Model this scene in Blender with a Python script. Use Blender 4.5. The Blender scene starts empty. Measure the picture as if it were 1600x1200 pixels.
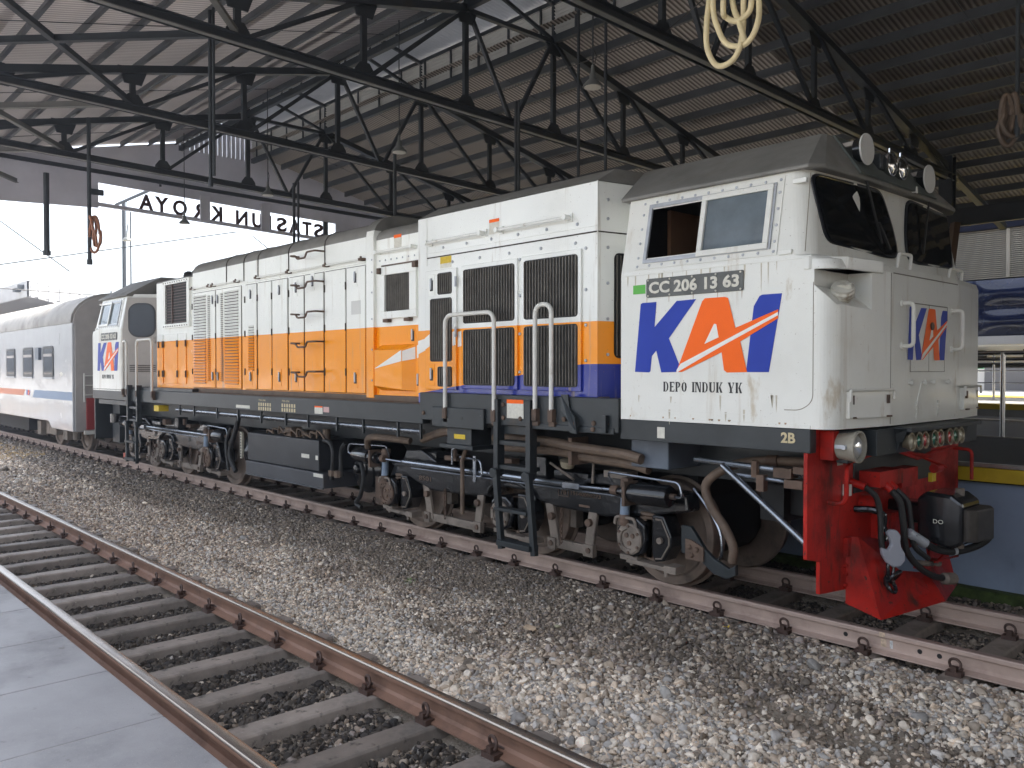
import bpy, math, random
import numpy as np
from mathutils import Vector, Matrix

random.seed(7)
RNG = np.random.default_rng(11)
R = math.radians
SC = bpy.context.scene
COL = SC.collection

# ------------------------------------------------------------------ camera
CAM_YAW, CAM_PITCH = R(47.2), R(0.96)
cam_data = bpy.data.cameras.new("camera")
cam = bpy.data.objects.new("camera", cam_data)
COL.objects.link(cam)
fw0 = Vector((-math.sin(CAM_YAW), math.cos(CAM_YAW), 0))
rt = Vector((math.cos(CAM_YAW), math.sin(CAM_YAW), 0))
fw = fw0 * math.cos(CAM_PITCH) - Vector((0, 0, 1)) * math.sin(CAM_PITCH)
up = rt.cross(fw)
cm = Matrix((rt, up, -fw)).transposed().to_4x4()
cm.translation = Vector((0, 0, 1.87))
cam.matrix_world = cm
cam_data.sensor_width = 36.0
cam_data.lens = 36.0 * 1312 / 1600
cam_data.clip_start = 0.05
cam_data.clip_end = 3000
SC.camera = cam

# ------------------------------------------------------------------ light
SUN_ELEV, SUN_AZ = R(60), R(45)          # azimuth measured clockwise from +Y
world = bpy.data.worlds.new("World")
SC.world = world
world.use_nodes = True
wn = world.node_tree.nodes
wl = world.node_tree.links
bg = wn["Background"]
sky = wn.new("ShaderNodeTexSky")
sky.sky_type = 'NISHITA'
sky.sun_disc = False
sky.sun_elevation = SUN_ELEV
sky.sun_rotation = SUN_AZ
sky.air_density = 1.0
sky.dust_density = 4.0
sky.ozone_density = 1.0
hs = wn.new("ShaderNodeHueSaturation")          # hazy, whitish sky
hs.inputs["Saturation"].default_value = 0.45
wl.new(sky.outputs[0], hs.inputs["Color"])
wl.new(hs.outputs[0], bg.inputs[0])
bg.inputs[1].default_value = 0.15

sun_l = bpy.data.lights.new("sun", 'SUN')
sun_l.energy = 3.0
sun_l.angle = R(1.0)
sun_l.color = (1.0, 0.95, 0.87)
sun = bpy.data.objects.new("sun", sun_l)
COL.objects.link(sun)
sd = Vector((math.sin(SUN_AZ) * math.cos(SUN_ELEV), math.cos(SUN_AZ) * math.cos(SUN_ELEV), math.sin(SUN_ELEV)))
sun.rotation_euler = sd.to_track_quat('Z', 'Y').to_euler()

SC.view_settings.view_transform = 'Standard'
SC.view_settings.look = 'None'
SC.view_settings.gamma = 1.0
SC.view_settings.exposure = 2.25
SC.render.engine = 'CYCLES'
SC.cycles.use_denoising = True
SC.cycles.denoiser = 'OPENIMAGEDENOISE'
SC.cycles.max_bounces = 7
SC.cycles.diffuse_bounces = 5
SC.cycles.glossy_bounces = 3
SC.cycles.transmission_bounces = 5
SC.cycles.transparent_max_bounces = 6
SC.cycles.caustics_reflective = False
SC.cycles.caustics_refractive = False
SC.cycles.sample_clamp_indirect = 6.0

# ------------------------------------------------------------------ materials
MATS = {}

def pm(name, col, rough=0.5, metal=0.0, var=None, dirt=None, bump=None, coat=0.0, spec=0.5, vattr=None,
       stripes=None, trans=0.0, lucent=0.0, objrand=0.0, emit=None, ior=1.45, alpha=1.0):
    """procedural Principled material.
    var=(scale, amount): brightness mottling; dirt=(scale, lo, hi, colour): noise patches;
    bump=(scale, strength, distance); stripes=callable(nodes, links)->colour socket"""
    m = bpy.data.materials.new(name)
    m.use_nodes = True
    n, l = m.node_tree.nodes, m.node_tree.links
    b = n["Principled BSDF"]
    b.inputs["Roughness"].default_value = rough
    b.inputs["Metallic"].default_value = metal
    b.inputs["Specular IOR Level"].default_value = spec
    b.inputs["IOR"].default_value = ior
    if coat:
        b.inputs["Coat Weight"].default_value = coat
        b.inputs["Coat Roughness"].default_value = 0.06
    if trans:
        b.inputs["Transmission Weight"].default_value = trans
    if alpha < 1:
        b.inputs["Alpha"].default_value = alpha
    if emit:
        b.inputs["Emission Color"].default_value = (*emit[0], 1)
        b.inputs["Emission Strength"].default_value = emit[1]
    geo = n.new("ShaderNodeTexCoord")
    pos = geo.outputs["Object"]
    if vattr:
        a = n.new("ShaderNodeAttribute"); a.attribute_name = vattr
        cs = a.outputs["Color"]
    elif stripes:
        cs = stripes(n, l, pos)
    else:
        rgb = n.new("ShaderNodeRGB"); rgb.outputs[0].default_value = (*col, 1)
        cs = rgb.outputs[0]
    if var:
        t = n.new("ShaderNodeTexNoise"); t.inputs["Scale"].default_value = var[0]
        t.inputs["Detail"].default_value = 5; t.inputs["Roughness"].default_value = 0.6
        l.new(pos, t.inputs["Vector"])
        mr = n.new("ShaderNodeMapRange")
        mr.inputs[1].default_value = 0.3; mr.inputs[2].default_value = 0.7
        mr.inputs[3].default_value = 1 - var[1]; mr.inputs[4].default_value = 1 + var[1]
        l.new(t.outputs["Fac"], mr.inputs[0])
        mx = n.new("ShaderNodeMix"); mx.data_type = 'RGBA'; mx.blend_type = 'MULTIPLY'
        mx.inputs[0].default_value = 1.0
        l.new(cs, mx.inputs[6]); l.new(mr.outputs[0], mx.inputs[7])
        cs = mx.outputs[2]
    if dirt:
        dl = dirt if isinstance(dirt, list) else [dirt]
        for k, d in enumerate(dl):
            t = n.new("ShaderNodeTexNoise"); t.inputs["Scale"].default_value = d[0]
            t.inputs["Detail"].default_value = 7; t.inputs["Roughness"].default_value = 0.65
            mp = n.new("ShaderNodeMapping")
            mp.inputs["Location"].default_value = (3.1 * k + 1.7, 0.6 * k, 2.2 * k)
            if len(d) > 4:
                mp.inputs["Scale"].default_value = d[4]
            l.new(pos, mp.inputs["Vector"]); l.new(mp.outputs[0], t.inputs["Vector"])
            mr = n.new("ShaderNodeMapRange"); mr.interpolation_type = 'SMOOTHSTEP'
            mr.inputs[1].default_value = d[1]; mr.inputs[2].default_value = d[2]
            l.new(t.outputs["Fac"], mr.inputs[0])
            mx = n.new("ShaderNodeMix"); mx.data_type = 'RGBA'
            l.new(mr.outputs[0], mx.inputs[0]); l.new(cs, mx.inputs[6])
            mx.inputs[7].default_value = (*d[3], 1)
            cs = mx.outputs[2]
            if k == 0:
                rr = n.new("ShaderNodeMapRange")
                rr.inputs[3].default_value = rough; rr.inputs[4].default_value = min(1.0, rough + 0.35)
                l.new(mr.outputs[0], rr.inputs[0]); l.new(rr.outputs[0], b.inputs["Roughness"])
    if objrand:                     # every copy weathered a little differently
        oi = n.new("ShaderNodeObjectInfo")
        mr = n.new("ShaderNodeMapRange"); mr.inputs[3].default_value = 1 - objrand; mr.inputs[4].default_value = 1 + objrand
        l.new(oi.outputs["Random"], mr.inputs[0])
        mx = n.new("ShaderNodeMix"); mx.data_type = 'RGBA'; mx.blend_type = 'MULTIPLY'; mx.inputs[0].default_value = 1.0
        l.new(cs, mx.inputs[6]); l.new(mr.outputs[0], mx.inputs[7])
        cs = mx.outputs[2]
    l.new(cs, b.inputs["Base Color"])
    if bump:
        t = n.new("ShaderNodeTexNoise"); t.inputs["Scale"].default_value = bump[0]
        t.inputs["Detail"].default_value = 3 if bump[0] < 10 else 6
        l.new(pos, t.inputs["Vector"])
        bp = n.new("ShaderNodeBump"); bp.inputs["Strength"].default_value = bump[1]
        bp.inputs["Distance"].default_value = bump[2]
        l.new(t.outputs["Fac"], bp.inputs["Height"]); l.new(bp.outputs[0], b.inputs["Normal"])
        if coat:
            l.new(bp.outputs[0], b.inputs["Coat Normal"])
    if lucent:                      # thin sheet that lets a little daylight through
        tb = n.new("ShaderNodeBsdfTranslucent"); l.new(cs, tb.inputs["Color"])
        ms = n.new("ShaderNodeMixShader"); ms.inputs[0].default_value = lucent
        l.new(b.outputs[0], ms.inputs[1]); l.new(tb.outputs[0], ms.inputs[2])
        l.new(ms.outputs[0], n["Material Output"].inputs["Surface"])
    MATS[name] = m
    return m

def z_stripes(levels, cols, slope=None):
    """painted horizontal colour bands: levels ascending, cols one longer"""
    def f(n, l, pos):
        sp = n.new("ShaderNodeSeparateXYZ"); l.new(pos, sp.inputs[0])
        rgb = n.new("ShaderNodeRGB"); rgb.outputs[0].default_value = (*cols[0], 1)
        cs = rgb.outputs[0]
        for k, lv in enumerate(levels):
            g = n.new("ShaderNodeMath"); g.operation = 'GREATER_THAN'
            if isinstance(lv, tuple):            # z > a + b*x (x in object space), capped at c
                ma = n.new("ShaderNodeMath"); ma.operation = 'MULTIPLY_ADD'
                l.new(sp.outputs[0], ma.inputs[0]); ma.inputs[1].default_value = lv[1]; ma.inputs[2].default_value = lv[0]
                mi = n.new("ShaderNodeMath"); mi.operation = 'MINIMUM'
                l.new(ma.outputs[0], mi.inputs[0]); mi.inputs[1].default_value = lv[2]
                l.new(sp.outputs[2], g.inputs[0]); l.new(mi.outputs[0], g.inputs[1])
            else:
                l.new(sp.outputs[2], g.inputs[0]); g.inputs[1].default_value = lv
            mx = n.new("ShaderNodeMix"); mx.data_type = 'RGBA'
            l.new(g.outputs[0], mx.inputs[0]); l.new(cs, mx.inputs[6])
            mx.inputs[7].default_value = (*cols[k + 1], 1)
            cs = mx.outputs[2]
        return cs
    return f

WHITE = (0.72, 0.72, 0.67)
ORANGE = (0.93, 0.315, 0.006)
BLUE = (0.02, 0.036, 0.27)
LX, LY = -10.5, 6.59                       # locomotive base point
grime = (1.3, 0.60, 0.80, (0.36, 0.31, 0.24))
M_white = pm("white_paint", WHITE, 0.30, var=(1.1, 0.06), dirt=[(0.9, 0.52, 0.85, (0.60, 0.57, 0.49)), (6, 0.54, 0.76, (0.47, 0.41, 0.32), (1, 1, 0.08)), (55, 0.665, 0.70, (0.25, 0.20, 0.15)), (3.3, 0.60, 0.72, (0.50, 0.44, 0.34), (1.4, 1.4, 0.5))], bump=(1.6, 0.12, 0.02), coat=0.25)
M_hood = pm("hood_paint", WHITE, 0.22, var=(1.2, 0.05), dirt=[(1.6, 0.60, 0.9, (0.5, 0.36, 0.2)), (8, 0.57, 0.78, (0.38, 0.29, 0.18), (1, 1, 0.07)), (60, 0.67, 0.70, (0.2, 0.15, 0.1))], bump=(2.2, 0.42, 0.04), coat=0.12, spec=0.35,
            stripes=z_stripes([2.355], [ORANGE, (0.84, 0.85, 0.80)]))  # white lifted above the cab white: reflected light put into the colour
M_rad = pm("radiator_paint", WHITE, 0.25, var=(1.2, 0.05), dirt=[(1.6, 0.60, 0.9, (0.45, 0.38, 0.28)), (8, 0.57, 0.78, (0.38, 0.30, 0.21), (1, 1, 0.07)), (60, 0.67, 0.70, (0.2, 0.15, 0.1))], bump=(2.0, 0.26, 0.03), coat=0.4,
           stripes=z_stripes([(1.62 + 0.125 * (7.22 + LX), 0.125, 1.92), 2.28], [BLUE, ORANGE, (0.80, 0.81, 0.77)]))
M_orange = pm("orange_paint", ORANGE, 0.25, var=(2, 0.06), bump=(2.0, 0.15, 0.02), coat=0.4)
M_blue = pm("blue_paint", BLUE, 0.3, var=(2, 0.08), coat=0.2)
M_logo_o = pm("orange_logo", (0.93, 0.135, 0.004), 0.4, spec=0.25, var=(3, 0.05))
M_logo_b = pm("blue_logo", (0.016, 0.045, 0.36), 0.4, spec=0.25, var=(3, 0.06))
M_logo_w = pm("white_logo", (0.78, 0.77, 0.72), 0.4)
M_black_txt = pm("black_lettering", (0.015, 0.015, 0.015), 0.5)
M_cream = pm("cream_lettering", (0.70, 0.65, 0.5), 0.5)
M_roofgrey = pm("roof_grey", (0.19, 0.185, 0.17), 0.7, var=(3, 0.2), dirt=(1.2, 0.5, 0.75, (0.17, 0.155, 0.13)), bump=(30, 0.1, 0.01))
M_frame = pm("frame_black", (0.020, 0.025, 0.028), 0.42, var=(3, 0.3), dirt=[(1.8, 0.58, 0.80, (0.075, 0.06, 0.045)), (26, 0.68, 0.74, (0.16, 0.15, 0.13))], bump=(8, 0.08, 0.01))
M_deck = pm("deck_brown", (0.12, 0.085, 0.06), 0.7, var=(4, 0.3))
M_bogie = pm("bogie_black", (0.009, 0.010, 0.012), 0.24, var=(4, 0.4), dirt=[(3.0, 0.58, 0.80, (0.06, 0.045, 0.036)), (40, 0.66, 0.72, (0.12, 0.10, 0.08))], bump=(25, 0.25, 0.01), coat=0.3)
M_rust = pm("rusty_steel", (0.12, 0.078, 0.055), 0.7, var=(7, 0.35), dirt=(5, 0.5, 0.7, (0.07, 0.055, 0.045)), bump=(40, 0.2, 0.005))
M_dust = pm("dusty_steel", (0.20, 0.165, 0.135), 0.65, var=(7, 0.3), dirt=(4, 0.55, 0.7, (0.04, 0.035, 0.03)), bump=(30, 0.2, 0.005))
M_wheel = pm("wheel_steel", (0.22, 0.165, 0.13), 0.55, metal=0.2, var=(4, 0.3), dirt=(6, 0.5, 0.75, (0.10, 0.08, 0.065)), bump=(20, 0.1, 0.005))
M_hose = pm("brown_hose", (0.135, 0.095, 0.068), 0.65, var=(9, 0.3), bump=(30, 0.2, 0.005))
M_rubber = pm("black_rubber", (0.015, 0.015, 0.015), 0.55, var=(12, 0.3))
M_blackgloss = pm("black_gloss", (0.010, 0.011, 0.013), 0.18, coat=0.4, var=(6, 0.3), dirt=(5, 0.66, 0.8, (0.10, 0.08, 0.06)))
M_steelpipe = pm("steel_pipe", (0.25, 0.27, 0.30), 0.25, metal=0.8, var=(6, 0.3), dirt=(6, 0.6, 0.75, (0.1, 0.08, 0.06)))
M_damper = pm("blue_grey_damper", (0.20, 0.26, 0.34), 0.4, var=(6, 0.2))
M_bluebox = pm("slate_box", (0.10, 0.12, 0.15), 0.45, var=(3, 0.15))
M_red = pm("red_paint", (0.42, 0.016, 0.010), 0.42, spec=0.25, var=(3, 0.25), dirt=[(2.5, 0.44, 0.72, (0.17, 0.014, 0.011)), (26, 0.60, 0.68, (0.07, 0.025, 0.018)), (7, 0.54, 0.70, (0.07, 0.025, 0.018), (1, 1, 0.2))], bump=(20, 0.08, 0.005))
M_darkglass = pm("dark_glass", (0.006, 0.007, 0.008), 0.04, spec=0.45)
M_window = pm("window_glass", (0.34, 0.41, 0.46), 0.05, spec=0.6, trans=0.6, var=(2.2, 0.35))
M_gasket = pm("window_rubber", (0.012, 0.014, 0.02), 0.4)
M_interior = pm("cab_lining", (0.22, 0.115, 0.06), 0.6, var=(2, 0.15))
M_intdark = pm("cab_dark", (0.012, 0.012, 0.012), 0.7)
M_grille = pm("grille_black", (0.02, 0.02, 0.02), 0.5, metal=0.3)
M_grillebar = pm("grille_bar", (0.17, 0.155, 0.135), 0.45, metal=0.5, var=(8, 0.3))
M_louvredark = pm("louvre_shadow_gap", (0.05, 0.04, 0.03), 0.8)
M_handrail = pm("handrail_white", (0.66, 0.65, 0.60), 0.4, dirt=(4, 0.55, 0.8, (0.38, 0.33, 0.26)))
M_plate = pm("plate_grey", (0.10, 0.105, 0.10), 0.5, var=(9, 0.2))
M_chrome = pm("chrome", (0.65, 0.65, 0.65), 0.12, metal=1.0)
M_lens = pm("lens", (0.75, 0.75, 0.72), 0.05, trans=0.7)
M_lensr = pm("lens_red", (0.35, 0.02, 0.015), 0.1, coat=0.5)
M_lensg = pm("lens_green", (0.0, 0.10, 0.05), 0.1, coat=0.5)
M_lensw = pm("lens_clear", (0.40, 0.36, 0.26), 0.1, coat=0.5)
M_label_w = pm("label_white", (0.62, 0.60, 0.52), 0.5, var=(40, 0.12))
M_label_y = pm("label_yellow", (0.65, 0.45, 0.02), 0.5, var=(40, 0.12))
M_label_g = pm("label_green", (0.10, 0.42, 0.06), 0.5)
M_label_p = pm("label_pink", (0.55, 0.35, 0.33), 0.5)
M_silver = pm("silver_paint", (0.42, 0.44, 0.47), 0.4, metal=0.3, var=(8, 0.15))

# ------------------------------------------------------------------ mesh helper
OFF = {}

class MB:
    def __init__(self):
        self.v, self.f, self.marks = [], [], []

    def add(self, vs, fs):
        o = len(self.v)
        self.marks.append((o, len(self.f)))
        self.v.extend([tuple(p) for p in vs])
        self.f.extend([tuple(i + o for i in f) for f in fs])
        return self

    def box(self, x0, x1, y0, y1, z0, z1):
        if x1 < x0: x0, x1 = x1, x0
        if y1 < y0: y0, y1 = y1, y0
        if z1 < z0: z0, z1 = z1, z0
        return self.add([(x0, y0, z0), (x1, y0, z0), (x1, y1, z0), (x0, y1, z0), (x0, y0, z1), (x1, y0, z1), (x1, y1, z1), (x0, y1, z1)],
                        [(0, 3, 2, 1), (4, 5, 6, 7), (0, 1, 5, 4), (1, 2, 6, 5), (2, 3, 7, 6), (3, 0, 4, 7)])

    def prism(self, pts, vec):
        """planar polygon pushed along vec"""
        n = len(pts)
        vec = Vector(vec)
        P = [Vector(p) for p in pts]
        nrm = Vector((0, 0, 0))
        for i in range(n):
            a, b = P[i], P[(i + 1) % n]
            nrm += Vector(((a.y - b.y) * (a.z + b.z), (a.z - b.z) * (a.x + b.x), (a.x - b.x) * (a.y + b.y)))
        if nrm.dot(vec) > 0:
            P.reverse()
        vs = P + [p + vec for p in P]
        fs = [tuple(range(n)), tuple(range(2 * n - 1, n - 1, -1))]
        for i in range(n):
            j = (i + 1) % n
            fs.append((j, i, i + n, j + n))
        return self.add(vs, fs)

    def xz(self, pts, y0, y1):
        return self.prism([(x, y0, z) for x, z in pts], (0, y1 - y0, 0))

    def yz(self, pts, x0, x1):
        return self.prism([(x0, y, z) for y, z in pts], (x1 - x0, 0, 0))

    def xy(self, pts, z0, z1):
        return self.prism([(x, y, z0) for x, y in pts], (0, 0, z1 - z0))

    def bar(self, p, q, w, h, upv=(0, 0, 1)):
        p, q = Vector(p), Vector(q)
        d = (q - p).normalized()
        u = Vector(upv)
        s = d.cross(u)
        if s.length < 1e-4:
            s = d.cross(Vector((1, 0, 0)))
        s.normalize(); u = s.cross(d).normalized()
        a, b = s * w / 2, u * h / 2
        vs = [p - a - b, p + a - b, p + a + b, p - a + b, q - a - b, q + a - b, q + a + b, q - a + b]
        return self.add(vs, [(0, 1, 2, 3), (7, 6, 5, 4), (4, 5, 1, 0), (5, 6, 2, 1), (6, 7, 3, 2), (7, 4, 0, 3)])

    def tube(self, pts, r, n=8, cap=True):
        P = [Vector(p) for p in pts]
        rs = r if isinstance(r, (list, tuple)) else [r] * len(P)
        t = (P[1] - P[0]).normalized()
        a = t.cross(Vector((0, 0, 1)))
        if a.length < 1e-3: a = t.cross(Vector((1, 0, 0)))
        a.normalize()
        vs, fs = [], []
        for i, p in enumerate(P):
            if i == 0: tt = (P[1] - P[0])
            elif i == len(P) - 1: tt = (P[-1] - P[-2])
            else: tt = (P[i + 1] - P[i]).normalized() + (P[i] - P[i - 1]).normalized()
            if tt.length < 1e-6: tt = t.copy()
            tt.normalize()
            a = (a - tt * a.dot(tt))
            if a.length < 1e-5: a = tt.orthogonal()
            a.normalize()
            b = tt.cross(a)
            for k in range(n):
                th = 2 * math.pi * k / n
                vs.append(p + (a * math.cos(th) + b * math.sin(th)) * rs[i])
            t = tt
        for i in range(len(P) - 1):
            for k in range(n):
                k2 = (k + 1) % n
                fs.append((i * n + k, i * n + k2, (i + 1) * n + k2, (i + 1) * n + k))
        if cap:
            fs.append(tuple(range(n - 1, -1, -1)))
            o = (len(P) - 1) * n
            fs.append(tuple(o + k for k in range(n)))
        return self.add(vs, fs)

    def cyl(self, p, q, r, r2=None, n=20):
        return self.tube([p, q], [r, r if r2 is None else r2], n)

    def lathe(self, prof, o, ax, n=32):
        """prof: (radius, distance along ax) list"""
        ax = Vector(ax).normalized(); o = Vector(o)
        a = ax.orthogonal().normalized(); b = ax.cross(a)
        vs, fs = [], []
        m = len(prof)
        for (r, d) in prof:
            for k in range(n):
                th = 2 * math.pi * k / n
                vs.append(o + ax * d + (a * math.cos(th) + b * math.sin(th)) * max(r, 1e-4))
        for i in range(m - 1):
            for k in range(n):
                k2 = (k + 1) % n
                fs.append((i * n + k, i * n + k2, (i + 1) * n + k2, (i + 1) * n + k))
        fs.append(tuple(range(n - 1, -1, -1)))
        fs.append(tuple((m - 1) * n + k for k in range(n)))
        return self.add(vs, fs)

    def bolts(self, pts, ax, r=0.012, h=0.008, n=6):
        ax = Vector(ax).normalized()
        for p in pts:
            p = Vector(p)
            self.tube([p - ax * 0.002, p + ax * h * 0.6, p + ax * h], [r, r, r * 0.6], n)
        return self

    def build_each(self, name, mat, parent=None, **k):
        """one object for every piece added"""
        out = []
        mk = self.marks + [(len(self.v), len(self.f))]
        for (v0, f0), (v1, f1) in zip(mk[:-1], mk[1:]):
            m = MB()
            m.add(self.v[v0:v1], [tuple(i - v0 for i in f) for f in self.f[f0:f1]])
            out.append(m.build(name, mat, parent, **k))
        return out

    def build(self, name, mat, parent=None, smooth=35, bevel=0, loc=None):
        off = Vector((0, 0, 0))
        if parent is not None:
            off = OFF[parent.name]
        elif loc is not None:
            off = Vector(loc)
        me = bpy.data.meshes.new(name)
        me.from_pydata([(a - off.x, b - off.y, c - off.z) for a, b, c in self.v], [], self.f)
        me.validate()
        if smooth:
            me.polygons.foreach_set("use_smooth", [True] * len(me.polygons))
            me.set_sharp_from_angle(angle=R(smooth))
        me.materials.append(mat)
        o = bpy.data.objects.new(name, me)
        COL.objects.link(o)
        if parent is not None:
            o.parent = parent
        elif loc is not None:
            o.location = off
        OFF[o.name] = off
        if bevel:
            bv = o.modifiers.new("bevel", 'BEVEL')
            bv.width = bevel; bv.segments = 2; bv.limit_method = 'ANGLE'; bv.angle_limit = R(40)
        return o

def thing(name, label, cat, loc=(0, 0, 0), group=None):
    o = bpy.data.objects.new(name, None)
    COL.objects.link(o)
    o.location = loc
    o.empty_display_size = 0.2
    OFF[o.name] = Vector(loc)
    tag(o, label, cat, group)
    return o

def tag(o, label=None, cat=None, group=None, kind=None):
    if label: o["label"] = label
    if cat: o["category"] = cat
    if group: o["group"] = group
    if kind: o["kind"] = kind
    return o

def dup(root, delta, label=None):
    """copy a thing, its parts and sub-parts"""
    def cp(o, parent):
        c = o.copy()
        COL.objects.link(c)
        if parent is not None: c.parent = parent
        for ch in o.children: cp(ch, c)
        return c
    r = cp(root, None)
    r.location = Vector(root.location) + Vector(delta)
    OFF[r.name] = Vector(r.location)
    if label: r["label"] = label
    return r

def rounded(pts, rad, n=5):
    """round the corners of an open 3-D path"""
    P = [Vector(p) for p in pts]
    out = [P[0]]
    for i in range(1, len(P) - 1):
        a, b, c = P[i - 1], P[i], P[i + 1]
        r = min(rad, (a - b).length * 0.49, (c - b).length * 0.49)
        s, e = b + (a - b).normalized() * r, b + (c - b).normalized() * r
        for k in range(n + 1):
            t = k / n
            out.append(s * (1 - t) ** 2 + b * 2 * t * (1 - t) + e * t * t)
    out.append(P[-1])
    return out

def spline(pts, n=8):
    P = [Vector(p) for p in pts]
    P = [P[0] * 2 - P[1]] + P + [P[-1] * 2 - P[-2]]
    out = []
    for i in range(1, len(P) - 2):
        p0, p1, p2, p3 = P[i - 1], P[i], P[i + 1], P[i + 2]
        for k in range(n):
            t = k / n
            out.append(0.5 * ((2 * p1) + (p2 - p0) * t + (2 * p0 - 5 * p1 + 4 * p2 - p3) * t * t + (3 * p1 - p0 - 3 * p2 + p3) * t ** 3))
    out.append(P[-2])
    return out

def rrect(a0, a1, b0, b1, r, n=4):
    """rounded rectangle outline in 2-D"""
    out = []
    for (cx, cy, s) in ((a1 - r, b0 + r, -90), (a1 - r, b1 - r, 0), (a0 + r, b1 - r, 90), (a0 + r, b0 + r, 180)):
        for k in range(n + 1):
            th = R(s + 90 * k / n)
            out.append((cx + r * math.cos(th), cy + r * math.sin(th)))
    return out

def text_mb(body, size, ux, uy, org, depth=0.003, bold=0.0, width=None, height=None, align='LEFT', mirror=False):
    """raised lettering; ux, uy: directions of reading and of 'up'"""
    cu = bpy.data.curves.new("txt", 'FONT')
    cu.body = body; cu.size = size; cu.extrude = depth / 2; cu.offset = bold
    cu.resolution_u = 3
    o = bpy.data.objects.new("txt", cu)
    COL.objects.link(o)
    bpy.context.view_layer.update()
    dg = bpy.context.evaluated_depsgraph_get()
    me = bpy.data.meshes.new_from_object(o.evaluated_get(dg))
    co = np.empty(len(me.vertices) * 3); me.vertices.foreach_get("co", co); co = co.reshape(-1, 3)
    fs = [tuple(p.vertices) for p in me.polygons]
    bpy.data.objects.remove(o); bpy.data.curves.remove(cu); bpy.data.meshes.remove(me)
    lo, hi = co.min(0), co.max(0)
    co[:, 0] -= lo[0]; co[:, 1] -= lo[1]
    if width: co[:, 0] *= width / (hi[0] - lo[0])
    if height: co[:, 1] *= height / (hi[1] - lo[1])
    ux, uy = Vector(ux), Vector(uy)
    w = ux.cross(uy).normalized()
    org = Vector(org)
    mb = MB()
    mb.add([org + ux * a + uy * b + w * (c + depth / 2) for a, b, c in co], fs)
    return mb
# ------------------------------------------------------------------ ground, platforms
M_earth = pm("dry_earth", (0.20, 0.165, 0.125), 0.95, var=(0.6, 0.25), dirt=(0.15, 0.45, 0.7, (0.12, 0.11, 0.08)), bump=(20, 0.4, 0.02))
M_bed = pm("ballast_earth", (0.26, 0.215, 0.165), 0.95, var=(5, 0.25), dirt=[(1.3, 0.52, 0.70, (0.085, 0.072, 0.058)), (60, 0.52, 0.6, (0.36, 0.32, 0.26))], bump=(55, 0.7, 0.02))
M_paving = pm("platform_concrete", (0.29, 0.285, 0.29), 0.42, var=(2.2, 0.12), dirt=[(1.1, 0.48, 0.75, (0.225, 0.225, 0.23)), (140, 0.60, 0.68, (0.40, 0.39, 0.37)), (110, 0.62, 0.70, (0.16, 0.16, 0.16)), (5, 0.62, 0.70, (0.19, 0.185, 0.18))], bump=(120, 0.12, 0.003))
M_joint = pm("joint_mortar", (0.5, 0.49, 0.46), 0.8)
M_farwall = pm("platform_wall", (0.22, 0.27, 0.36), 0.75, var=(1.2, 0.15), dirt=[(1.5, 0.6, 0.85, (0.10, 0.11, 0.10), (1, 1, 0.3)), (14, 0.7, 0.78, (0.26, 0.27, 0.28))])
M_moss = pm("mossy_kerb", (0.05, 0.075, 0.02), 0.95, var=(9, 0.6), bump=(40, 0.8, 0.02))
M_asphalt = pm("platform_asphalt", (0.028, 0.031, 0.036), 0.55, var=(3, 0.2), bump=(90, 0.1, 0.004))
M_tile = pm("platform_tiles", (0.055, 0.07, 0.10), 0.4, var=(3, 0.15))
M_yellow = pm("yellow_line", (0.52, 0.36, 0.015), 0.55, var=(4, 0.15), dirt=(5, 0.6, 0.8, (0.25, 0.18, 0.03)))
M_alu = pm("aluminium", (0.45, 0.44, 0.42), 0.3, metal=0.8, var=(9, 0.2))

g = MB()
g.add([(-900, -600, -0.34), (300, -600, -0.34), (300, 900, -0.34), (-900, 900, -0.34)], [(0, 1, 2, 3)])
tag(g.build("ground", M_earth, smooth=0), kind="structure")

def hash2(ix, iy):
    v = np.sin(ix * 127.1 + iy * 311.7) * 43758.5453
    return v - np.floor(v)

def vnoise(x, y):
    x = np.asarray(x, float); y = np.asarray(y, float)
    ix, iy = np.floor(x), np.floor(y)
    fx, fy = x - ix, y - iy
    fx = fx * fx * (3 - 2 * fx); fy = fy * fy * (3 - 2 * fy)
    return (hash2(ix, iy) * (1 - fx) + hash2(ix + 1, iy) * fx) * (1 - fy) + (hash2(ix, iy + 1) * (1 - fx) + hash2(ix + 1, iy + 1) * fx) * fy

def bedz(x, y):
    x = np.asarray(x, float); y = np.asarray(y, float)
    z = -0.205 + 0.035 * (vnoise(x * 1.3, y * 1.7) - 0.5) + 0.02 * (vnoise(x * 4, y * 4) - 0.5)
    crib = ((y > 1.8) & (y < 3.05)) | ((y > 5.95) & (y < 7.25))
    z = np.where(crib, -0.238 + 0.02 * (vnoise(x * 3, y * 3) - 0.5), z)
    # a scooped, sandy strip and a couple of hollows in the ballast between the tracks
    for (cx, cy, rx, ry, d) in ((-2.45, 4.70, 0.8, 0.28, 0.05), (-1.6, 4.55, 0.9, 0.35, 0.05), (-4.45, 4.80, 0.34, 0.20, 0.04), (-3.75, 4.75, 0.25, 0.18, 0.03), (-7.2, 4.4, 0.5, 0.2, 0.03)):
        q = ((x - cx) / rx) ** 2 + ((y - cy) / ry) ** 2
        z = z - d * np.exp(-q * 1.2)
    # shoulder heaped up against the locomotive track
    z = z + 0.058 * np.exp(-((y - 5.52) / 0.38) ** 2)
    return z

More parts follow.
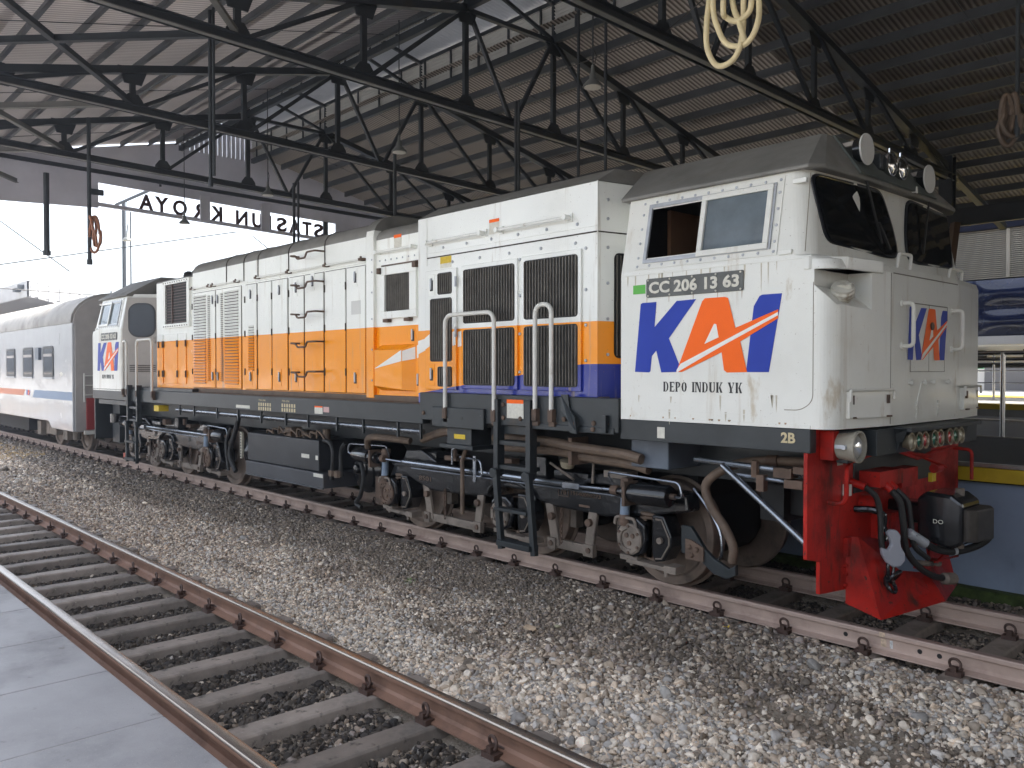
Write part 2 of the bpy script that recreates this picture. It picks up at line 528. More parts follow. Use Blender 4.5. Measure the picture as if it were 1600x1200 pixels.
NX, NY = 520, 64
xs = np.concatenate([np.linspace(-70, -16, 90), np.linspace(-15.8, 4.0, NX - 90)])
ys = np.linspace(1.70, 8.30, NY)
gx, gy = np.meshgrid(xs, ys, indexing='ij')
gz = bedz(gx, gy)
g = MB()
g.v = list(zip(gx.ravel().tolist(), gy.ravel().tolist(), gz.ravel().tolist()))
g.f = [(i * NY + j, (i + 1) * NY + j, (i + 1) * NY + j + 1, i * NY + j + 1) for i in range(NX - 1) for j in range(NY - 1)]
tag(g.build("ballast_ground", M_bed, smooth=180), kind="structure")

ap = MB(); ap.add([(-160, -60, -0.10), (40, -60, -0.10), (40, -4.2, -0.10), (-160, -4.2, -0.10)], [(0, 1, 2, 3)])  # unseen pale apron added to bounce sunlight into the shed
tag(ap.build("bounce_apron", pm("bounce_apron_concrete", (0.42, 0.41, 0.39), 0.85, var=(0.4, 0.15)), smooth=0), kind="structure")
# near platform / crossing slabs, flush with the rail head
g = MB(); jt = MB()
x = -4.68 + 0.957 * 8
while x > -42:
    for (ya, yb) in ((-4.2, -2.32), (-2.31, 1.72)):
        g.box(x - 0.957 + 0.004, x - 0.004, ya, yb, -0.34, -0.04)
    jt.box(x - 0.004, x + 0.004, -4.2, 1.715, -0.30, -0.045)
    x -= 0.957
pp = g.build("pavement", M_paving, smooth=0, bevel=0.006)
tag(pp, kind="structure")
jj = jt.build("pavement_joint", M_joint, smooth=0)
tag(jj, kind="structure")

# platform on the far side of the locomotive
plt_ = thing("station_platform", "raised blue-grey platform with yellow edge band and dark deck behind the locomotive", "platform", (-20, 12, -0.3))
fp = MB()
fp.box(-60, 14, 8.24, 17.0, -0.4, 0.87)
fp.build("platform_wall", M_farwall, plt_, smooth=0)
mo = MB()
mo.box(-60, 14, 8.12, 8.26, -0.34, -0.09)
mo.build("mossy_kerb", M_moss, plt_, smooth=0, bevel=0.03)
fp = MB(); fp.box(-60, 14, 8.145, 8.5, 0.875, 1.0)
fp.build("edge_band", M_yellow, plt_, smooth=0, bevel=0.006)
fp = MB(); fp.box(-60, 14, 8.13, 8.2, 1.003, 1.04)
fp.build("nosing", M_alu, plt_, smooth=0, bevel=0.006)
fp = MB(); fp.box(-60, 14, 8.2, 11.40, 0.86, 1.036)
fp.build("asphalt_deck", M_asphalt, plt_, smooth=0)
fp = MB(); fp.box(-60, 14, 11.40, 11.46, 0.86, 1.05)
fp.build("metal_strip", M_alu, plt_, smooth=0)
fp = MB(); fp.box(-60, 14, 11.46, 15.2, 0.86, 1.03)
fp.build("tiled_deck", M_tile, plt_, smooth=0)
fp = MB(); fp.box(-60, 14, 15.2, 15.5, 0.86, 1.05)
fp.build("metal_strip", M_alu, plt_, smooth=0)
fp = MB(); fp.box(-60, 14, 15.5, 17.0, 0.86, 1.02)
fp.build("asphalt_deck", M_asphalt, plt_, smooth=0)
fp = MB(); fp.box(-60, 14, 17.0, 34, 0.5, 1.14); fp.box(-60, 14, 17.08, 34, 1.14, 1.25)
pl2_ = thing("station_platform", "second platform farther back with yellow line and white barriers behind", "platform", (-20, 24, 0.5))
(fp.build("platform_slab", pm("second_platform_grey", (0.30, 0.30, 0.29), 0.5, var=(2, 0.1)), pl2_, smooth=0))
fp = MB(); fp.box(-60, 14, 16.96, 17.08, 1.145, 1.245); fp.box(-60, 14, 20.8, 22.6, 1.25, 1.256)
fp.build_each("yellow_line", M_yellow, pl2_, smooth=0)

# ------------------------------------------------------------------ rails
M_railside = pm("rail_rust", (0.22, 0.125, 0.085), 0.62, metal=0.15, var=(3, 0.18), dirt=[(2.4, 0.5, 0.75, (0.105, 0.062, 0.046)), (34, 0.66, 0.74, (0.24, 0.15, 0.10))], bump=(60, 0.15, 0.003))
M_railside2 = pm("rail_dusty", (0.46, 0.345, 0.285), 0.7, metal=0.1, var=(3, 0.15), dirt=[(2.4, 0.5, 0.75, (0.30, 0.21, 0.175)), (34, 0.66, 0.74, (0.33, 0.25, 0.2))], bump=(60, 0.15, 0.003))
M_railtop = pm("rail_polished", (0.36, 0.31, 0.27), 0.24, metal=0.85, var=(2, 0.12))
M_railtop2 = pm("rail_dull_top", (0.38, 0.28, 0.235), 0.5, metal=0.3, var=(2, 0.12))

def rail_profile():
    h = [(0.070, -0.155), (0.070, -0.146), (0.022, -0.128), (0.009, -0.110), (0.009, -0.060), (0.015, -0.045), (0.034, -0.036), (0.035, -0.014)]
    return [(-a, b) for a, b in h] + [(a, b) for a, b in reversed(h)]

def make_rail(yc, label, mside, mtop):
    t = thing("rail", label, "rail", (-20, yc, 0))
    p = [(yc + a, b) for a, b in rail_profile()]
    MB().yz(p, -75, 14).build("rail_web_and_foot", mside, t, smooth=30)
    c = [(yc - 0.0352, -0.016), (yc - 0.0345, -0.008), (yc - 0.030, -0.002), (yc - 0.02, 0.0), (yc + 0.02, 0.0), (yc + 0.030, -0.002), (yc + 0.0345, -0.008), (yc + 0.0352, -0.016)]
    MB().yz(c, -75, 14).build("running_surface", mtop, t, smooth=40)
    return t

make_rail(1.828, "brown rail with polished top along the edge of the grey platform slabs", M_railside, M_railtop)
make_rail(2.967, "shiny-topped brown rail of the empty track, beside the open ballast", M_railside, M_railtop)
ra = make_rail(6.025, "dusty brown rail under the near wheels of the locomotive", M_railside2, M_railtop2)
make_rail(7.155, "dark shaded rail under the far wheels of the locomotive", M_railside2, M_railtop2)
# bolt holes and the joint mark on the near rail ahead of the locomotive
hb = MB()
for xx in (-2.86, -2.33, -2.20):
    hb.cyl((xx, 6.0145, -0.085), (xx, 6.017, -0.085), 0.017, n=12)
hb.build_each("bolt_hole", M_black_txt, ra, smooth=0)
mk = MB()
mk.box(-2.600, -2.560, 5.9880, 5.9896, -0.036, -0.002); mk.box(-2.60, -2.56, 6.0145, 6.0158, -0.120, -0.050)
mk.build("paint_mark", pm("joint_paint", (0.55, 0.42, 0.30), 0.7, var=(60, 0.4)), ra, smooth=0)
mk = MB()
mk.box(-2.535, -2.515, 6.0145, 6.0158, -0.115, -0.055)
mk.build("paint_mark", pm("joint_paint_white", (0.6, 0.6, 0.58), 0.7, var=(60, 0.4)), ra, smooth=0)

# ------------------------------------------------------------------ sleepers with their spring clips
M_sleeper = pm("sleeper_concrete", (0.25, 0.215, 0.185), 0.5, var=(5, 0.2), dirt=[(3, 0.48, 0.72, (0.15, 0.13, 0.112)), (9, 0.58, 0.68, (0.08, 0.07, 0.06)), (40, 0.62, 0.7, (0.33, 0.3, 0.27))], objrand=0.28, bump=(50, 0.25, 0.004))
M_sleeper2 = pm("sleeper_concrete_oily", (0.28, 0.235, 0.195), 0.75, var=(5, 0.25), dirt=(3, 0.5, 0.72, (0.16, 0.135, 0.11)), objrand=0.28, bump=(50, 0.25, 0.004))
M_clip = pm("clip_rust", (0.075, 0.045, 0.035), 0.55, metal=0.2, var=(30, 0.3))

def clip_mb(x, y, s):
    """Pandrol-style spring clip, rail on the +s side in y"""
    m = MB()
    m.box(x - 0.05, x + 0.05, y - 0.035 * s, y + 0.03 * s, -0.17, -0.128)
    m.box(x - 0.018, x + 0.018, y - 0.03 * s, y + 0.012 * s, -0.13, -0.095)
    pts = []
    for k in range(15):
        th = R(-40 + 280 * k / 14)
        pts.append((x + 0.040 * math.cos(th), y - 0.012 * s + 0.035 * s * k / 14, -0.085 + 0.036 * math.sin(th)))
    pts += [(x - 0.045, y + 0.045 * s, -0.118), (x - 0.02, y + 0.062 * s, -0.126), (x + 0.03, y + 0.062 * s, -0.126)]
    m.tube(pts, 0.0095, 7)
    return m

def sleepers(xs, y0, y1, ztop, name, label, group, clips, mat):
    proto = None
    for i, x in enumerate(xs):
        if proto is None:
            t = thing(name, label, "sleeper", (x, (y0 + y1) / 2, ztop), group)
            w = 0.088
            MB().prism([(x - w - 0.02, y0, -0.33), (x + w + 0.02, y0, -0.33), (x + w, y0, ztop - 0.01), (x + w - 0.012, y0, ztop), (x - w + 0.012, y0, ztop), (x - w, y0, ztop - 0.01)], (0, y1 - y0, 0)).build("sleeper_beam", mat, t, smooth=0, bevel=0.004)
            for (yc, s) in clips:
                clip_mb(x, yc, s).build("rail_clip", M_clip, t)
            proto = t
            x0 = x
        else:
            c = dup(proto, (x - x0 + random.uniform(-0.012, 0.012), random.uniform(-0.004, 0.004), random.uniform(-0.004, 0.003)))
            c.rotation_euler = (random.uniform(-0.006, 0.006), random.uniform(-0.02, 0.02), random.uniform(-0.012, 0.012))

sleepers([-2.06 - 0.602 * k + 0.0 for k in range(-3, 62)], 1.78, 3.32, -0.158, "concrete_sleeper", "worn grey-brown sleeper lying across the empty track beside the platform slabs",
         "sleepers of the empty track", [(2.895, 1), (3.065, -1)], M_sleeper)
sleepers([-2.07 - 0.615 * k for k in range(-3, 66)], 5.62, 7.56, -0.160, "concrete_sleeper", "oil-stained sleeper under the locomotive and coach track",
         "sleepers of the locomotive track", [(5.925, 1), (7.055, 1)], M_sleeper2)

# ------------------------------------------------------------------ ballast stones: one mass
M_stone = pm("ballast_stone", (0.3, 0.28, 0.25), 0.85, vattr="stone_colour", var=(45, 0.18), bump=(90, 0.25, 0.004))

def rock_bases(sub, cnt):
    import bmesh
    out = []
    for k in range(cnt):
        bm = bmesh.new()
        bmesh.ops.create_icosphere(bm, subdivisions=sub, radius=1.0)
        co = np.array([v.co[:] for v in bm.verts])
        fa = np.array([[v.index for v in f.verts] for f in bm.faces])
        bm.free()
        # chip the sphere with a few random planes: angular crushed stone
        for q in range(9):
            nrm = RNG.normal(size=3); nrm /= np.linalg.norm(nrm)
            d = RNG.uniform(0.38, 0.72)
            s = co @ nrm
            co = co - np.outer(np.maximum(s - d, 0), nrm)
        co += RNG.normal(scale=0.05, size=co.shape)
        co *= np.array([1.0, RNG.uniform(0.65, 0.9), RNG.uniform(0.5, 0.72)])
        out.append((co, fa))
    return out

ROCKS_HI, ROCKS_LO = rock_bases(2, 14), rock_bases(1, 10)

def palette(kind, n):
    if kind == 'light':
        base = np.array([(0.36, 0.33, 0.29), (0.28, 0.27, 0.26), (0.42, 0.38, 0.33), (0.25, 0.215, 0.18), (0.33, 0.275, 0.22), (0.21, 0.205, 0.20)])
    elif kind == 'brown':
        base = np.array([(0.20, 0.165, 0.135), (0.15, 0.125, 0.10), (0.26, 0.22, 0.18), (0.11, 0.095, 0.08), (0.17, 0.15, 0.14)])
    else:
        base = np.array([(0.070, 0.058, 0.048), (0.050, 0.043, 0.038), (0.10, 0.085, 0.07), (0.13, 0.115, 0.10), (0.04, 0.036, 0.034)])
    c = base[RNG.integers(0, len(base), n)] * {'light': 2.0, 'brown': 2.2, 'dark': 0.75}[kind] * np.array([1.04, 1.0, 0.94])
    return c * RNG.uniform(0.6, 1.25, (n, 1))

SV, SF, SCOL, SN = [], [], [], 0

def scatter(x0, x1, y0, y1, dens, size, rocks, kindf, sink=0.30, zoff=0.0, skip=None):
    global SN
    n = int((x1 - x0) * (y1 - y0) * dens)
    px = RNG.uniform(x0, x1, n); py = RNG.uniform(y0, y1, n)
    if skip is not None:
        k = ~skip(px, py); px, py = px[k], py[k]; n = len(px)
    pz = bedz(px, py) + zoff
    sc = size * np.exp(RNG.normal(0, 0.30, n))
    cols = kindf(px, py)
    a = RNG.uniform(0, 2 * math.pi, n); tx = RNG.normal(0, 0.45, n); ty = RNG.normal(0, 0.45, n)
    which = RNG.integers(0, len(rocks), n)
    for w, (co, fa) in enumerate(rocks):
        idx = np.nonzero(which == w)[0]
        if len(idx) == 0: continue
        ca, sa = np.cos(a[idx]), np.sin(a[idx])
        cx, sx = np.cos(tx[idx]), np.sin(tx[idx])
        cy, sy = np.cos(ty[idx]), np.sin(ty[idx])
        z0 = np.zeros_like(ca); o1 = np.ones_like(ca)
        Rz = np.stack([np.stack([ca, -sa, z0], -1), np.stack([sa, ca, z0], -1), np.stack([z0, z0, o1], -1)], 1)
        Rx = np.stack([np.stack([o1, z0, z0], -1), np.stack([z0, cx, -sx], -1), np.stack([z0, sx, cx], -1)], 1)
        Ry = np.stack([np.stack([cy, z0, sy], -1), np.stack([z0, o1, z0], -1), np.stack([-sy, z0, cy], -1)], 1)
        M = Ry @ Rx @ Rz
        V = np.einsum('nij,kj->nki', M, co) * sc[idx, None, None]
        V[:, :, 0] += px[idx, None]; V[:, :, 1] += py[idx, None]
        V[:, :, 2] += (pz[idx] + sc[idx] * sink)[:, None]
        kk = len(co)
        SV.append(V.reshape(-1, 3))
        SF.append((fa[None, :, :] + (np.arange(len(idx)) * kk)[:, None, None] + SN).reshape(-1, 3))
        SCOL.append(np.repeat(cols[idx], kk, axis=0))
        SN += len(idx) * kk

def mix_between(x, y):
    """open ballast between the two tracks: clean grey by the empty track, oily brown by the locomotive"""
    n = len(x)
    c = palette('light', n); b = palette('brown', n); d = palette('dark', n)
    t = np.clip((y - 3.75 + 0.9 * (vnoise(x * 0.9, y * 1.1) - 0.5)) / 1.2, 0, 1) * np.clip((-x - 1.6) / 2.2, 0.15, 1.0)
    far = np.clip((-x - 7) / 6, 0, 0.55)
    t = np.clip(np.maximum(t * 0.85, far), 0, 1)
    pick = RNG.uniform(0, 1, n)
    band = np.clip((y - 4.55 + 0.5 * (vnoise(x * 1.1 + 5, y * 1.4) - 0.5)) / 0.5, 0, 1) * np.clip((-x - 2.0) / 1.5, 0, 1)   # brake dust and oil
    out = np.where((pick < t)[:, None], b * (1 - 0.42 * band)[:, None], c * (1 - 0.30 * band)[:, None])
    st = vnoise(x * 1.6 + 7, y * 2.4 + 3)
    oily = (st > 0.70) & (x < -2.2) & (y > 3.8) & (RNG.uniform(0, 1, n) < 0.45)
    out = np.where(oily[:, None], b * 0.75, out)
    for (cx, cy, rx, ry) in ((-4.75, 4.98, 0.4, 0.14), (-3.0, 5.12, 0.5, 0.12), (-2.45, 5.02, 0.55, 0.10), (-1.75, 4.85, 0.4, 0.10), (-6.4, 5.3, 0.7, 0.14)):
        q = ((x - cx) / rx) ** 2 + ((y - cy) / ry) ** 2
        out = np.where(((q < 1) & (RNG.uniform(0, 1, n) < 0.6))[:, None], b * 0.6, out)
    sun_gold = (x < -22) & (y > 3.2) & (y < 5.4) & (RNG.uniform(0, 1, n) < 0.35)  # sunlit patches of gravel put into the stone colour
    out = np.where(sun_gold[:, None], np.array([[0.42, 0.30, 0.15]]), out)
    return out

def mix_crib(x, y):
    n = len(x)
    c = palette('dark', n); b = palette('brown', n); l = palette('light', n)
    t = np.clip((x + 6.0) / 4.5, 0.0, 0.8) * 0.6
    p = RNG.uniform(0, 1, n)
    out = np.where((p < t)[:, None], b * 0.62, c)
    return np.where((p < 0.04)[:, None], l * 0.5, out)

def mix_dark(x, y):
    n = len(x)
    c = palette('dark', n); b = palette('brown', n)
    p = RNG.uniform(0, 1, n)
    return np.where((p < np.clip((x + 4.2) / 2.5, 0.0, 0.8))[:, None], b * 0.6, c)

def bare(x, y):
    """stones thin out over the sandy strip"""
    q = np.minimum(((x + 2.4) / 0.75) ** 2 + ((y - 4.68) / 0.22) ** 2, ((x + 1.55) / 0.8) ** 2 + ((y - 4.5) / 0.27) ** 2)
    q = np.minimum(q, ((x + 4.25) / 0.3) ** 2 + ((y - 4.62) / 0.13) ** 2)
    q = np.minimum(q, ((x + 5.15) / 0.45) ** 2 + ((y - 4.15) / 0.12) ** 2)
    return RNG.uniform(0, 1, len(x)) < np.clip(1.25 - q, 0, 0.80)

def on_sleeper(x0, pitch, half):
    def f(x, y):
        d = np.abs(((x - x0) / pitch + 0.5) % 1.0 - 0.5) * pitch
        return d < half
    return f

def bare_or_sleeper(x, y):
    d = np.abs(((x + 2.06) / 0.602 + 0.5) % 1.0 - 0.5) * 0.602
    e = np.abs(((x + 2.07) / 0.615 + 0.5) % 1.0 - 0.5) * 0.615
    return bare(x, y) | ((d < 0.088) & (y < 3.30)) | ((e < 0.088) & (y > 5.70) & (RNG.uniform(0, 1, len(x)) < 0.8))

# open ballast
scatter(-4.6, -0.8, 3.06, 5.93, 3300, 0.0178, ROCKS_HI, mix_between, skip=bare_or_sleeper)
scatter(-4.6, -0.8, 3.06, 5.93, 420, 0.026, ROCKS_HI, mix_between, sink=0.5, skip=bare_or_sleeper)
scatter(-9.5, -4.6, 3.06, 5.93, 3000, 0.0188, ROCKS_LO, mix_between, skip=bare_or_sleeper)
scatter(-15.5, -9.5, 3.06, 5.93, 1900, 0.023, ROCKS_LO, mix_between, skip=bare_or_sleeper)
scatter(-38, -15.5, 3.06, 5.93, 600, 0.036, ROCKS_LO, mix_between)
# cribs of the empty track
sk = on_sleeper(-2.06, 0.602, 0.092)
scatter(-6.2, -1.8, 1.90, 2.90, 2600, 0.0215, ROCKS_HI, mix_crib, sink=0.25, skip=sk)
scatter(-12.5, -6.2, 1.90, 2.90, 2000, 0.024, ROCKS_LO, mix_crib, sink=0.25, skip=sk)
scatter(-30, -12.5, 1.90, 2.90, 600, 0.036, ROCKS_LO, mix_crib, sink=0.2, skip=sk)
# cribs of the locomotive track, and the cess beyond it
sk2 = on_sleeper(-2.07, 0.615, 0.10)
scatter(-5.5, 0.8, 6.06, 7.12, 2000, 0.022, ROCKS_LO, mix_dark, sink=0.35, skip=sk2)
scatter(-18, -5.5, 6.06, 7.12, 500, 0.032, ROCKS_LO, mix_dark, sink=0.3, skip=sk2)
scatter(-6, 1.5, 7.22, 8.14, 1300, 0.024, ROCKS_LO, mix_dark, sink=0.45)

SVa = np.concatenate(SV).astype(np.float32); SFa = np.concatenate(SF).astype(np.int32); SCa = np.concatenate(SCOL)
me = bpy.data.meshes.new("gravel")
me.vertices.add(len(SVa)); me.vertices.foreach_set("co", SVa.ravel())
me.loops.add(SFa.size); me.loops.foreach_set("vertex_index", SFa.ravel())
me.polygons.add(len(SFa)); me.polygons.foreach_set("loop_start", np.arange(0, SFa.size, 3, dtype=np.int32))
at = me.attributes.new("stone_colour", 'FLOAT_COLOR', 'POINT')
at.data.foreach_set("color", np.concatenate([SCa, np.ones((len(SCa), 1))], 1).astype(np.float32).ravel())
me.update(calc_edges=True)
me.materials.append(M_stone)
gravel = bpy.data.objects.new("gravel", me)
COL.objects.link(gravel)
tag(gravel, "crushed grey and brown ballast stones around both tracks", "gravel", kind="stuff")
print("gravel faces", len(SFa))
del SV, SF, SCOL, SVa, SFa, SCa

# one big tan cobble, a pale one, a scrap of yellow and a weed in the ballast
def cobble(name, label, c, s, col):
    co, fa = rock_bases(3, 1)[0]
    m = MB(); m.add([(c[0] + p[0] * s[0], c[1] + p[1] * s[1], c[2] + p[2] * s[2]) for p in co], [tuple(f) for f in fa])
    o = m.build(name, pm(name + "_stone", col, 0.8, var=(20, 0.15), bump=(60, 0.3, 0.005)), smooth=60, loc=c)
    tag(o, label, "stone"); return o
cobble("cobble", "large rounded tan cobble lying alone on the ballast", (-4.72, 4.58, -0.165), (0.085, 0.05, 0.055), (0.42, 0.31, 0.21))
cobble("pale_stone", "small pale greenish stone in the dark hollow in front of the wheels", (-4.70, 4.86, -0.2), (0.04, 0.035, 0.03), (0.38, 0.36, 0.24))
co_ = MB()
for k in range(5):
    a = k * 1.3
    co_.prism([(-3.62 + 0.03 * math.cos(a), 5.62 + 0.03 * math.sin(a), -0.15), (-3.62 + 0.03 * math.cos(a + 1), 5.62 + 0.03 * math.sin(a + 1), -0.14 + 0.01 * k), (-3.62, 5.62, -0.12)], (0.001, 0, 0.002))
tag(co_.build("yellow_scrap", M_label_y, smooth=0, loc=(-3.62, 5.62, -0.15)), "crumpled yellow plastic scrap on the ballast beside the rail", "litter")
wd = MB()
for k in range(26):
    a = random.uniform(0, 6.28); r = random.uniform(0.005, 0.05); h = random.uniform(0.01, 0.05)
    b = Vector((-6.55 + r * math.cos(a), 4.73 + r * math.sin(a), -0.185 + h))
    u = Vector((math.cos(a + 1.2), math.sin(a + 1.2), 0.4)) * 0.016; v = Vector((-math.sin(a), math.cos(a), 0.2)) * 0.009
    wd.prism([b - v, b + u * 0.5 - v * 0.6, b + u, b + u * 0.5 + v, b + v * 0.6], (0, 0, 0.0008))
tag(wd.build("weed", pm("weed_green", (0.10, 0.27, 0.03), 0.6), smooth=0, loc=(-6.55, 4.73, -0.185)), "tiny bright green weed sprouting between the ballast stones", "plant")

# ------------------------------------------------------------------ unseen building added by the near platform to darken the cab front
nb = thing("station_building", "unseen added building with dark windows, blocking light beside the near platform", "building", (22, -7, 0))
M_unseen_wall = pm("unseen_wall_plaster", (0.16, 0.145, 0.12), 0.8, var=(1, 0.15))
MB().box(5.0, 46, -10.0, -2.2, -0.3, 5.0).build("wall", M_unseen_wall, nb, smooth=0)
for x in [6.5 + 3.2 * k for k in range(13)]:
    w_ = MB().box(x, x + 1.4, -2.215, -2.19, 0.9, 2.4).build("window", M_darkglass, nb, smooth=0)
    MB().box(x - 0.06, x + 1.46, -2.24, -2.2, 0.82, 0.9).build("window_sill", M_unseen_wall, w_, smooth=0)
# ------------------------------------------------------------------ the big corrugated train shed
M_sheet = pm("corrugated_sheet", (0.21, 0.195, 0.175), 0.6, var=(0.5, 0.2), dirt=[(0.7, 0.5, 0.8, (0.15, 0.115, 0.085)), (5, 0.6, 0.8, (0.12, 0.10, 0.085))])
def crest_stripes(col, dark):
    """darker along the lower crests of the corrugation (pitch 76 mm along x)"""
    def f(n, l, pos):
        sp = n.new("ShaderNodeSeparateXYZ"); l.new(pos, sp.inputs[0])
        mu = n.new("ShaderNodeMath"); mu.operation = 'MULTIPLY'; l.new(sp.outputs[0], mu.inputs[0]); mu.inputs[1].default_value = 2 * math.pi / 0.0762
        si = n.new("ShaderNodeMath"); si.operation = 'SINE'
        ad = n.new("ShaderNodeMath"); ad.operation = 'ADD'; l.new(mu.outputs[0], ad.inputs[0]); ad.inputs[1].default_value = -2 * math.pi * ((XG + 5) / 0.0762 % 1.0)
        l.new(ad.outputs[0], si.inputs[0])
        mr = n.new("ShaderNodeMapRange"); l.new(si.outputs[0], mr.inputs[0])
        mr.inputs[1].default_value = -0.6; mr.inputs[2].default_value = 0.5
        mx = n.new("ShaderNodeMix"); mx.data_type = 'RGBA'; l.new(mr.outputs[0], mx.inputs[0])
        mx.inputs[6].default_value = (*dark, 1); mx.inputs[7].default_value = (*col, 1)
        return mx.outputs[2]
    return f
XG = -19.2
M_sheet = pm("corrugated_sheet_dim", (0.21, 0.195, 0.175), 0.6, var=(0.5, 0.2), dirt=[(0.7, 0.5, 0.8, (0.15, 0.115, 0.085))], stripes=crest_stripes((0.19, 0.17, 0.15), (0.05, 0.04, 0.032)))  # darker copy: the dim end of the roof put into the sheet colour
M_sheetL = pm("corrugated_sheet_lit", (0.5, 0.47, 0.44), 0.6, var=(0.5, 0.15), stripes=crest_stripes((0.60, 0.56, 0.54), (0.33, 0.30, 0.29)), lucent=0.04)  # paler copy: the bright side of the shed put into colour and translucency
M_sheetR = pm("corrugated_sheet_half_lit", (0.5, 0.47, 0.44), 0.6, var=(0.5, 0.2), stripes=crest_stripes((0.36, 0.325, 0.29), (0.085, 0.068, 0.055)), lucent=0.021)  # in-between copy: half-lit stretch of roof put into colour and translucency
M_sheet2 = pm("corrugated_sheet_monitor", (0.40, 0.43, 0.48), 0.55, var=(0.5, 0.15), lucent=0.014)
M_steel = pm("truss_steel", (0.024, 0.030, 0.037), 0.55, var=(3, 0.25), dirt=(2, 0.6, 0.8, (0.05, 0.04, 0.032)))
M_steeledge = pm("truss_flange", (0.12, 0.12, 0.115), 0.55, var=(3, 0.25))
M_purlin = pm("purlin_steel", (0.060, 0.066, 0.075), 0.5, var=(3, 0.2))
M_louv = pm("clerestory_slats", (0.36, 0.36, 0.35), 0.6, var=(2, 0.08))
M_gable = pm("gable_cladding", (0.55, 0.54, 0.57), 0.65, var=(0.8, 0.15), lucent=0.35)
M_sign = pm("sign_letter_red", (0.055, 0.014, 0.012), 0.5)
M_lampshade = pm("lamp_enamel", (0.13, 0.14, 0.14), 0.4)
M_lampin = pm("lamp_inside", (0.6, 0.58, 0.52), 0.5)
M_bulb = pm("bulb", (0.8, 0.78, 0.7), 0.2)

YL, YR = 7.5, 9.24              # feet of the ridge monitor
Z1, SL = 6.99, 0.23             # roof height there, slope
YE0, YE1 = 0.9, 18.7           # eaves
XG, XR1 = -19.2, 46.0
ZC = 5.5
def zl(y): return Z1 - SL * (YL - y)
def zr(y): return Z1 - SL * (y - YR)

shed = thing("train_shed", "dark open-sided train shed with corrugated pitched roof on steel trusses over both tracks", "station roof", (-5, 8.37, 0))

def corrugated(x0, x1, ya, za, yb, zb, pitch=0.0762, amp=0.010, thick=0.003, flip=False):
    n = int((x1 - x0) / pitch * 4)
    x = x0 + np.arange(n + 1) * pitch / 4
    dz = amp * np.array([0, 1, 0, -1])[np.arange(n + 1) % 4]
    m = MB()
    vs, fs = [], []
    for i in range(n + 1):
        vs += [(x[i], ya, za + dz[i]), (x[i], yb, zb + dz[i])]
    for i in range(n):
        a = 2 * i
        fs.append((a, a + 1, a + 3, a + 2))
    m.add(vs, fs)
    return m

def sheets(name, ya, za, yb, zb, cuts, mat, X0=XG, X1=XR1):
    """roof slope in lapped courses"""
    for k in range(len(cuts) - 1):
        t0, t1 = cuts[k], cuts[k + 1]
        lift = 0.004 * (k % 2)
        t1 = min(1.0, t1 + 0.02)
        m = corrugated(X0, X1, ya + (yb - ya) * t0, za + (zb - za) * t0 + lift, ya + (yb - ya) * t1, za + (zb - za) * t1 + lift)
        m.build(name, mat, shed, smooth=180)
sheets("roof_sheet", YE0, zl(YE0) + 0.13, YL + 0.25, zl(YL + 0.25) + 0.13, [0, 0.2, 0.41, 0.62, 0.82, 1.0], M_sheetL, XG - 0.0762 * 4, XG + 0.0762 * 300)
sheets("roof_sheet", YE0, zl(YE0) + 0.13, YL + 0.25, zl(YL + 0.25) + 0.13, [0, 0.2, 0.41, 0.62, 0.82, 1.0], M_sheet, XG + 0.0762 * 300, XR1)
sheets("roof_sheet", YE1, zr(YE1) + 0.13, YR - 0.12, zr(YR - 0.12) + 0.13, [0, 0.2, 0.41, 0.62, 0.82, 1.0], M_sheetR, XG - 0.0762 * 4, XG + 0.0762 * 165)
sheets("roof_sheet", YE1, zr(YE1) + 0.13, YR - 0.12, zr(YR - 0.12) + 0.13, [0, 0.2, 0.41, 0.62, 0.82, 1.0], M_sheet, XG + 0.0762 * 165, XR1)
ZM = 7.50
corrugated(XG, XR1, YL - 0.45, ZM - 0.02, 8.37, ZM + 0.18).build("monitor_sheet", M_sheet2, shed, smooth=180)
corrugated(XG, XR1, 8.37, ZM + 0.18, YR + 0.45, ZM - 0.02).build("monitor_sheet", M_sheet2, shed, smooth=180)

# purlins: C-sections along the shed
def cpurlin(y, z, s):
    m = MB()
    m.box(XG + 0.05, XR1, y - 0.003, y + 0.003, z - 0.035, z + 0.085)
    m.box(XG + 0.05, XR1, y, y + 0.05 * s, z - 0.041, z - 0.035)
    return m
k = 0
y = YL - 0.12
while y > YE0:
    cpurlin(y, zl(y) + 0.03, -1).build("purlin", M_purlin, shed, smooth=0); y -= 0.6
y = YR + 0.12
while y < YE1:
    cpurlin(y, zr(y) + 0.03, 1).build("purlin", M_purlin, shed, smooth=0); y += 0.6
# heavier beams and the louvred clerestory of the monitor
for yy in (YL, YR):
    MB().box(XG, XR1, yy - 0.04, yy + 0.04, Z1 - 0.14, Z1 - 0.03).build("monitor_beam", M_steel, shed, smooth=0)
    MB().box(XG, XR1, yy - 0.03, yy + 0.03, ZM - 0.07, ZM + 0.0).build("monitor_plate", M_steel, shed, smooth=0)
    m = MB()
    s = 1 if yy == YR else -1
    zz = Z1 + 0.05
    while zz < ZM - 0.08:
        m.prism([(XG, yy - 0.03 * s, zz), (XG, yy + 0.028 * s, zz - 0.046), (XG, yy + 0.03 * s, zz - 0.040), (XG, yy - 0.028 * s, zz + 0.006)], (XR1 - XG, 0, 0))
        zz += 0.052
    m.build("clerestory_louvre", M_louv, shed, smooth=0)
    x = XG + 0.3
    while x < 4:
        MB().box(x - 0.02, x + 0.02, yy - 0.05 * s, yy - 0.032 * s, Z1 - 0.05, ZM - 0.05).build("mullion", M_steel, shed, smooth=0); x += 0.74

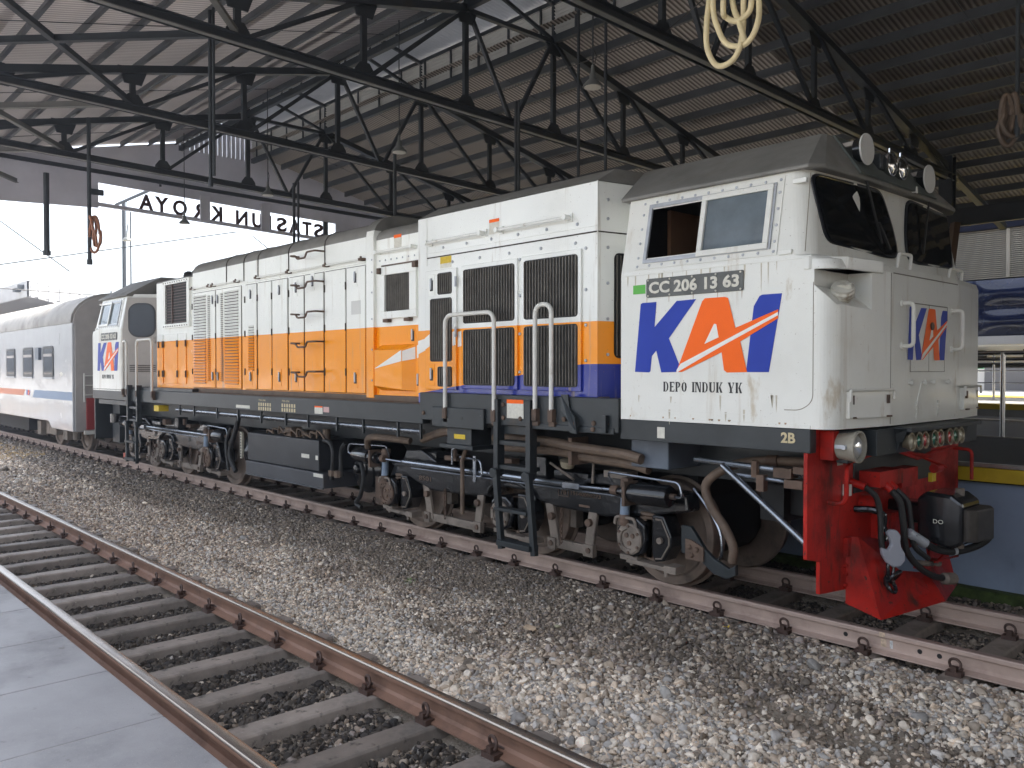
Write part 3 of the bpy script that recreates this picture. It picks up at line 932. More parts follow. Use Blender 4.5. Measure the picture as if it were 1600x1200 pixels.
# trusses
YA, YB = 1.1, 15.9
NODL = [YL - 1.66 * k for k in range(0, 4)] ; NODR = [YR + 1.66 * k for k in range(0, 5)]
def chz(y): return ZC - 0.027 * (y - 6.0)
TX = [-15.77 + 3.37 * k for k in range(0, 7)]

def truss(x):
    P = bpy.data.objects.new("roof_truss", None); COL.objects.link(P); P.parent = shed
    P["label"] = "dark steel roof truss with light-edged bottom chord"
    OFF[P.name] = OFF[shed.name]
    m = MB()
    for dx in (-0.045, 0.045):
        m.bar((x + dx, YA, chz(YA)), (x + dx, YB, chz(YB)), 0.012, 0.09)
        m.bar((x + dx * 1.7, YA, chz(YA) + 0.05), (x + dx * 1.7, YB, chz(YB) + 0.05), 0.07, 0.01)
    m.build("bottom_chord", M_steel, P, smooth=0)
    m = MB()
    m.bar((x + 0.055, YA, chz(YA) - 0.047), (x + 0.055, YB, chz(YB) - 0.047), 0.07, 0.012)
    m.build("chord_flange", M_steeledge, P, smooth=0)
    m = MB()
    m.bar((x, YE0 + 0.1, zl(YE0 + 0.1) - 0.12), (x, YL, Z1 - 0.12), 0.12, 0.10)
    m.bar((x, YR, Z1 - 0.12), (x, YE1 - 0.1, zr(YE1 - 0.1) - 0.12), 0.12, 0.10)
    m.build("top_chord", M_steel, P, smooth=0)
    m = MB(); d = MB(); g = MB()
    for s, nod, zf in ((-1, NODL, zl), (1, NODR, zr)):
        for i, yy in enumerate(nod):
            zt, zb = zf(yy) - 0.12, chz(yy)
            if zt - zb > 0.15:
                m.bar((x - 0.02, yy, zb), (x - 0.02, yy, zt), 0.075, 0.055, (1, 0, 0))
            if i + 1 < len(nod):
                y2 = nod[i + 1]
                d.bar((x + 0.02, yy, zt), (x + 0.02, y2, chz(y2)), 0.055, 0.05, (1, 0, 0))
            wq = 0.17
            g.prism([(x - 0.01, yy - wq, zb - 0.02), (x - 0.01, yy + wq, zb - 0.02), (x - 0.01, yy + wq * 0.8, zb + 0.13), (x - 0.01, yy + 0.07, zb + 0.22), (x - 0.01, yy - 0.07, zb + 0.22), (x - 0.01, yy - wq * 0.8, zb + 0.13)], (0.02, 0, 0))
            g.prism([(x - 0.01, yy - wq * 1.2, zt + 0.03 * -s), (x - 0.01, yy + wq * 1.2, zt + 0.03 * s * -1), (x - 0.01, yy + wq * 0.7, zt - 0.20), (x - 0.01, yy - wq * 0.7, zt - 0.20)], (0.02, 0, 0))
    # bracing of the monitor
    d.bar((x, YL, Z1 - 0.05), (x, 8.37, chz(8.37) + 0.0), 0.055, 0.05, (1, 0, 0))
    d.bar((x, YR, Z1 - 0.05), (x, 8.37, chz(8.37) + 0.0), 0.055, 0.05, (1, 0, 0))
    d.bar((x, YL, ZM - 0.06), (x, 8.37, ZM + 0.13), 0.05, 0.05); d.bar((x, 8.37, ZM + 0.13), (x, YR, ZM - 0.06), 0.05, 0.05)
    d.bar((x, YL, ZM - 0.06), (x, YR, Z1 - 0.1), 0.045, 0.045, (1, 0, 0))
    m.bar((x, YL, Z1 - 0.1), (x, YL, ZM), 0.06, 0.05, (1, 0, 0)); m.bar((x, YR, Z1 - 0.1), (x, YR, ZM), 0.06, 0.05, (1, 0, 0))
    m.bar((x, YL, Z1 - 0.13), (x, YR, Z1 - 0.13), 0.07, 0.06)
    m.build_each("truss_post", M_steel, P, smooth=0)
    d.build_each("diagonal", M_steel, P, smooth=0)
    g.build_each("gusset_plate", M_steel, P, smooth=0)
    return P
for x in TX:
    truss(x)

# wind bracing in the bottom-chord plane (near bays), light-edged angles
br = [((-12.4, 4.18), (-9.03, 1.3)), ((-12.4, 1.3), (-9.03, 4.18)), ((-9.03, 4.18), (-5.66, 1.3)), ((-15.77, 4.18), (-12.4, 1.3)), ((-15.77, 1.3), (-12.4, 4.18)), ((-19.05, 4.18), (-15.77, 1.3)), ((-19.05, 1.3), (-15.77, 4.18)), ((-5.66, 4.18), (-2.29, 1.3))]
for (a, b) in br:
    m = MB()
    m.bar((a[0], a[1], chz(a[1]) + 0.1), (b[0], b[1], chz(b[1]) + 0.1), 0.012, 0.085)
    m.bar((a[0], a[1], chz(a[1]) + 0.057), (b[0], b[1], chz(b[1]) + 0.057), 0.07, 0.01)
    m.build("wind_brace", M_steeledge if random.random() < 0.5 else M_steel, shed, smooth=0)
# thin sag rods between purlins
m = MB()
for x in [XG + 1.7 + 3.37 * k for k in range(0, 8)]:
    m.tube([(x, YE0 + 1, zl(YE0 + 1) - 0.02), (x, YL - 0.2, zl(YL) - 0.02)], 0.006, 4)
    m.tube([(x, YR + 0.2, zr(YR) - 0.02), (x, YE1 - 0.5, zr(YE1 - 0.5) - 0.02)], 0.006, 4)
m.build("sag_rods", M_steel, shed, smooth=0)
# columns
for x in TX:
    m = MB()
    m.box(x - 0.11, x + 0.11, 15.55, 15.57, 1.0, 5.6); m.box(x - 0.11, x + 0.11, 15.73, 15.75, 1.0, 5.6); m.box(x - 0.008, x + 0.008, 15.57, 15.73, 1.0, 5.6)
    m.build("column", M_steel, shed, smooth=0)
    m = MB()
    if not (-8 < x < 0.5):
        m.box(x - 0.11, x + 0.11, 1.12, 1.14, -0.1, 5.6); m.box(x - 0.11, x + 0.11, 1.30, 1.32, -0.1, 5.6); m.box(x - 0.008, x + 0.008, 1.14, 1.30, -0.1, 5.6)
        m.build("column", M_steel, shed, smooth=0)
m = MB(); m.bar((-5.6, 15.3, 2.6), (-5.45, 15.45, 4.4), 0.16, 0.10)
m.build("timber_brace", pm("brown_timber", (0.10, 0.055, 0.03), 0.7, var=(4, 0.3)), shed, smooth=0)
MB().box(XG, XR1, 15.5, 15.6, 4.35, 4.65).build("eaves_girder", M_steel, shed, smooth=0)
MB().box(XG, XR1, 0.98, 1.08, 5.15, 5.45).build("eaves_girder", M_steel, shed, smooth=0)

# gable at the far end: ribbed cladding with the station sign hung in the gap below
def gz_top(y): return zl(y) + 0.045 if y < 8.37 else zr(y) + 0.11
def gable_piece(pts):
    return MB().prism([(XG - 0.02, y, z) for y, z in pts], (-0.05, 0, 0))
SGY0, SGY1 = 5.75, 11.55
lowL = [(YE0, 4.98), (SGY0, 5.38)]
gable_piece([(YE0, 5.11), (SGY0, 5.34), (SGY0, 5.88), (SGY1, 5.68), (SGY1, 5.20), (YE1, 3.7), (YE1, gz_top(YE1)), (YR, gz_top(YR)), (YR, 6.9), (YL, 6.9), (YL, gz_top(YL)), (YE0, gz_top(YE0))]).build("gable_wall", M_gable, shed, smooth=0)
m = MB()
y = YE0 + 0.1
while y < YE1 - 0.1:
    lo = 4.94 + (y - YE0) * 0.048 if y < SGY0 else (5.88 - 0.0345 * (y - SGY0) if y < SGY1 else 5.2 - (y - SGY1) * 0.204)
    hi = gz_top(y) if not (YL < y < YR) else 6.9
    if False: m.box(XG - 0.015, XG + 0.006, y - 0.02, y + 0.02, lo + 0.005, hi)
    y += 0.16
m = MB()
y = YL + 0.06
while y < YR:
    m.box(XG - 0.04, XG - 0.01, y - 0.046, y + 0.046, 6.9, ZM + 0.1); y += 0.11
m.build("gable_vent_slats", M_gable, shed, smooth=0)
m = MB()
for (ya, za, yb, zb) in ((YE0, 6.1, YL, 6.4), (YL, 6.4, YE1, 4.9)):
    pass
m.bar((XG + 0.06, YA, 6.18), (XG + 0.06, YE1 - 3, 5.90), 0.06, 0.08)
m.build("gable_rail", M_steel, shed, smooth=0)

# station sign: letters are seen from behind, so they read mirrored
sg = thing("station_sign", "station name in dark mirrored cut-out letters, seen from behind under the gable", "sign", (XG, 8.6, 5.4))
def sgz(y): return 5.45 - 0.0345 * (y - SGY0)
m = MB(); m.bar((XG - 0.05, SGY0 - 0.1, sgz(SGY0) - 0.03), (XG - 0.05, SGY1 + 0.1, sgz(SGY1) - 0.03), 0.08, 0.075)
m.build("sign_rail", M_gable, sg, smooth=0)
# letter centres along the rail (reading order runs from high y to low y)
for chx, yc, w in (("S", 11.05, 0.27), ("T", 10.72, 0.25), ("A", 10.38, 0.31), ("S", 10.02, 0.27), ("I", 9.70, 0.07), ("U", 9.38, 0.27), ("N", 8.98, 0.29), ("K", 8.35, 0.29), ("R", 7.94, 0.28), ("O", 7.50, 0.32), ("Y", 7.09, 0.30), ("A", 6.75, 0.31)):
    tm = text_mb(chx, 0.4, (0, -1, 0), (0, 0, 1), (XG - 0.03, yc + w / 2, sgz(yc) + 0.0), depth=0.03, bold=0.012, width=w, height=0.35)
    tm.build("letter", M_sign, sg, smooth=0)
for yc in (9.55, 8.05):
    MB().box(XG + 0.0, XG + 0.06, yc - 0.11, yc + 0.11, sgz(yc) - 0.05, 5.9).build("sign_hanger", M_gable, sg, smooth=0)
MB().box(XG - 0.05, XG + 0.03, SGY0 - 0.22, SGY0 + 0.10, 5.60, 5.72).build("flood_lamp", M_steel, sg, smooth=0, bevel=0.01)
MB().box(XG - 0.09, XG - 0.03, 11.2, 11.32, sgz(11.2), 5.75).build("flood_lamp_bracket", M_steel, sg, smooth=0)

# pendant lamps in a row above the gap between the tracks
def lamp(x, y, z, lab, zt):
    t = thing("pendant_lamp", lab, "lamp", (x, y, z), "enamel pendant lamps under the shed roof")
    MB().tube([(x, y, zt), (x, y, z + 0.22)], 0.009, 6).build("suspension_rod", M_steel, t)
    MB().tube([(x + 0.01, y, z + 0.42), (x + 0.05, y, z + 0.34), (x + 0.03, y, z + 0.25), (x + 0.005, y, z + 0.2)], 0.006, 5).build("cable", M_rubber, t)
    MB().lathe([(0.018, 0.24), (0.022, 0.16), (0.036, 0.145), (0.036, 0.09), (0.06, 0.07), (0.108, 0.02), (0.115, 0.0), (0.112, 0.0), (0.10, 0.02), (0.05, 0.06), (0.0, 0.065)], (x, y, z), (0, 0, 1), 24).build("lamp_shade", M_lampshade, t, smooth=50)
    MB().lathe([(0.0, 0.0), (0.096, 0.004), (0.095, 0.012), (0.0, 0.03)], (x, y, z - 0.012), (0, 0, 1), 20).build("diffuser", M_lampin, t, smooth=50)
for x, z, lab in ((-6.29, 5.02, "pendant lamp hanging above the rear of the near cab roof, largest of the row"), (-10.0, 5.0, "pendant lamp hanging above the radiator section, in front of the louvred clerestory"),
                  (-14.05, 5.0, "pendant lamp hanging against the gable wall, above the last letters of the sign"), (-17.85, 4.98, "pendant lamp hanging in front of the middle of the station sign"), (-21.4, 5.02, "small pendant lamp hanging against the white sky below the sign")):
    lamp(x, 7.05, z, lab, zl(7.05) if x > XG else 6.0)
m = MB(); m.bar((XG, 7.05, 6.0), (-22.2, 7.05, 6.0), 0.05, 0.05)
tag(m.build("lamp_bracket", M_steel, loc=(XG, 7.05, 6.0), smooth=0), "steel arm carrying the outermost pendant lamp beyond the gable", "bracket")

# drop pipes and coiled hoses hanging between the tracks
def pipe(x, y, z0, z1, r, lab, double=0.0):
    m = MB(); m.cyl((x, y, z0), (x, y, z1), r, n=10)
    if double: m.cyl((x + double, y, z0 + 0.05), (x + double, y, z1), r * 0.8, n=10)
    m.cyl((x, y, z0 - 0.06), (x, y, z0 + 0.02), r * 1.35, n=10)
    o = m.build("drop_pipe", M_steel, loc=(x, y, z0))
    tag(o, lab, "pipe", "drop pipes hanging from the shed roof")
pipe(-17.0, 4.2, 4.02, 5.45, 0.05, "short thick drop pipe ending against the white sky above the coach roof")
pipe(-14.5, 4.2, 3.62, 5.9, 0.032, "drop pipe carrying the coiled orange hose against the white sky")
pipe(-9.83, 4.2, 4.12, 6.15, 0.022, "pair of thin drop pipes hanging in front of a truss gusset, before the station sign", 0.10)
pipe(-14.9, 8.02, 2.6, 5.5, 0.028, "pair of drop pipes crossing the last letters of the station sign", 0.17)
pipe(-11.5, 8.02, 2.6, 5.5, 0.028, "single drop pipe ending behind the locomotive hood beside the roof arch")
pipe(-8.58, 8.02, 2.6, 5.6, 0.022, "pair of drop pipes behind the radiator section roof, at its middle", 0.06)
pipe(-7.4, 8.02, 2.6, 6.9, 0.020, "long thin dark pipe on the radiator side of the largest pendant lamp")
pipe(-6.94, 8.02, 2.6, 6.9, 0.020, "long thin dark pipe on the cab side of the largest pendant lamp")
pipe(-2.34, 8.0, 3.9, 6.9, 0.018, "slim light drop pipe above the far platform with the brown coiled hose")

def coil(x, y, z, w, h, r, turns, mat, name, lab, seed):
    rr = random.Random(seed)
    t = thing(name, lab, "hose", (x, y, z))
    for k in range(turns):
        pts = []
        ww, hh = w * rr.uniform(0.55, 1.0), h * rr.uniform(0.72, 1.0)
        ox, oy = rr.uniform(-0.25, 0.25) * w, rr.uniform(-0.05, 0.05)
        lean = rr.uniform(-0.25, 0.25)
        for i in range(25):
            th = 2 * math.pi * i / 24
            q = math.sin(th)
            pts.append((x + ox + ww / 2 * math.cos(th) * (0.6 + 0.4 * (q < 0)) + lean * hh / 2 * (q - 1) * 0.4, y + oy + 0.03 * k + 0.05 * math.cos(th + k), z - hh / 2 + hh / 2 * q))
        MB().tube(spline(pts, 3), r, 8, cap=False).build("hose_loop", mat, t)
    return t
M_cream = pm("cream_hose", (0.55, 0.46, 0.27), 0.42, var=(12, 0.12))
ch = thing("cream_hose", "coiled cream rubber hose hanging in loops above the near cab", "hose", (-2.66, 4.2, 4.4))
def onp(px, py, Y=4.2):
    d = fw * 1312 + rt * (px - 800) - up * (py - 600)
    return Vector((0, 0, 1.87)) + d * (Y / d.y)
for pts in ([(1112, -60), (1108, 0), (1104, 40), (1105, 75), (1117, 100), (1132, 102), (1148, 90), (1158, 65), (1162, 20), (1160, -60)],
            [(1118, -60), (1114, 10), (1122, 45), (1135, 68), (1155, 72), (1172, 62), (1184, 35), (1186, 5), (1180, -60)],
            [(1133, -60), (1130, 15), (1136, 28), (1150, 33), (1165, 25), (1174, 5), (1172, -60)],
            [(1140, -60), (1145, 5), (1155, 35), (1164, 66)]):
    q = [onp(a, b, 4.2 + 0.03 * random.uniform(-1, 1)) for a, b in pts]
    MB().tube(spline(q, 6), 0.0165, 10).build("hose_loop", M_cream, ch)
coil(-14.42, 4.2, 4.32, 0.30, 0.62, 0.020, 4, pm("orange_hose", (0.30, 0.12, 0.06), 0.5, var=(8, 0.3)), "orange_hose", "coiled brownish-orange hose hanging from a drop pipe against the white sky", 5)
coil(-2.37, 7.95, 4.20, 0.17, 0.42, 0.022, 4, pm("dark_brown_hose", (0.10, 0.07, 0.05), 0.5, var=(8, 0.3)), "brown_hose", "coiled dark brown hose hanging from a slim pipe above the far platform", 9)

# wires strung across the open end
def wire(name, lab, pts, r=0.012):
    m = MB(); m.tube(pts, r, 5)
    tag(m.build(name, M_rubber, loc=pts[0]), lab, "wire")
wire("overhead_wire", "thin overhead wire running almost level across the white sky", [(-24, 2.0, 3.95), (-24.3, 9.0, 3.86), (-24.5, 15, 3.8)])
wire("stay_wire", "thin stay wire slanting up across the sky towards the station sign", [(-21.5, 4.3, 4.2), (-20.0, 9.2, 5.3)])
wire("stay_wire", "thin stay wire slanting down towards the locomotive hood", [(-20.0, 9.6, 5.25), (-20.5, 12.5, 3.6)])
wire("stay_wire", "short stay wire slanting down beside the short thick drop pipe", [(-20.5, 3.8, 5.3), (-20.8, 5.6, 4.1)])
wire("roof_cable", "thin light cable strung from the roof truss across the corrugated roof", [(-9.9, 8.6, 6.1), (-5.66, 7.5, 5.55), (-2.5, 5.6, 5.3)], 0.006)
ms = MB(); ms.cyl((-25.3, 8.25, -0.3), (-25.3, 8.25, 6.7), 0.055, n=10)
ms.cyl((-24.6, 8.2, -0.3), (-24.6, 8.2, 6.3), 0.02, n=8); ms.cyl((-26.3, 8.2, -0.3), (-26.3, 8.2, 4.2), 0.02, n=6)
tag(ms.build("signal_mast", M_steel, loc=(-25.3, 8.25, -0.3)), "tall dark mast with thin companion rods rising behind the coach roof", "mast")

# ------------------------------------------------------------------ canopy far behind the coach
M_can = pm("canopy_sheet", (0.40, 0.40, 0.40), 0.6, var=(2, 0.1))
M_cand = pm("canopy_soffit", (0.22, 0.22, 0.23), 0.7)
cp = thing("platform_canopy", "pale corrugated platform canopy with gabled end far behind the passenger coach", "canopy", (-45, 12, 0))
cx0, cx1, cy0, cy1 = -72, -37.7, 8.6, 17.0
def cz(y): return 5.42 - 0.23 * (y - cy0)
e = MB()
y = cy0
while y < cy1:
    e.box(cx1 - 0.05, cx1 + 0.03 * (int(y * 10) % 2), y, y + 0.13, cz(y) - 0.62, cz(y)); y += 0.13
e.build("gable_end", M_can, cp, smooth=0)
MB().box(cx0, cx1, cy0, cy0 + 0.06, 4.80, 5.44).build("fascia", M_can, cp, smooth=0)
MB().prism([(cx0, cy0 + 0.06, 5.40), (cx0, cy1, cz(cy1)), (cx0, cy1, cz(cy1) + 0.05), (cx0, cy0 + 0.06, 5.45)], (cx1 - cx0, 0, 0)).build("roof", M_can, cp, smooth=0)
MB().prism([(cx0, cy0 + 0.06, 4.78), (cx0, cy1, 4.78 - 1.2), (cx0, cy1, 4.82 - 1.2), (cx0, cy0 + 0.06, 4.82)], (cx1 - cx0, 0, 0)).build("soffit", M_cand, cp, smooth=0)
for x in (-40, -48, -56, -64):
    MB().box(x - 0.12, x + 0.12, 12.5, 12.74, 0.9, 4.2).build("column", M_cand, cp, smooth=0)
lm = MB(); lm.box(cx1 - 1.4, cx1 - 1.0, cy0 - 0.22, cy0, 5.05, 5.2); lm.box(cx1 - 0.7, cx1 - 0.5, cy0 - 0.2, cy0, 5.1, 5.3)
lm.build("flood_lamp", M_steel, cp, smooth=0)

# ------------------------------------------------------------------ building and fittings across the right-hand platform
M_cladblue = pm("blue_cladding", (0.006, 0.012, 0.042), 0.16, coat=0.5, var=(1.5, 0.15))
M_fascia = pm("dark_blue_fascia", (0.003, 0.005, 0.016), 0.7, spec=0.15)
M_beige = pm("louvre_beige", (0.27, 0.245, 0.20), 0.6, var=(2, 0.12))
M_back = pm("back_wall_white", (0.72, 0.71, 0.68), 0.5, var=(1, 0.06))
M_ss = pm("stainless", (0.55, 0.55, 0.55), 0.22, metal=1.0)
sb = thing("station_building", "station building across the platform with beige louvres above glossy blue cladding", "building", (-2, 16, 1))
# quilted glossy cladding panels
YW = 21.0
qv, qf = [], []
nx_, nz_ = 14 * 8, 2 * 8
for i in range(nx_ + 1):
    for j in range(nz_ + 1):
        u, v = i / 8, j / 8
        b = abs(math.sin(math.pi * u)) ** 0.9 * abs(math.sin(math.pi * v)) ** 0.9 * 1.5
        qv.append((-13.0 + u * 1.5, YW - 0.09 * b, 2.645 + v * 0.637))
for i in range(nx_):
    for j in range(nz_):
        a = i * (nz_ + 1) + j
        qf.append((a, a + nz_ + 1, a + nz_ + 2, a + 1))
MB().add(qv, qf).build("blue_cladding", M_cladblue, sb, smooth=180)
MB().box(-13, 8, YW + 0.1, YW + 0.4, 2.62, 3.95).build("cladding_backing", M_fascia, sb, smooth=0)
m = MB(); z = 3.955
while z < 5.06:
    m.prism([(-13, YW + 0.02, z), (-13, YW + 0.09, z + 0.03), (-13, YW + 0.09, z + 0.042), (-13, YW + 0.02, z + 0.018)], (21, 0, 0)); z += 0.045
m.build("louvre", M_beige, sb, smooth=0)
MB().box(-13, 8, YW + 0.12, YW + 0.25, 3.955, 5.08).build("louvre_backing", M_cand, sb, smooth=0)
for x in [-12.6 + 1.26 * k for k in range(17)]:
    MB().box(x - 0.037, x + 0.037, YW, YW + 0.1, 3.96, 5.06).build("louvre_post", M_beige, sb, smooth=0)
MB().box(-13, 8, YW - 0.06, YW + 0.25, 5.07, 7.2).build("fascia", M_fascia, sb, smooth=0)
MB().box(-13, 8, YW - 0.12, YW + 0.3, 2.44, 2.635).build("white_beam", pm("beam_grey_white", (0.5, 0.5, 0.5), 0.5), sb, smooth=0)
MB().box(-13, 8, YW + 0.35, YW + 0.5, 2.02, 2.44).build("sign_band", M_back, sb, smooth=0)
MB().box(-13, 8, YW + 0.32, YW + 0.52, 1.92, 2.015).build("dark_rail", M_rubber, sb, smooth=0)
MB().box(-30, 20, 28.0, 28.2, 1.25, 6.0).build("back_wall", M_back, sb, smooth=0)
for x in (-9.0, -7.2, -4.2):
    MB().box(x, x + 1.2, 27.97, 28.0, 1.25, 2.6).build("doorway", pm("doorway_dark", (0.16, 0.16, 0.17), 0.4) if "doorway_dark" not in MATS else MATS["doorway_dark"], sb, smooth=0)
MB().box(-7.06, -6.82, YW + 0.15, YW + 0.34, 2.09, 2.32).build("loudspeaker", M_rubber, sb, smooth=0, bevel=0.01)
for x in (-5.95, -5.45):
    MB().box(x - 0.12, x + 0.12, YW + 0.335, YW + 0.35, 2.09, 2.34).build("pictogram", M_black_txt, sb, smooth=0)
    q = MB(); q.bar((x - 0.08, YW + 0.332, 2.13), (x + 0.08, YW + 0.332, 2.29), 0.006, 0.028, (0, 0, 1)); q.bar((x + 0.08, YW + 0.332, 2.13), (x - 0.08, YW + 0.332, 2.29), 0.006, 0.028, (0, 0, 1))
    q.build_each("pictogram_bar", M_label_w, sb, smooth=0)
ex = MB().box(-7.42, -6.98, YW + 0.6, YW + 0.66, 1.90, 2.10).build("exit_sign", pm("exit_green", (0.02, 0.26, 0.13), 0.4), smooth=0, loc=(-7.2, YW + 0.6, 2.0))
tag(ex, "small green exit sign hanging under the blue cladding above the second platform", "sign")
MB().box(-7.22, -7.18, YW + 0.62, YW + 0.64, 2.10, 2.6).build("sign_hanger", M_steel, ex, smooth=0)

def railing(x0, x1, y, z0, h, step, lab, bars=(), post_r=0.03):
    t = thing("platform_railing", lab, "railing", (x0, y, z0))
    MB().cyl((x0, y, z0 + h), (x1, y, z0 + h), 0.026, n=10).build("top_rail", M_ss, t)
    x = x0
    while x <= x1 + 1e-3:
        MB().cyl((x, y, z0), (x, y, z0 + h), post_r, n=12).build("post", M_ss, t); x += step
    for b in bars:
        MB().cyl((x0, y, z0 + b), (x1, y, z0 + b), 0.014, n=8).build("bar", M_ss, t)
railing(-8.27, 6, 11.43, 1.05, 1.03, 1.6, "stainless railing with single top rail on the dark platform behind the cab front")
railing(-9.7, 7, 13.6, 1.03, 1.0, 2.05, "stainless railing in the middle of the blue-tiled platform", (0.93,))
railing(-12, 9, 19.2, 1.25, 0.95, 1.0, "row of stainless barriers behind the yellow line of the second platform", (0.35, 0.6), 0.025)
# ------------------------------------------------------------------ the locomotive
loco = thing("diesel_locomotive", "white and orange diesel locomotive with two cabs and a red front beam", "locomotive", (LX, LY, 0))

def sub(name, mb, mat, parent, **k):
    return mb.build(name, mat, parent, **k)

# ---------------- KAI emblem outlines in (u, v), measured on the side of the cab
def kn(pts):
    out = []
    for x, y in pts:
        u = (x - 122) / 566.0
        top = 715 - 43 * (x - 147) / 541.0
        out.append((u, (963 - y) / (963 - top)))
    return out
K_P = kn([(147, 717), (155, 713), (215, 708), (207, 800), (300, 703), (378, 695), (268, 840), (312, 938), (298, 963), (237, 965), (215, 885), (196, 905), (190, 960), (184, 965), (122, 963)])
A_P = kn([(402, 703), (412, 692), (488, 686), (500, 690), (527, 800), (676, 731), (676, 764), (545, 850), (570, 963), (497, 965), (486, 956), (477, 890), (322, 963), (300, 963)])
T_P = kn([(449, 785), (457, 787), (466, 835), (412, 860)])
I_P = kn([(612, 682), (622, 677), (688, 672), (645, 963), (566, 963), (592, 720)])
S_P = kn([(301, 957), (318, 933), (676, 741), (676, 753), (470, 872), (303, 965)])

def emblem(fn, nrm, parent, k=1.0):
    """fn(u, v) -> point on the panel; nrm: outward"""
    n = Vector(nrm)
    def poly(pts, lift, th=0.0015):
        return MB().prism([Vector(fn(u, v)) + n * lift for u, v in pts], n * th)
    poly(K_P, 0.001).build("emblem_blue", M_logo_b, parent, smooth=0)
    poly(I_P, 0.001).build("emblem_blue", M_logo_b, parent, smooth=0)
    poly(A_P, 0.003).build("emblem_orange", M_logo_o, parent, smooth=0)
    poly(T_P, 0.005).build("emblem_white", M_logo_w, parent, smooth=0)
    poly(S_P, 0.005).build("emblem_white", M_logo_w, parent, smooth=0)

YS = 5.22                       # cab side plane
def ring(z, xr, ys, yl, xf_c, xf_m, xf_e, arc):
    """plan outline, near side first, of half a cab (near side y<LY) then mirrored"""
    h = [(xr, ys), (xf_e - arc, ys)]
    for k in range(1, 5):
        th = R(90 * k / 4)
        h.append((xf_e - arc + arc * math.sin(th), ys + arc * (1 - math.cos(th))))
    h.append((xf_m, yl))
    return h, xf_c

def cab_shell(mx, front=True):
    """mx maps world x (mirror for the far cab)"""
    flip = mx(1) < mx(0)
    def outline(xr, ys, xe, arc, xm, ym, yr=5.80, xd=None):
        h = [(xr - 0.45, yr), (xr, ys), (xe - arc, ys)]
        for k in range(1, 11):
            th = R(90 * k / 10)
            h.append((xe - arc + arc * math.sin(th), ys + arc * (1 - math.cos(th))))
        h.append((xe + (xm - xe) * 0.588, ys + arc + (ym - ys - arc) * 0.588))
        h.append((xm, ym))
        full = h + [(x, 2 * LY - y) for x, y in reversed(h)]
        return full
    lev = [(1.478, outline(-4.35, YS, -2.58, 0.13, -2.52, 5.955)),
           (1.60, outline(-4.35, YS, -2.58, 0.13, -2.52, 5.955)),
           (2.28, outline(-4.35, YS, -2.58, 0.13, -2.52, 5.955)),
           (2.535, outline(-4.35, YS, -2.58, 0.13, -2.52, 5.955)),
           (2.555, outline(-4.35, YS, -2.58, 0.13, -2.52, 5.955)),
           (2.60, outline(-4.35, YS, -2.595, 0.14, -2.535, 5.955)),
           (2.645, outline(-4.35, YS + 0.005, -2.74, 0.13, -2.70, 5.955)),
           (3.27, outline(-4.35, YS + 0.13, -2.83, 0.14, -2.79, 5.97, 5.85))]
    return lev

def sidey(z):                    # upper cab side leans in
    return YS + 0.005 + max(0.0, (z - 2.645)) * 0.2

def build_cab(mx, name, near):
    flip = mx(1) < mx(0)
    lev = cab_shell(mx)
    m = MB()
    n = len(lev[0][1])
    hole = (-4.125, -3.045, 2.70, 3.165)
    for a in range(len(lev) - 1):
        z0, o0 = lev[a]; z1, o1 = lev[a + 1]
        for i in range(n):
            j = (i + 1) % n
            if abs(z0 - 2.645) < 1e-6 and i == 1:      # upper near side, with the window opening
                X = [o0[1][0], hole[0], hole[1], o0[2][0]]; X1 = [o1[1][0], hole[0], hole[1], o1[2][0]]
                Z = [z0, hole[2], hole[3], z1]
                vs = []
                for b in range(4):
                    for c in range(4):
                        xx = X[c] + (X1[c] - X[c]) * (Z[b] - z0) / (z1 - z0)
                        vs.append((mx(xx), sidey(Z[b]), Z[b]))
                fs = []
                for b in range(3):
                    for c in range(3):
                        if b == 1 and c == 1: continue
                        f = (b * 4 + c, b * 4 + c + 1, b * 4 + c + 5, b * 4 + c + 4)
                        fs.append(f[::-1] if flip else f)
                m.add(vs, fs)
                continue
            if near and abs(z0 - 2.28) < 1e-6 and 2 <= i <= 12:
                # open corner: only the skirt below the filler recess is closed
                def zb(k): return 2.43 - 0.13 * min(1.0, (k - 2) / 7) - 0.02 * (k == 13)
                m.add([(o0[i][0], o0[i][1], z0), (o0[j][0], o0[j][1], z0), (o0[j][0], o0[j][1], zb(j)), (o0[i][0], o0[i][1], zb(i))], [(0, 1, 2, 3)])
                continue
            vs = [(mx(o0[i][0]), o0[i][1], z0), (mx(o0[j][0]), o0[j][1], z0), (mx(o1[j][0]), o1[j][1], z1), (mx(o1[i][0]), o1[i][1], z1)]
            m.add(vs, [(3, 2, 1, 0) if flip else (0, 1, 2, 3)])
    if near:
        o = lev[2][1]
        def zb(k): return 2.43 - 0.13 * min(1.0, (k - 2) / 7) - 0.02 * (k == 13)
        rim = [(o[k][0], o[k][1], zb(k)) for k in range(2, 14)]
        bx_, by_ = -2.71, 5.70
        m.add([(-2.71, YS, 2.43), (bx_, by_, 2.415), (bx_, by_, 2.535), (-2.71, YS, 2.535)], [(0, 1, 2, 3)])
        m.add([(bx_, by_, 2.415), rim[-1], (rim[-1][0], rim[-1][1], 2.535), (bx_, by_, 2.535)], [(0, 1, 2, 3)])
        for k in range(len(rim) - 1): m.add([(bx_, by_, 2.415), rim[k], rim[k + 1]], [(0, 1, 2)])
        m.add([(bx_, by_, 2.535)] + [(o[k][0], o[k][1], 2.535) for k in range(2, 14)], [tuple(range(12, -1, -1))])
    # top and bottom
    for z, o, up_ in ((lev[0][0], lev[0][1], False), (lev[-1][0], lev[-1][1], True)):
        f = list(range(n))
        if up_ == flip: f = f[::-1]
        m.add([(mx(x), y, z) for x, y in o], [tuple(f)])
    return m

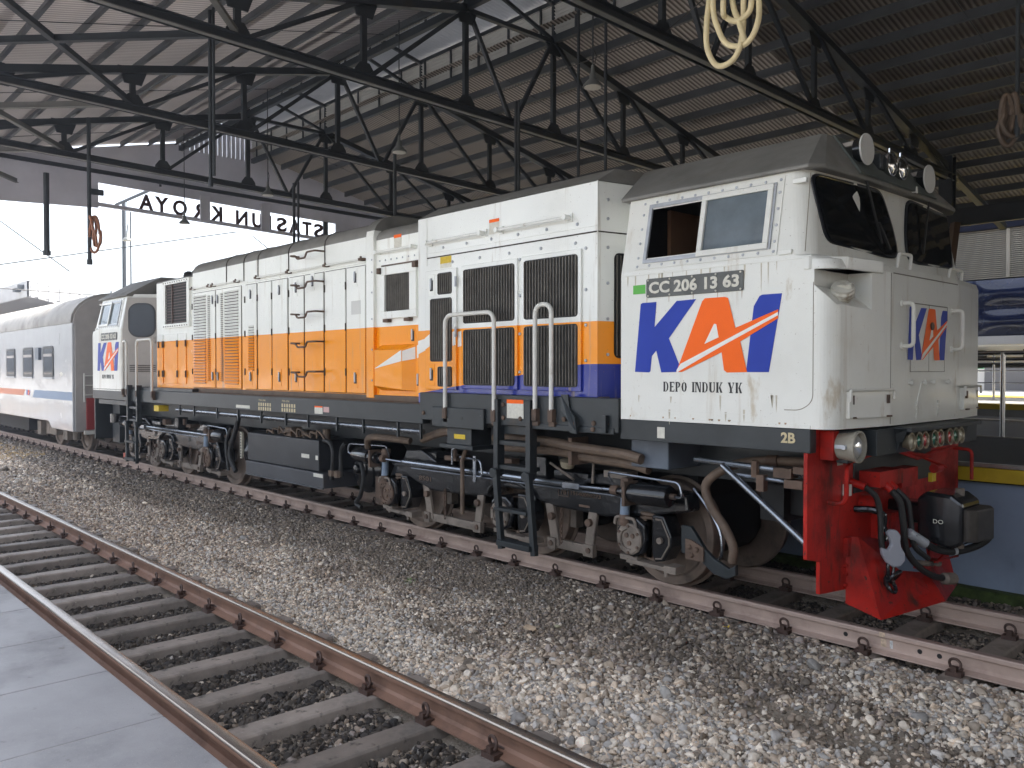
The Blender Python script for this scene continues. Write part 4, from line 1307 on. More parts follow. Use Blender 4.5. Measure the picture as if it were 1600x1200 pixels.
def weld(o):
    import bmesh
    bm = bmesh.new(); bm.from_mesh(o.data)
    bmesh.ops.remove_doubles(bm, verts=bm.verts, dist=0.0006)
    bmesh.ops.recalc_face_normals(bm, faces=bm.faces)
    bm.to_mesh(o.data); bm.free()
    o.data.polygons.foreach_set("use_smooth", [False] * len(o.data.polygons))

def boolean_cut(o, cutter_mb):
    c = cutter_mb.build("cutter", M_black_txt, loco, smooth=0)
    md = o.modifiers.new("cut", 'BOOLEAN'); md.object = c; md.operation = 'DIFFERENCE'; md.solver = 'EXACT'; md.use_hole_tolerant = True
    bpy.context.view_layer.update()
    dg = bpy.context.evaluated_depsgraph_get()
    me = bpy.data.meshes.new_from_object(o.evaluated_get(dg))
    o.modifiers.clear()
    old = o.data; o.data = me
    bpy.data.meshes.remove(old)
    bpy.data.objects.remove(c)

def cab(mx, which):
    near = which == "near"
    s = 1 if near else -1          # direction of the cab's front along x
    C_ = build_cab(mx, "cab", near).build("cab", M_white, loco)
    C_["label"] = "near white cab, with big front windscreens and emblem" if near else "far white cab, with oval door window"
    weld(C_)
    if near:
        pass
    P = C_
    X = lambda a, b: (min(mx(a), mx(b)), max(mx(a), mx(b)))
    # ---- roof
    m = MB()
    ev = [(-4.42, 5.30, 3.255), (-2.80, 5.30, 3.255), (-2.74, 5.42, 3.262), (-2.72, 5.97, 3.262)]
    tp = [(-4.62, 5.86, 3.60), (-2.99, 5.86, 3.60), (-2.97, 5.90, 3.60), (-2.95, 6.05, 3.60)]
    E_ = ev + [(x, 2 * LY - y, z) for x, y, z in reversed(ev)]
    T_ = tp + [(x, 2 * LY - y, z) for x, y, z in reversed(tp)]
    n = len(E_)
    B_ = [(x, y, z - 0.025) for x, y, z in E_]
    vs = [(mx(x), y, z) for x, y, z in B_ + E_ + T_]
    fs = []
    for a in (0, n):
        for i in range(n):
            j = (i + 1) % n
            fs.append((a + i, a + j, a + n + j, a + n + i))
    fs += [tuple(range(n - 1, -1, -1)), tuple(range(2 * n, 3 * n))]
    if mx(1) < mx(0): fs = [f[::-1] for f in fs]
    rf = m.add(vs, fs).build("cab_roof", M_roofgrey, P, smooth=20, bevel=0.008)
    if near:
        g = MB()
        g.prism([(-2.952, 5.95, 3.59), (-2.952, 2 * LY - 5.95, 3.59), (-2.724, 2 * LY - 5.9, 3.272), (-2.724, 5.9, 3.272)], (0.012, 0, 0.008))
        g.build("roof_front_plate", pm("roof_front_grey", (0.11, 0.125, 0.115), 0.55, var=(3, 0.2)), rf, smooth=0)
    # ---- side panel with the sliding window
    def S(x, z, lift=0.0): return (mx(x), sidey(z) - lift, z)
    def frame2(x0, x1, z0, z1, w, l0, l1, name, mat, bev=0.003):
        m = MB()
        for (a0, a1, b0, b1) in ((x0, x1, z1 - w, z1), (x0, x1, z0, z0 + w), (x0, x0 + w, z0 + w, z1 - w), (x1 - w, x1, z0 + w, z1 - w)):
            pts = [S(a0, b0, l0), S(a1, b0, l0), S(a1, b1, l0), S(a0, b1, l0)]
            m.prism(pts, (0, -(l1 - l0), 0))
        return m.build(name, mat, P, smooth=0, bevel=bev)
    # frame plate round the window
    frame2(-4.215, -2.985, 2.655, 3.215, 0.085, 0.0, 0.008, "window_panel", M_white, 0.002)
    bl = [S(-4.19 + 1.18 * k / 10, 3.185, 0.008) for k in range(11)] + [S(-4.19 + 1.18 * k / 10, 2.68, 0.008) for k in range(11)]
    bl += [S(xx, 2.75 + 0.115 * k, 0.008) for k in range(4) for xx in (-4.19, -3.01)]
    MB().bolts(bl, (0, -1, 0), 0.011, 0.007).build("bolt", M_silver, P, smooth=0)
    wf = frame2(-4.135, -3.035, 2.70, 3.17, 0.030, 0.0, 0.022, "window_frame", M_silver, 0.003)
    wf2 = frame2(-3.635, -3.05, 2.705, 3.165, 0.042, 0.010, 0.034, "sliding_sash", M_white, 0.004)
    MB().prism([S(-3.60, 2.74, 0.012), S(-3.085, 2.74, 0.012), S(-3.085, 3.13, 0.012), S(-3.60, 3.13, 0.012)], (0, 0.006, 0)).build("window_pane", M_window, P, smooth=0)
    if not near:
        MB().prism([S(-4.10, 2.73, 0.006), S(-3.64, 2.73, 0.006), S(-3.64, 3.14, 0.006), S(-4.10, 3.14, 0.006)], (0, 0.006, 0)).build("window_pane", M_window, P, smooth=0)
    # brow over the sash and the gutter, small fittings
    m = MB()
    m.prism([S(-4.30, 3.232, 0.0), S(-2.98, 3.232, 0.0), S(-2.98, 3.246, 0.0), S(-4.30, 3.246, 0.0)], (0, -0.03, 0))
    m.build("gutter", M_white, P, smooth=0, bevel=0.003)
    x0, x1 = X(-2.92, -2.82); MB().box(x0, x1, sidey(3.15) - 0.012, sidey(3.15) + 0.01, 3.14, 3.172).build("latch_plate", M_white, P, smooth=0, bevel=0.003)
    x0, x1 = X(-2.97, -2.87); MB().box(x0, x1, sidey(2.66) - 0.018, sidey(2.66) + 0.01, 2.65, 2.682).build("latch_plate", M_white, P, smooth=0, bevel=0.003)
    # belt strip, sill weld bead, seam lines
    m = MB()
    x0, x1 = X(-4.345, -2.73)
    m.box(x0, x1, YS - 0.004, YS + 0.01, 2.612, 2.628)
    m.box(x0, X(-4.345, -3.2)[1] if near else x1, YS - 0.003, YS + 0.01, 1.553, 1.558)
    m.box(x0, x1, YS - 0.006, YS + 0.01, 1.478, 1.50)
    m.build_each("belt_seam", M_white, P, smooth=0)
    if near:
        m = MB()
        m.tube(rounded([(-2.715, YS - 0.0005, 2.45), (-2.715, YS - 0.0005, 1.66), (-2.80, YS - 0.0005, 1.60), (-2.92, YS - 0.0005, 1.60)], 0.06), 0.0028, 5)
        m.tube([(-2.78, sidey(2.66), 2.66), (-2.80, sidey(3.2), 3.2)], 0.003, 5)
        m.build("panel_seam", pm("seam_dirt", (0.25, 0.22, 0.17), 0.8), P, smooth=0)
    # ---- emblem, number plate, depot lettering
    if near:
        xa, xb = -4.205, -2.94
    else:
        xa, xb = -17.58, -16.33
    def efn(u, v): return (xa + (xb - xa) * u, YS - 0.001, 1.855 + 0.535 * v)
    emblem(efn, (0, -1, 0), P)
    pa, pb = (-4.09, -3.235) if near else (-17.33, -16.42)
    pl = MB().prism([(a, YS, b) for a, b in rrect(pa, pb, 2.43, 2.575, 0.012)], (0, -0.012, 0)).build("number_plate", M_plate, P, smooth=0, bevel=0.003)
    text_mb("CC 206 13 63", 0.12, (1, 0, 0), (0, 0, 1), (pa + 0.03, YS - 0.0125, 2.458), 0.004, 0.004, width=pb - pa - 0.06, height=0.092).build("number", M_label_w, pl, smooth=0)
    MB().bolts([(pa + 0.02 + (pb - pa - 0.04) * k / 4, YS - 0.012, zz) for k in range(5) for zz in (2.442, 2.562)], (0, -1, 0), 0.008, 0.006).build_each("plate_bolt", M_label_w, pl, smooth=0)
    da, db = (-3.93, -3.235) if near else (-17.3, -16.62)
    depot_text(da, db, 1.705, 0.075, P)
    if near:
        MB().box(-4.225, -4.105, YS - 0.003, YS, 2.465, 2.535).build("sticker", M_label_g, P, smooth=0)
    return P

def depot_text(xa, xb, z0, h, parent):
    """stencil-style bold serif lettering DEPO INDUK YK"""
    L = {'D': [(0, 0, .30, 1), ('d',)], }
    m = MB()
    y = YS - 0.0005
    def q(pts, ox, w):
        m.prism([(ox + a * w, y, z0 + b * h) for a, b in pts], (0, -0.002, 0))
    def stem(ox, w, a=0.0, t=0.30): q([(a, 0), (a + t, 0), (a + t, 1), (a, 1)], ox, w)
    def serif(ox, w, a, b): q([(a, 0), (b, 0), (b, .07), (a, .07)], ox, w); q([(a, .93), (b, .93), (b, 1), (a, 1)], ox, w)
    txt = "DEPO INDUK YK"
    widths = {'D': .95, 'E': .85, 'P': .85, 'O': .95, ' ': .55, 'I': .45, 'N': 1.0, 'U': .95, 'K': 1.0, 'Y': 1.0}
    tot = sum(widths[c] for c in txt); un = (xb - xa) / tot
    x = xa
    for c in txt:
        w = widths[c] * un * 0.84
        if c == 'D':
            stem(x, w, .05, .28); q([(.0, .93), (.5, .93), (.5, 1), (.0, 1)], x, w); q([(.0, 0), (.5, 0), (.5, .07), (.0, .07)], x, w)
            q([(.55, 0), (.85, .18), (.95, .5), (.85, .82), (.55, 1), (.55, .9), (.66, .75), (.70, .5), (.66, .25), (.55, .1)], x, w)
        elif c == 'E':
            stem(x, w, .05, .32); q([(.0, .9), (.95, .9), (.95, 1), (.0, 1)], x, w); q([(.0, 0), (.95, 0), (.95, .1), (.0, .1)], x, w)
            q([(.42, .45), (.75, .45), (.75, .55), (.42, .55)], x, w); q([(.82, .1), (.95, .1), (.95, .28)], x, w); q([(.82, .9), (.95, .9), (.95, .72)], x, w)
        elif c == 'P':
            stem(x, w, .05, .32); serif(x, w, 0, .45)
            q([(.45, .42), (.8, .48), (.95, .7), (.85, .92), (.45, 1), (.45, .9), (.62, .84), (.66, .7), (.62, .54), (.45, .50)], x, w)
        elif c == 'O':
            q([(.45, 0), (.15, .15), (.03, .5), (.15, .85), (.45, 1), (.45, .9), (.36, .75), (.32, .5), (.36, .25), (.45, .1)], x, w)
            q([(.55, 0), (.85, .15), (.97, .5), (.85, .85), (.55, 1), (.55, .9), (.64, .75), (.68, .5), (.64, .25), (.55, .1)], x, w)
        elif c == 'I':
            stem(x, w, .2, .6); serif(x, w, 0, 1)
        elif c == 'N':
            stem(x, w, .08, .12); stem(x, w, .82, .12); q([(.12, 1), (.42, 1), (.92, 0), (.72, 0)], x, w); serif(x, w, 0, .25); q([(.7, .93), (1, .93), (1, 1), (.7, 1)], x, w)
        elif c == 'U':
            q([(.05, 1), (.35, 1), (.35, .25), (.47, .1), (.47, 0), (.25, .03), (.05, .22)], x, w); q([(.8, 1), (.92, 1), (.92, .22), (.75, .04), (.55, 0), (.55, .1), (.72, .16), (.8, .28)], x, w)
            q([(0, .93), (.45, .93), (.45, 1), (0, 1)], x, w); q([(.68, .93), (1, .93), (1, 1), (.68, 1)], x, w)
        elif c == 'K':
            stem(x, w, .05, .28); serif(x, w, 0, .4)
            q([(.42, .45), (.78, 1), (.92, 1), (.52, .40)], x, w); q([(.45, .52), (.68, .0), (.98, 0), (.62, .62)], x, w); q([(.68, .93), (1, .93), (1, 1), (.68, 1)], x, w)
        elif c == 'Y':
            q([(.02, 1), (.32, 1), (.62, .45), (.62, 0), (.34, 0), (.34, .42)], x, w); q([(.66, .5), (.88, 1), (.96, 1), (.68, .42)], x, w); q([(.22, 0), (.75, 0), (.75, .07), (.22, .07)], x, w); q([(.0, .93), (.42, .93), (.42, 1), (0, 1)], x, w); q([(.7, .93), (1, .93), (1, 1), (.7, 1)], x, w)
        x += widths[c] * un
    m.build("depot_lettering", M_black_txt, parent, smooth=0)

nearcab = cab(lambda x: x, "near")
FC = -20.57                                    # mirror: x' = FC - x
farcab = cab(lambda x: FC - x, "far")

# rain streaks and rust runs on the near cab side
M_streak = pm("grime_streak", (0.50, 0.455, 0.36), 0.6, var=(20, 0.15))
M_rustrun = pm("rust_run", (0.36, 0.24, 0.14), 0.7, var=(30, 0.25))
rs = random.Random(3)
runs = MB(); rusts = MB()
def run(m, x, z, w, l, y=YS - 0.0006):
    m.prism([(x - w / 2, y, z), (x + w / 2, y, z), (x + w * 0.25, y, z - l * 0.6), (x, y, z - l), (x - w * 0.3, y, z - l * 0.7)], (0, -0.0004, 0))
for k in range(16):
    run(runs, rs.uniform(-4.3, -2.8), 2.61, rs.uniform(0.006, 0.016), rs.uniform(0.04, 0.22))
for k in range(9):
    run(runs, rs.uniform(-4.3, -2.8), rs.uniform(1.56, 1.70), rs.uniform(0.008, 0.02), rs.uniform(0.05, 0.12))
for k in range(12):
    run(rusts, rs.uniform(-4.3, -2.75), 1.512, rs.uniform(0.01, 0.03), rs.uniform(0.015, 0.03))
for xx in (-4.09, -3.88, -3.66, -3.45, -3.25):
    run(rusts, xx, 2.43, 0.006, rs.uniform(0.03, 0.07))
runs.build("grime_streaks", M_streak, nearcab, smooth=0)["kind"] = "stuff"
rusts.build("rust_runs", M_rustrun, nearcab, smooth=0)["kind"] = "stuff"

# ---------------- inside of the near cab
lin = MB()
lin.box(-4.28, -2.98, 5.36, 7.80, 2.18, 2.22)
lin.build("cab_floor", M_intdark, nearcab, smooth=0)
lin = MB(); lin.box(-4.30, -2.95, 7.70, 7.74, 2.2, 3.22); lin.box(-4.32, -4.29, 5.36, 7.74, 2.2, 3.22); lin.box(-2.95, -2.93, 5.40, 7.74, 2.2, 3.22)
lin.box(-4.30, -2.95, 5.40, 7.74, 3.215, 3.235)
lin.build("cab_lining", M_intdark, nearcab, smooth=0)
lin = MB(); lin.box(-4.285, -4.25, 5.74, 6.9, 2.2, 3.20)
lin.build("cab_partition", M_interior, nearcab, smooth=0)
lin = MB(); lin.box(-4.25, -4.235, 6.15, 6.20, 2.98, 3.03)
lin.build("cab_switch", M_intdark, nearcab, smooth=0)
lin = MB(); lin.prism([(a, 5.62, b) for a, b in rrect(-3.28, -2.98, 3.00, 3.13, 0.05)], (0, 0.05, 0))
lin.build("sun_visor", pm("visor_cream", (0.75, 0.65, 0.40), 0.5), nearcab, smooth=30)

# ---------------- windscreens of the near cab (plane leaning back)
def wsx(z, y):
    t = (z - 2.645) / (3.27 - 2.645)
    return -2.70 - 0.09 * t + 0.0
def windscreen(corners, name):
    # corners in (y, z), rounded
    def poly(cs, rad):
        out = []
        k = len(cs)
        for i in range(k):
            a, b, c = Vector(cs[i - 1]), Vector(cs[i]), Vector(cs[(i + 1) % k])
            s_, e_ = b + (a - b).normalized() * rad, b + (c - b).normalized() * rad
            for q in range(6):
                t = q / 5
                out.append(s_ * (1 - t) ** 2 + b * 2 * t * (1 - t) + e_ * t * t)
        return out
    cen = sum((Vector(c) for c in corners), Vector((0, 0))) / len(corners)
    def grow(d): return [Vector(c) + (Vector(c) - cen).normalized() * d for c in corners]
    def xw(y, z):
        # follow the rounded corner of the shell near the sides
        e = max(0.0, abs(y - LY) - 1.10)
        return wsx(z, y) - 0.5 * e * e - 0.045 * max(0.0, (abs(y - LY) - 0.60)) / 0.6
    def lay(cs, lift, th, nm, mat, par):
        m = MB()
        m.prism([(xw(p.x, p.y) + lift, p.x, p.y) for p in cs], (th, 0, 0))
        return m.build(nm, mat, par, smooth=0)
    rb = lay(poly(grow(0.030), 0.10), 0.004, 0.010, "windscreen_rubber", M_gasket, nearcab)
    lay(poly(grow(0.0), 0.09), 0.0145, 0.003, "windscreen_glass", M_darkglass, nearcab)
windscreen([(5.39, 3.20), (6.34, 3.205), (6.46, 2.93), (6.49, 2.735), (6.30, 2.72), (5.47, 2.745)], "l")
windscreen([(2 * LY - 5.39, 3.20), (2 * LY - 6.34, 3.205), (2 * LY - 6.46, 2.93), (2 * LY - 6.49, 2.735), (2 * LY - 6.30, 2.72), (2 * LY - 5.47, 2.745)], "r")
# wipers
m = MB()
m.bar((-2.73, 6.02, 3.24), (-2.70, 6.22, 2.80), 0.012, 0.015); m.bar((-2.70, 6.16, 2.95), (-2.675, 6.30, 2.76), 0.02, 0.012)
m.build_each("wiper", M_rubber, nearcab, smooth=0)
m = MB()
m.bar((-2.73, 7.16, 3.24), (-2.70, 6.98, 2.80), 0.012, 0.015)
m.build_each("wiper", M_rubber, nearcab, smooth=0)
# filler cap in the recess, lip over it
m = MB()
a = Vector((0.30, -0.45, 0.62)).normalized(); o = Vector((-2.645, 5.47, 2.35))
m.lathe([(0.062, 0.0), (0.062, 0.03), (0.080, 0.034), (0.080, 0.075), (0.072, 0.082), (0.072, 0.10), (0.0, 0.10)], o, a, 20)
m.bar(o + a * 0.10 + Vector((-0.06, 0.0, 0)), o + a * 0.10 + Vector((0.06, 0, 0)), 0.022, 0.03, a)
m.build("filler_cap", pm("filler_white", (0.55, 0.53, 0.46), 0.45, dirt=(14, 0.5, 0.7, (0.25, 0.2, 0.14))), nearcab)
m = MB()
m.prism([(-2.78, 5.205, 2.535), (-2.74, 5.205, 2.535), (-2.565, 5.40, 2.535), (-2.515, 5.80, 2.535), (-2.515, 5.83, 2.535), (-2.70, 5.83, 2.535), (-2.78, 5.45, 2.535)], (0, 0, 0.085))
m.build("filler_brow", M_white, nearcab, smooth=0, bevel=0.006)
# nose details: top seam, emblem on the front doors, handrails, boxes
XF = -2.52
m = MB()
m.box(XF - 0.01, XF + 0.003, 5.99, 7.2, 2.548, 2.556); m.box(XF - 0.01, XF + 0.002, 5.952, 5.957, 1.49, 2.55)
m.build("nose_seam", pm("nose_seam_dirt", (0.22, 0.2, 0.17), 0.8), nearcab, smooth=0)
m = MB()
for (y0, y1, z0, z1) in ((6.285, 6.985, 2.355, 2.362), (6.285, 6.93, 1.855, 1.859), (6.283, 6.287, 1.855, 1.95), (6.93, 6.934, 1.855, 1.95), (6.983, 6.987, 2.25, 2.36), (6.622, 6.626, 1.86, 2.355)):
    m.box(XF - 0.01, XF + 0.0035, y0, y1, z0, z1)
m.build("door_seam", pm("door_seam_dirt", (0.20, 0.18, 0.15), 0.8), nearcab, smooth=0)
dr = MB().box(XF - 0.02, XF + 0.0025, 6.29, 6.98, 1.862, 2.352).build("nose_door", M_white, nearcab, smooth=0, bevel=0.002)
def ffn(u, v): return (XF + 0.0030, 6.235 + 0.745 * u, 1.945 + 0.385 * v)
emblem(ffn, (1, 0, 0), dr)
m = MB(); m.lathe([(0.012, 0.0), (0.030, 0.004), (0.030, 0.012), (0.018, 0.014), (0.0, 0.012)], (XF + 0.008, 6.655, 2.20), (1, 0, 0), 16)
m.build("door_lock", M_rust, dr)
def hrail(y, z0, z1, out=0.085):
    m = MB()
    m.tube(rounded([(XF, y, z0), (XF + out, y, z0), (XF + out, y, z1), (XF, y, z1)], 0.035), 0.0145, 10)
    for z in (z0, z1): m.cyl((XF - 0.002, y, z), (XF + 0.014, y, z), 0.026, n=12)
    m.build("nose_handrail", M_handrail, nearcab)
hrail(6.13, 2.04, 2.345); hrail(7.075, 2.03, 2.335)
def trail(y0, y1, z0, x=-2.60):
    m = MB()
    m.tube(rounded([(x, y0, z0 - 0.03), (x + 0.015, y0, z0 + 0.085), (x + 0.03, y1, z0 + 0.085), (x + 0.02, y1, z0 - 0.03)], 0.025), 0.0125, 10)
    m.build("ledge_handrail", M_handrail, nearcab)
trail(6.24, 6.42, 2.635); trail(7.22, 7.44, 2.60)
for (y0, y1, xa, xb) in ((5.40, 5.90, -2.586, -2.526), (7.28, 7.78, -2.526, -2.586)):
    m = MB()
    m.prism([(xa, y0, 1.545), (xb, y1, 1.545), (xb, y1, 1.725), (xa, y0, 1.725)], (0.035, 0, 0))
    bx = m.build("sand_box_cover", M_white, nearcab, smooth=0, bevel=0.005)
    m = MB()
    m.tube(rounded([(xa + 0.05, y0 - 0.02, 1.66), (xa + 0.05, y0 - 0.02, 1.735), (xb + 0.05, y1 + 0.02, 1.735), (xb + 0.05, y1 + 0.02, 1.67)], 0.02), 0.009, 8)
    m.build("cover_clasp", M_handrail, bx)
    m = MB()
    for y, x in ((y0 + 0.04, xa), (y1 - 0.06, xb)):
        m.box(x + 0.03, x + 0.042, y, y + 0.03, 1.64, 1.70); m.box(x + 0.03, x + 0.045, y, y + 0.06, 1.545, 1.557)
    m.build_each("cover_hinge", M_rust, bx, smooth=0)
m = MB()
m.prism([(XF - 0.005, 6.40, 1.50), (XF - 0.005, 6.80, 1.50), (XF - 0.005, 6.80, 1.62), (XF - 0.005, 6.72, 1.77), (XF - 0.005, 6.48, 1.77), (XF - 0.005, 6.40, 1.62)], (0.010, 0, 0))
m.build("nose_flap", M_white, nearcab, smooth=0, bevel=0.003)
m = MB()
for y in (6.40, 6.80):
    for k in range(4): m.box(XF, XF + 0.014, y - 0.012, y + 0.012, 1.52 + 0.032 * k, 1.542 + 0.032 * k)
for y in (6.27, 6.52, 6.68, 6.98): m.cyl((XF, y, 1.775), (XF + 0.035, y, 1.775), 0.013, n=10); m.cyl((XF + 0.02, y, 1.76), (XF + 0.02, y, 1.80), 0.008, n=8)
m.build("nose_fastening", M_handrail, nearcab, smooth=0)
# lamps and white discs at the front of the roof
for (y, z) in ((6.02, 3.465), (7.16, 3.425)):
    m = MB(); m.lathe([(0.0, 0.0), (0.112, 0.0), (0.114, 0.004), (0.112, 0.012), (0.0, 0.012)], (-2.735, y, z), (1, 0, 0), 40)
    dd = m.build("marker_disc", pm("disc_white", (0.62, 0.62, 0.60), 0.45), nearcab, smooth=30)
    m = MB()
    for dz in (-0.055, 0.05): m.bar((-2.96, y - 0.03, z + dz), (-2.738, y - 0.03, z + dz), 0.03, 0.032)
    m.build_each("disc_bracket", pm("bracket_cream", (0.42, 0.38, 0.34), 0.5), dd, smooth=0, bevel=0.003)
    m = MB(); m.cyl((-2.80, y, z), (-2.738, y, z), 0.085, n=20); m.build("disc_lamp", M_blackgloss, dd)
hl = MB(); hl.box(-2.93, -2.86, 6.28, 6.84, 3.33, 3.53); hl.box(-2.86, -2.77, 6.34, 6.80, 3.38, 3.50)
hb_ = hl.build("headlight_box", M_frame, nearcab, smooth=0, bevel=0.006)
for y in (6.47, 6.665):
    m = MB(); m.lathe([(0.06, -0.09), (0.075, -0.05), (0.090, -0.01), (0.092, 0.012), (0.083, 0.014), (0.081, 0.0), (0.0, -0.01)], (-2.745, y, 3.435), (1, 0, 0), 28)
    h_ = m.build("headlight", M_chrome, nearcab, smooth=40)
    m = MB(); m.lathe([(0.0, 0.03), (0.04, 0.024), (0.080, 0.002), (0.082, 0.0), (0.0, -0.003)], (-2.745, y, 3.435), (1, 0, 0), 28)
    m.build("headlight_lens", M_chrome, h_, smooth=60)
    m = MB(); m.cyl((-2.76, y, 3.525), (-2.76, y, 3.555), 0.012, n=8); m.build("headlight_clip", M_chrome, h_)
m = MB(); m.bar((-2.80, 6.72, 3.25), (-2.70, 6.84, 3.27), 0.03, 0.006); m.bar((-2.70, 6.84, 3.26), (-2.70, 6.84, 3.31), 0.02, 0.01)
m.build("wiper_bracket", M_handrail, nearcab, smooth=0)

# ---------------- doorway wall of the far cab (faces the hood)
fx0, fy0, fx1, fy1 = FC + 4.35, YS, FC + 4.80, 5.80
dv = Vector((fx1 - fx0, fy1 - fy0, 0)); dl = dv.length; du = dv.normalized(); dn = Vector((du.y, -du.x, 0))
def DW(a, z, lift=0.0): return Vector((fx0, fy0, z)) + du * a + dn * lift
M_greige = pm("door_beige", (0.40, 0.37, 0.34), 0.4, var=(2, 0.08))
m = MB(); m.prism([DW(0.03, 1.56, 0.002), DW(dl - 0.02, 1.56, 0.002), DW(dl - 0.02, 3.2, 0.002), DW(0.12, 3.2, 0.002), DW(0.03, 2.6, 0.002)], dn * 0.012)
dd = m.build("cab_door", M_greige, farcab, smooth=0, bevel=0.004)
def oval(g):
    return [DW(a, z, 0.016) for a, z in rrect(0.17 - g, 0.60 + g, 2.50 - g, 3.07 + g, 0.15 + g, 6)]
m = MB(); m.prism(oval(0.03), dn * 0.008); m.build("door_window_rubber", M_gasket, dd, smooth=0)
m = MB(); m.prism([p + dn * 0.009 for p in oval(0.0)], dn * 0.003); m.build("door_window", pm("door_glass", (0.05, 0.06, 0.08), 0.06), dd, smooth=0)
m = MB()
for k in range(4): m.prism([DW(0.16, 1.84 + 0.035 * k, 0.014), DW(0.62, 1.84 + 0.035 * k, 0.014), DW(0.62, 1.855 + 0.035 * k, 0.014), DW(0.16, 1.855 + 0.035 * k, 0.014)], dn * 0.012)
m.build("door_louvre", M_louvredark, dd, smooth=0)
m = MB(); m.bar(DW(0.42, 2.42, 0.03), DW(0.68, 2.42, 0.03), 0.03, 0.03); m.bar(DW(0.60, 2.36, 0.03), DW(0.60, 2.48, 0.03), 0.03, 0.03)
m.build("door_handle", M_greige, dd, smooth=0)

# ---------------- long hood
HY = 5.36
def hood_profile(ys, ztop, r, z0, zr):
    """white sides up to the start of the roof"""
    return None

def hood_section(x0, x1, ys, z0, zs, ztop, yt, matside, name, roofname, roofr=0.18):
    """vertical side to zs, then rounded shoulder to the roof"""
    side = MB().box(x0, x1, ys, 2 * LY - ys, z0, zs)
    s_ = side.build(name, matside, loco, smooth=0)
    p = [(ys + 0.001, zs), (ys + 0.001, zs + 0.004)]
    for k in range(0, 7):
        th = R(90 * k / 6)
        p.append((ys + (yt - ys) * (1 - math.cos(th)), zs + 0.01 + (ztop - zs - 0.01) * math.sin(th)))
    full = p + [(2 * LY - y, z) for y, z in reversed(p)]
    r_ = MB().yz(full, x0, x1).build(roofname, M_roofgrey, loco, smooth=30)
    return s_, r_

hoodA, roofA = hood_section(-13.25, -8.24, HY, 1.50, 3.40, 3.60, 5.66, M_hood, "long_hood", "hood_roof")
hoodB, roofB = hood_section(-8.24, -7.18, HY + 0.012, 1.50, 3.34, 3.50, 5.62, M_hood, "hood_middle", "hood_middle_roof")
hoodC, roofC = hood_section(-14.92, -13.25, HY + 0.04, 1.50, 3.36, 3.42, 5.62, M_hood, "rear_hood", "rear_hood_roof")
MB().box(-16.0, -14.92, 5.82, 7.36, 1.5, 3.3).build("hood_neck", M_white, loco, smooth=0)
# arch at the end of the long hood
m = MB()
pr = [(HY - 0.03, 1.55), (HY - 0.03, 3.38)] + [(HY - 0.03 + 0.36 * (1 - math.cos(R(15 * k))), 3.38 + 0.27 * math.sin(R(15 * k))) for k in range(1, 7)]
pr2 = pr + [(2 * LY - y, z) for y, z in reversed(pr)]
m.yz(pr2, -8.225, -8.07)
ar = m.build("hood_arch", M_hood, loco, smooth=30, bevel=0.006)
m = MB()
pr3 = [(HY - 0.032 + 0.36 * (1 - math.cos(R(15 * k))), 3.385 + 0.27 * math.sin(R(15 * k))) for k in range(1, 7)]
m.yz(pr3 + [(2 * LY - y, z) for y, z in reversed(pr3)], -8.24, -8.06)
m.build("arch_roof", M_roofgrey, ar, smooth=30)
MB().bolts([(-8.10, HY - 0.03, z) for z in (1.75, 2.1, 2.45, 2.75, 2.98, 3.12)], (0, -1, 0), 0.012, 0.008).build("bolt", M_silver, ar, smooth=0)
# roof joints
m = MB()
for x in (-12.0, -10.98, -10.1, -9.18, -11.42):
    pts = [(x, HY - 0.004, 3.14), (x, HY - 0.004, 3.40)] + [(x, HY - 0.003 + 0.30 * (1 - math.cos(R(15 * k))), 3.41 + 0.19 * math.sin(R(15 * k))) for k in range(0, 7)]
    m.tube(pts, 0.008, 5)
m.build_each("roof_joint", M_louvredark, hoodA, smooth=0)
# doors
def hood_door(x0, x1, z0, z1, hinges=True, latch=None, parent=None, y=HY):
    d = MB().box(x0 + 0.008, x1 - 0.008, y - 0.014, y + 0.01, z0, z1).build("access_door", M_hood, loco, smooth=0, bevel=0.005)
    m = MB()
    m.box(x0 - 0.004, x0 + 0.004, y - 0.004, y + 0.01, z0, z1); m.box(x1 - 0.004, x1 + 0.004, y - 0.004, y + 0.01, z0, z1)
    m.box(x0, x1, y - 0.003, y + 0.01, z1 + 0.002, z1 + 0.008); m.box(x0, x1, y - 0.003, y + 0.01, z0 - 0.008, z0 - 0.002)
    if hinges:
        for z in (z0 + 0.2, (z0 + z1) / 2, z1 - 0.25): m.cyl((x0, y - 0.018, z), (x0, y - 0.018, z + 0.09), 0.011, n=8)
    m.build("door_gap", M_louvredark, d, smooth=0)
    if latch is not None:
        for z in latch:
            xl = (x0 + x1) / 2 if x1 - x0 < 0.6 else latch_x(x0, x1)
            latchmb(xl, z, y - 0.014, d)
    return d
def latch_x(x0, x1): return (x0 + x1) / 2
def latchmb(x, z, y, parent):
    m = MB(); m.box(x - 0.05, x + 0.05, y - 0.004, y, z - 0.11, z + 0.11)
    l_ = m.build("door_latch", M_hood, parent, smooth=0, bevel=0.003)
    m = MB(); m.box(x - 0.026, x + 0.026, y - 0.006, y - 0.003, z - 0.06, z + 0.05); m.build("latch_recess", M_black_txt, l_, smooth=0)
    m = MB(); m.box(x - 0.012, x + 0.012, y - 0.022, y - 0.005, z - 0.045, z + 0.07); m.build("latch_lever", M_silver, l_, smooth=0, bevel=0.003)
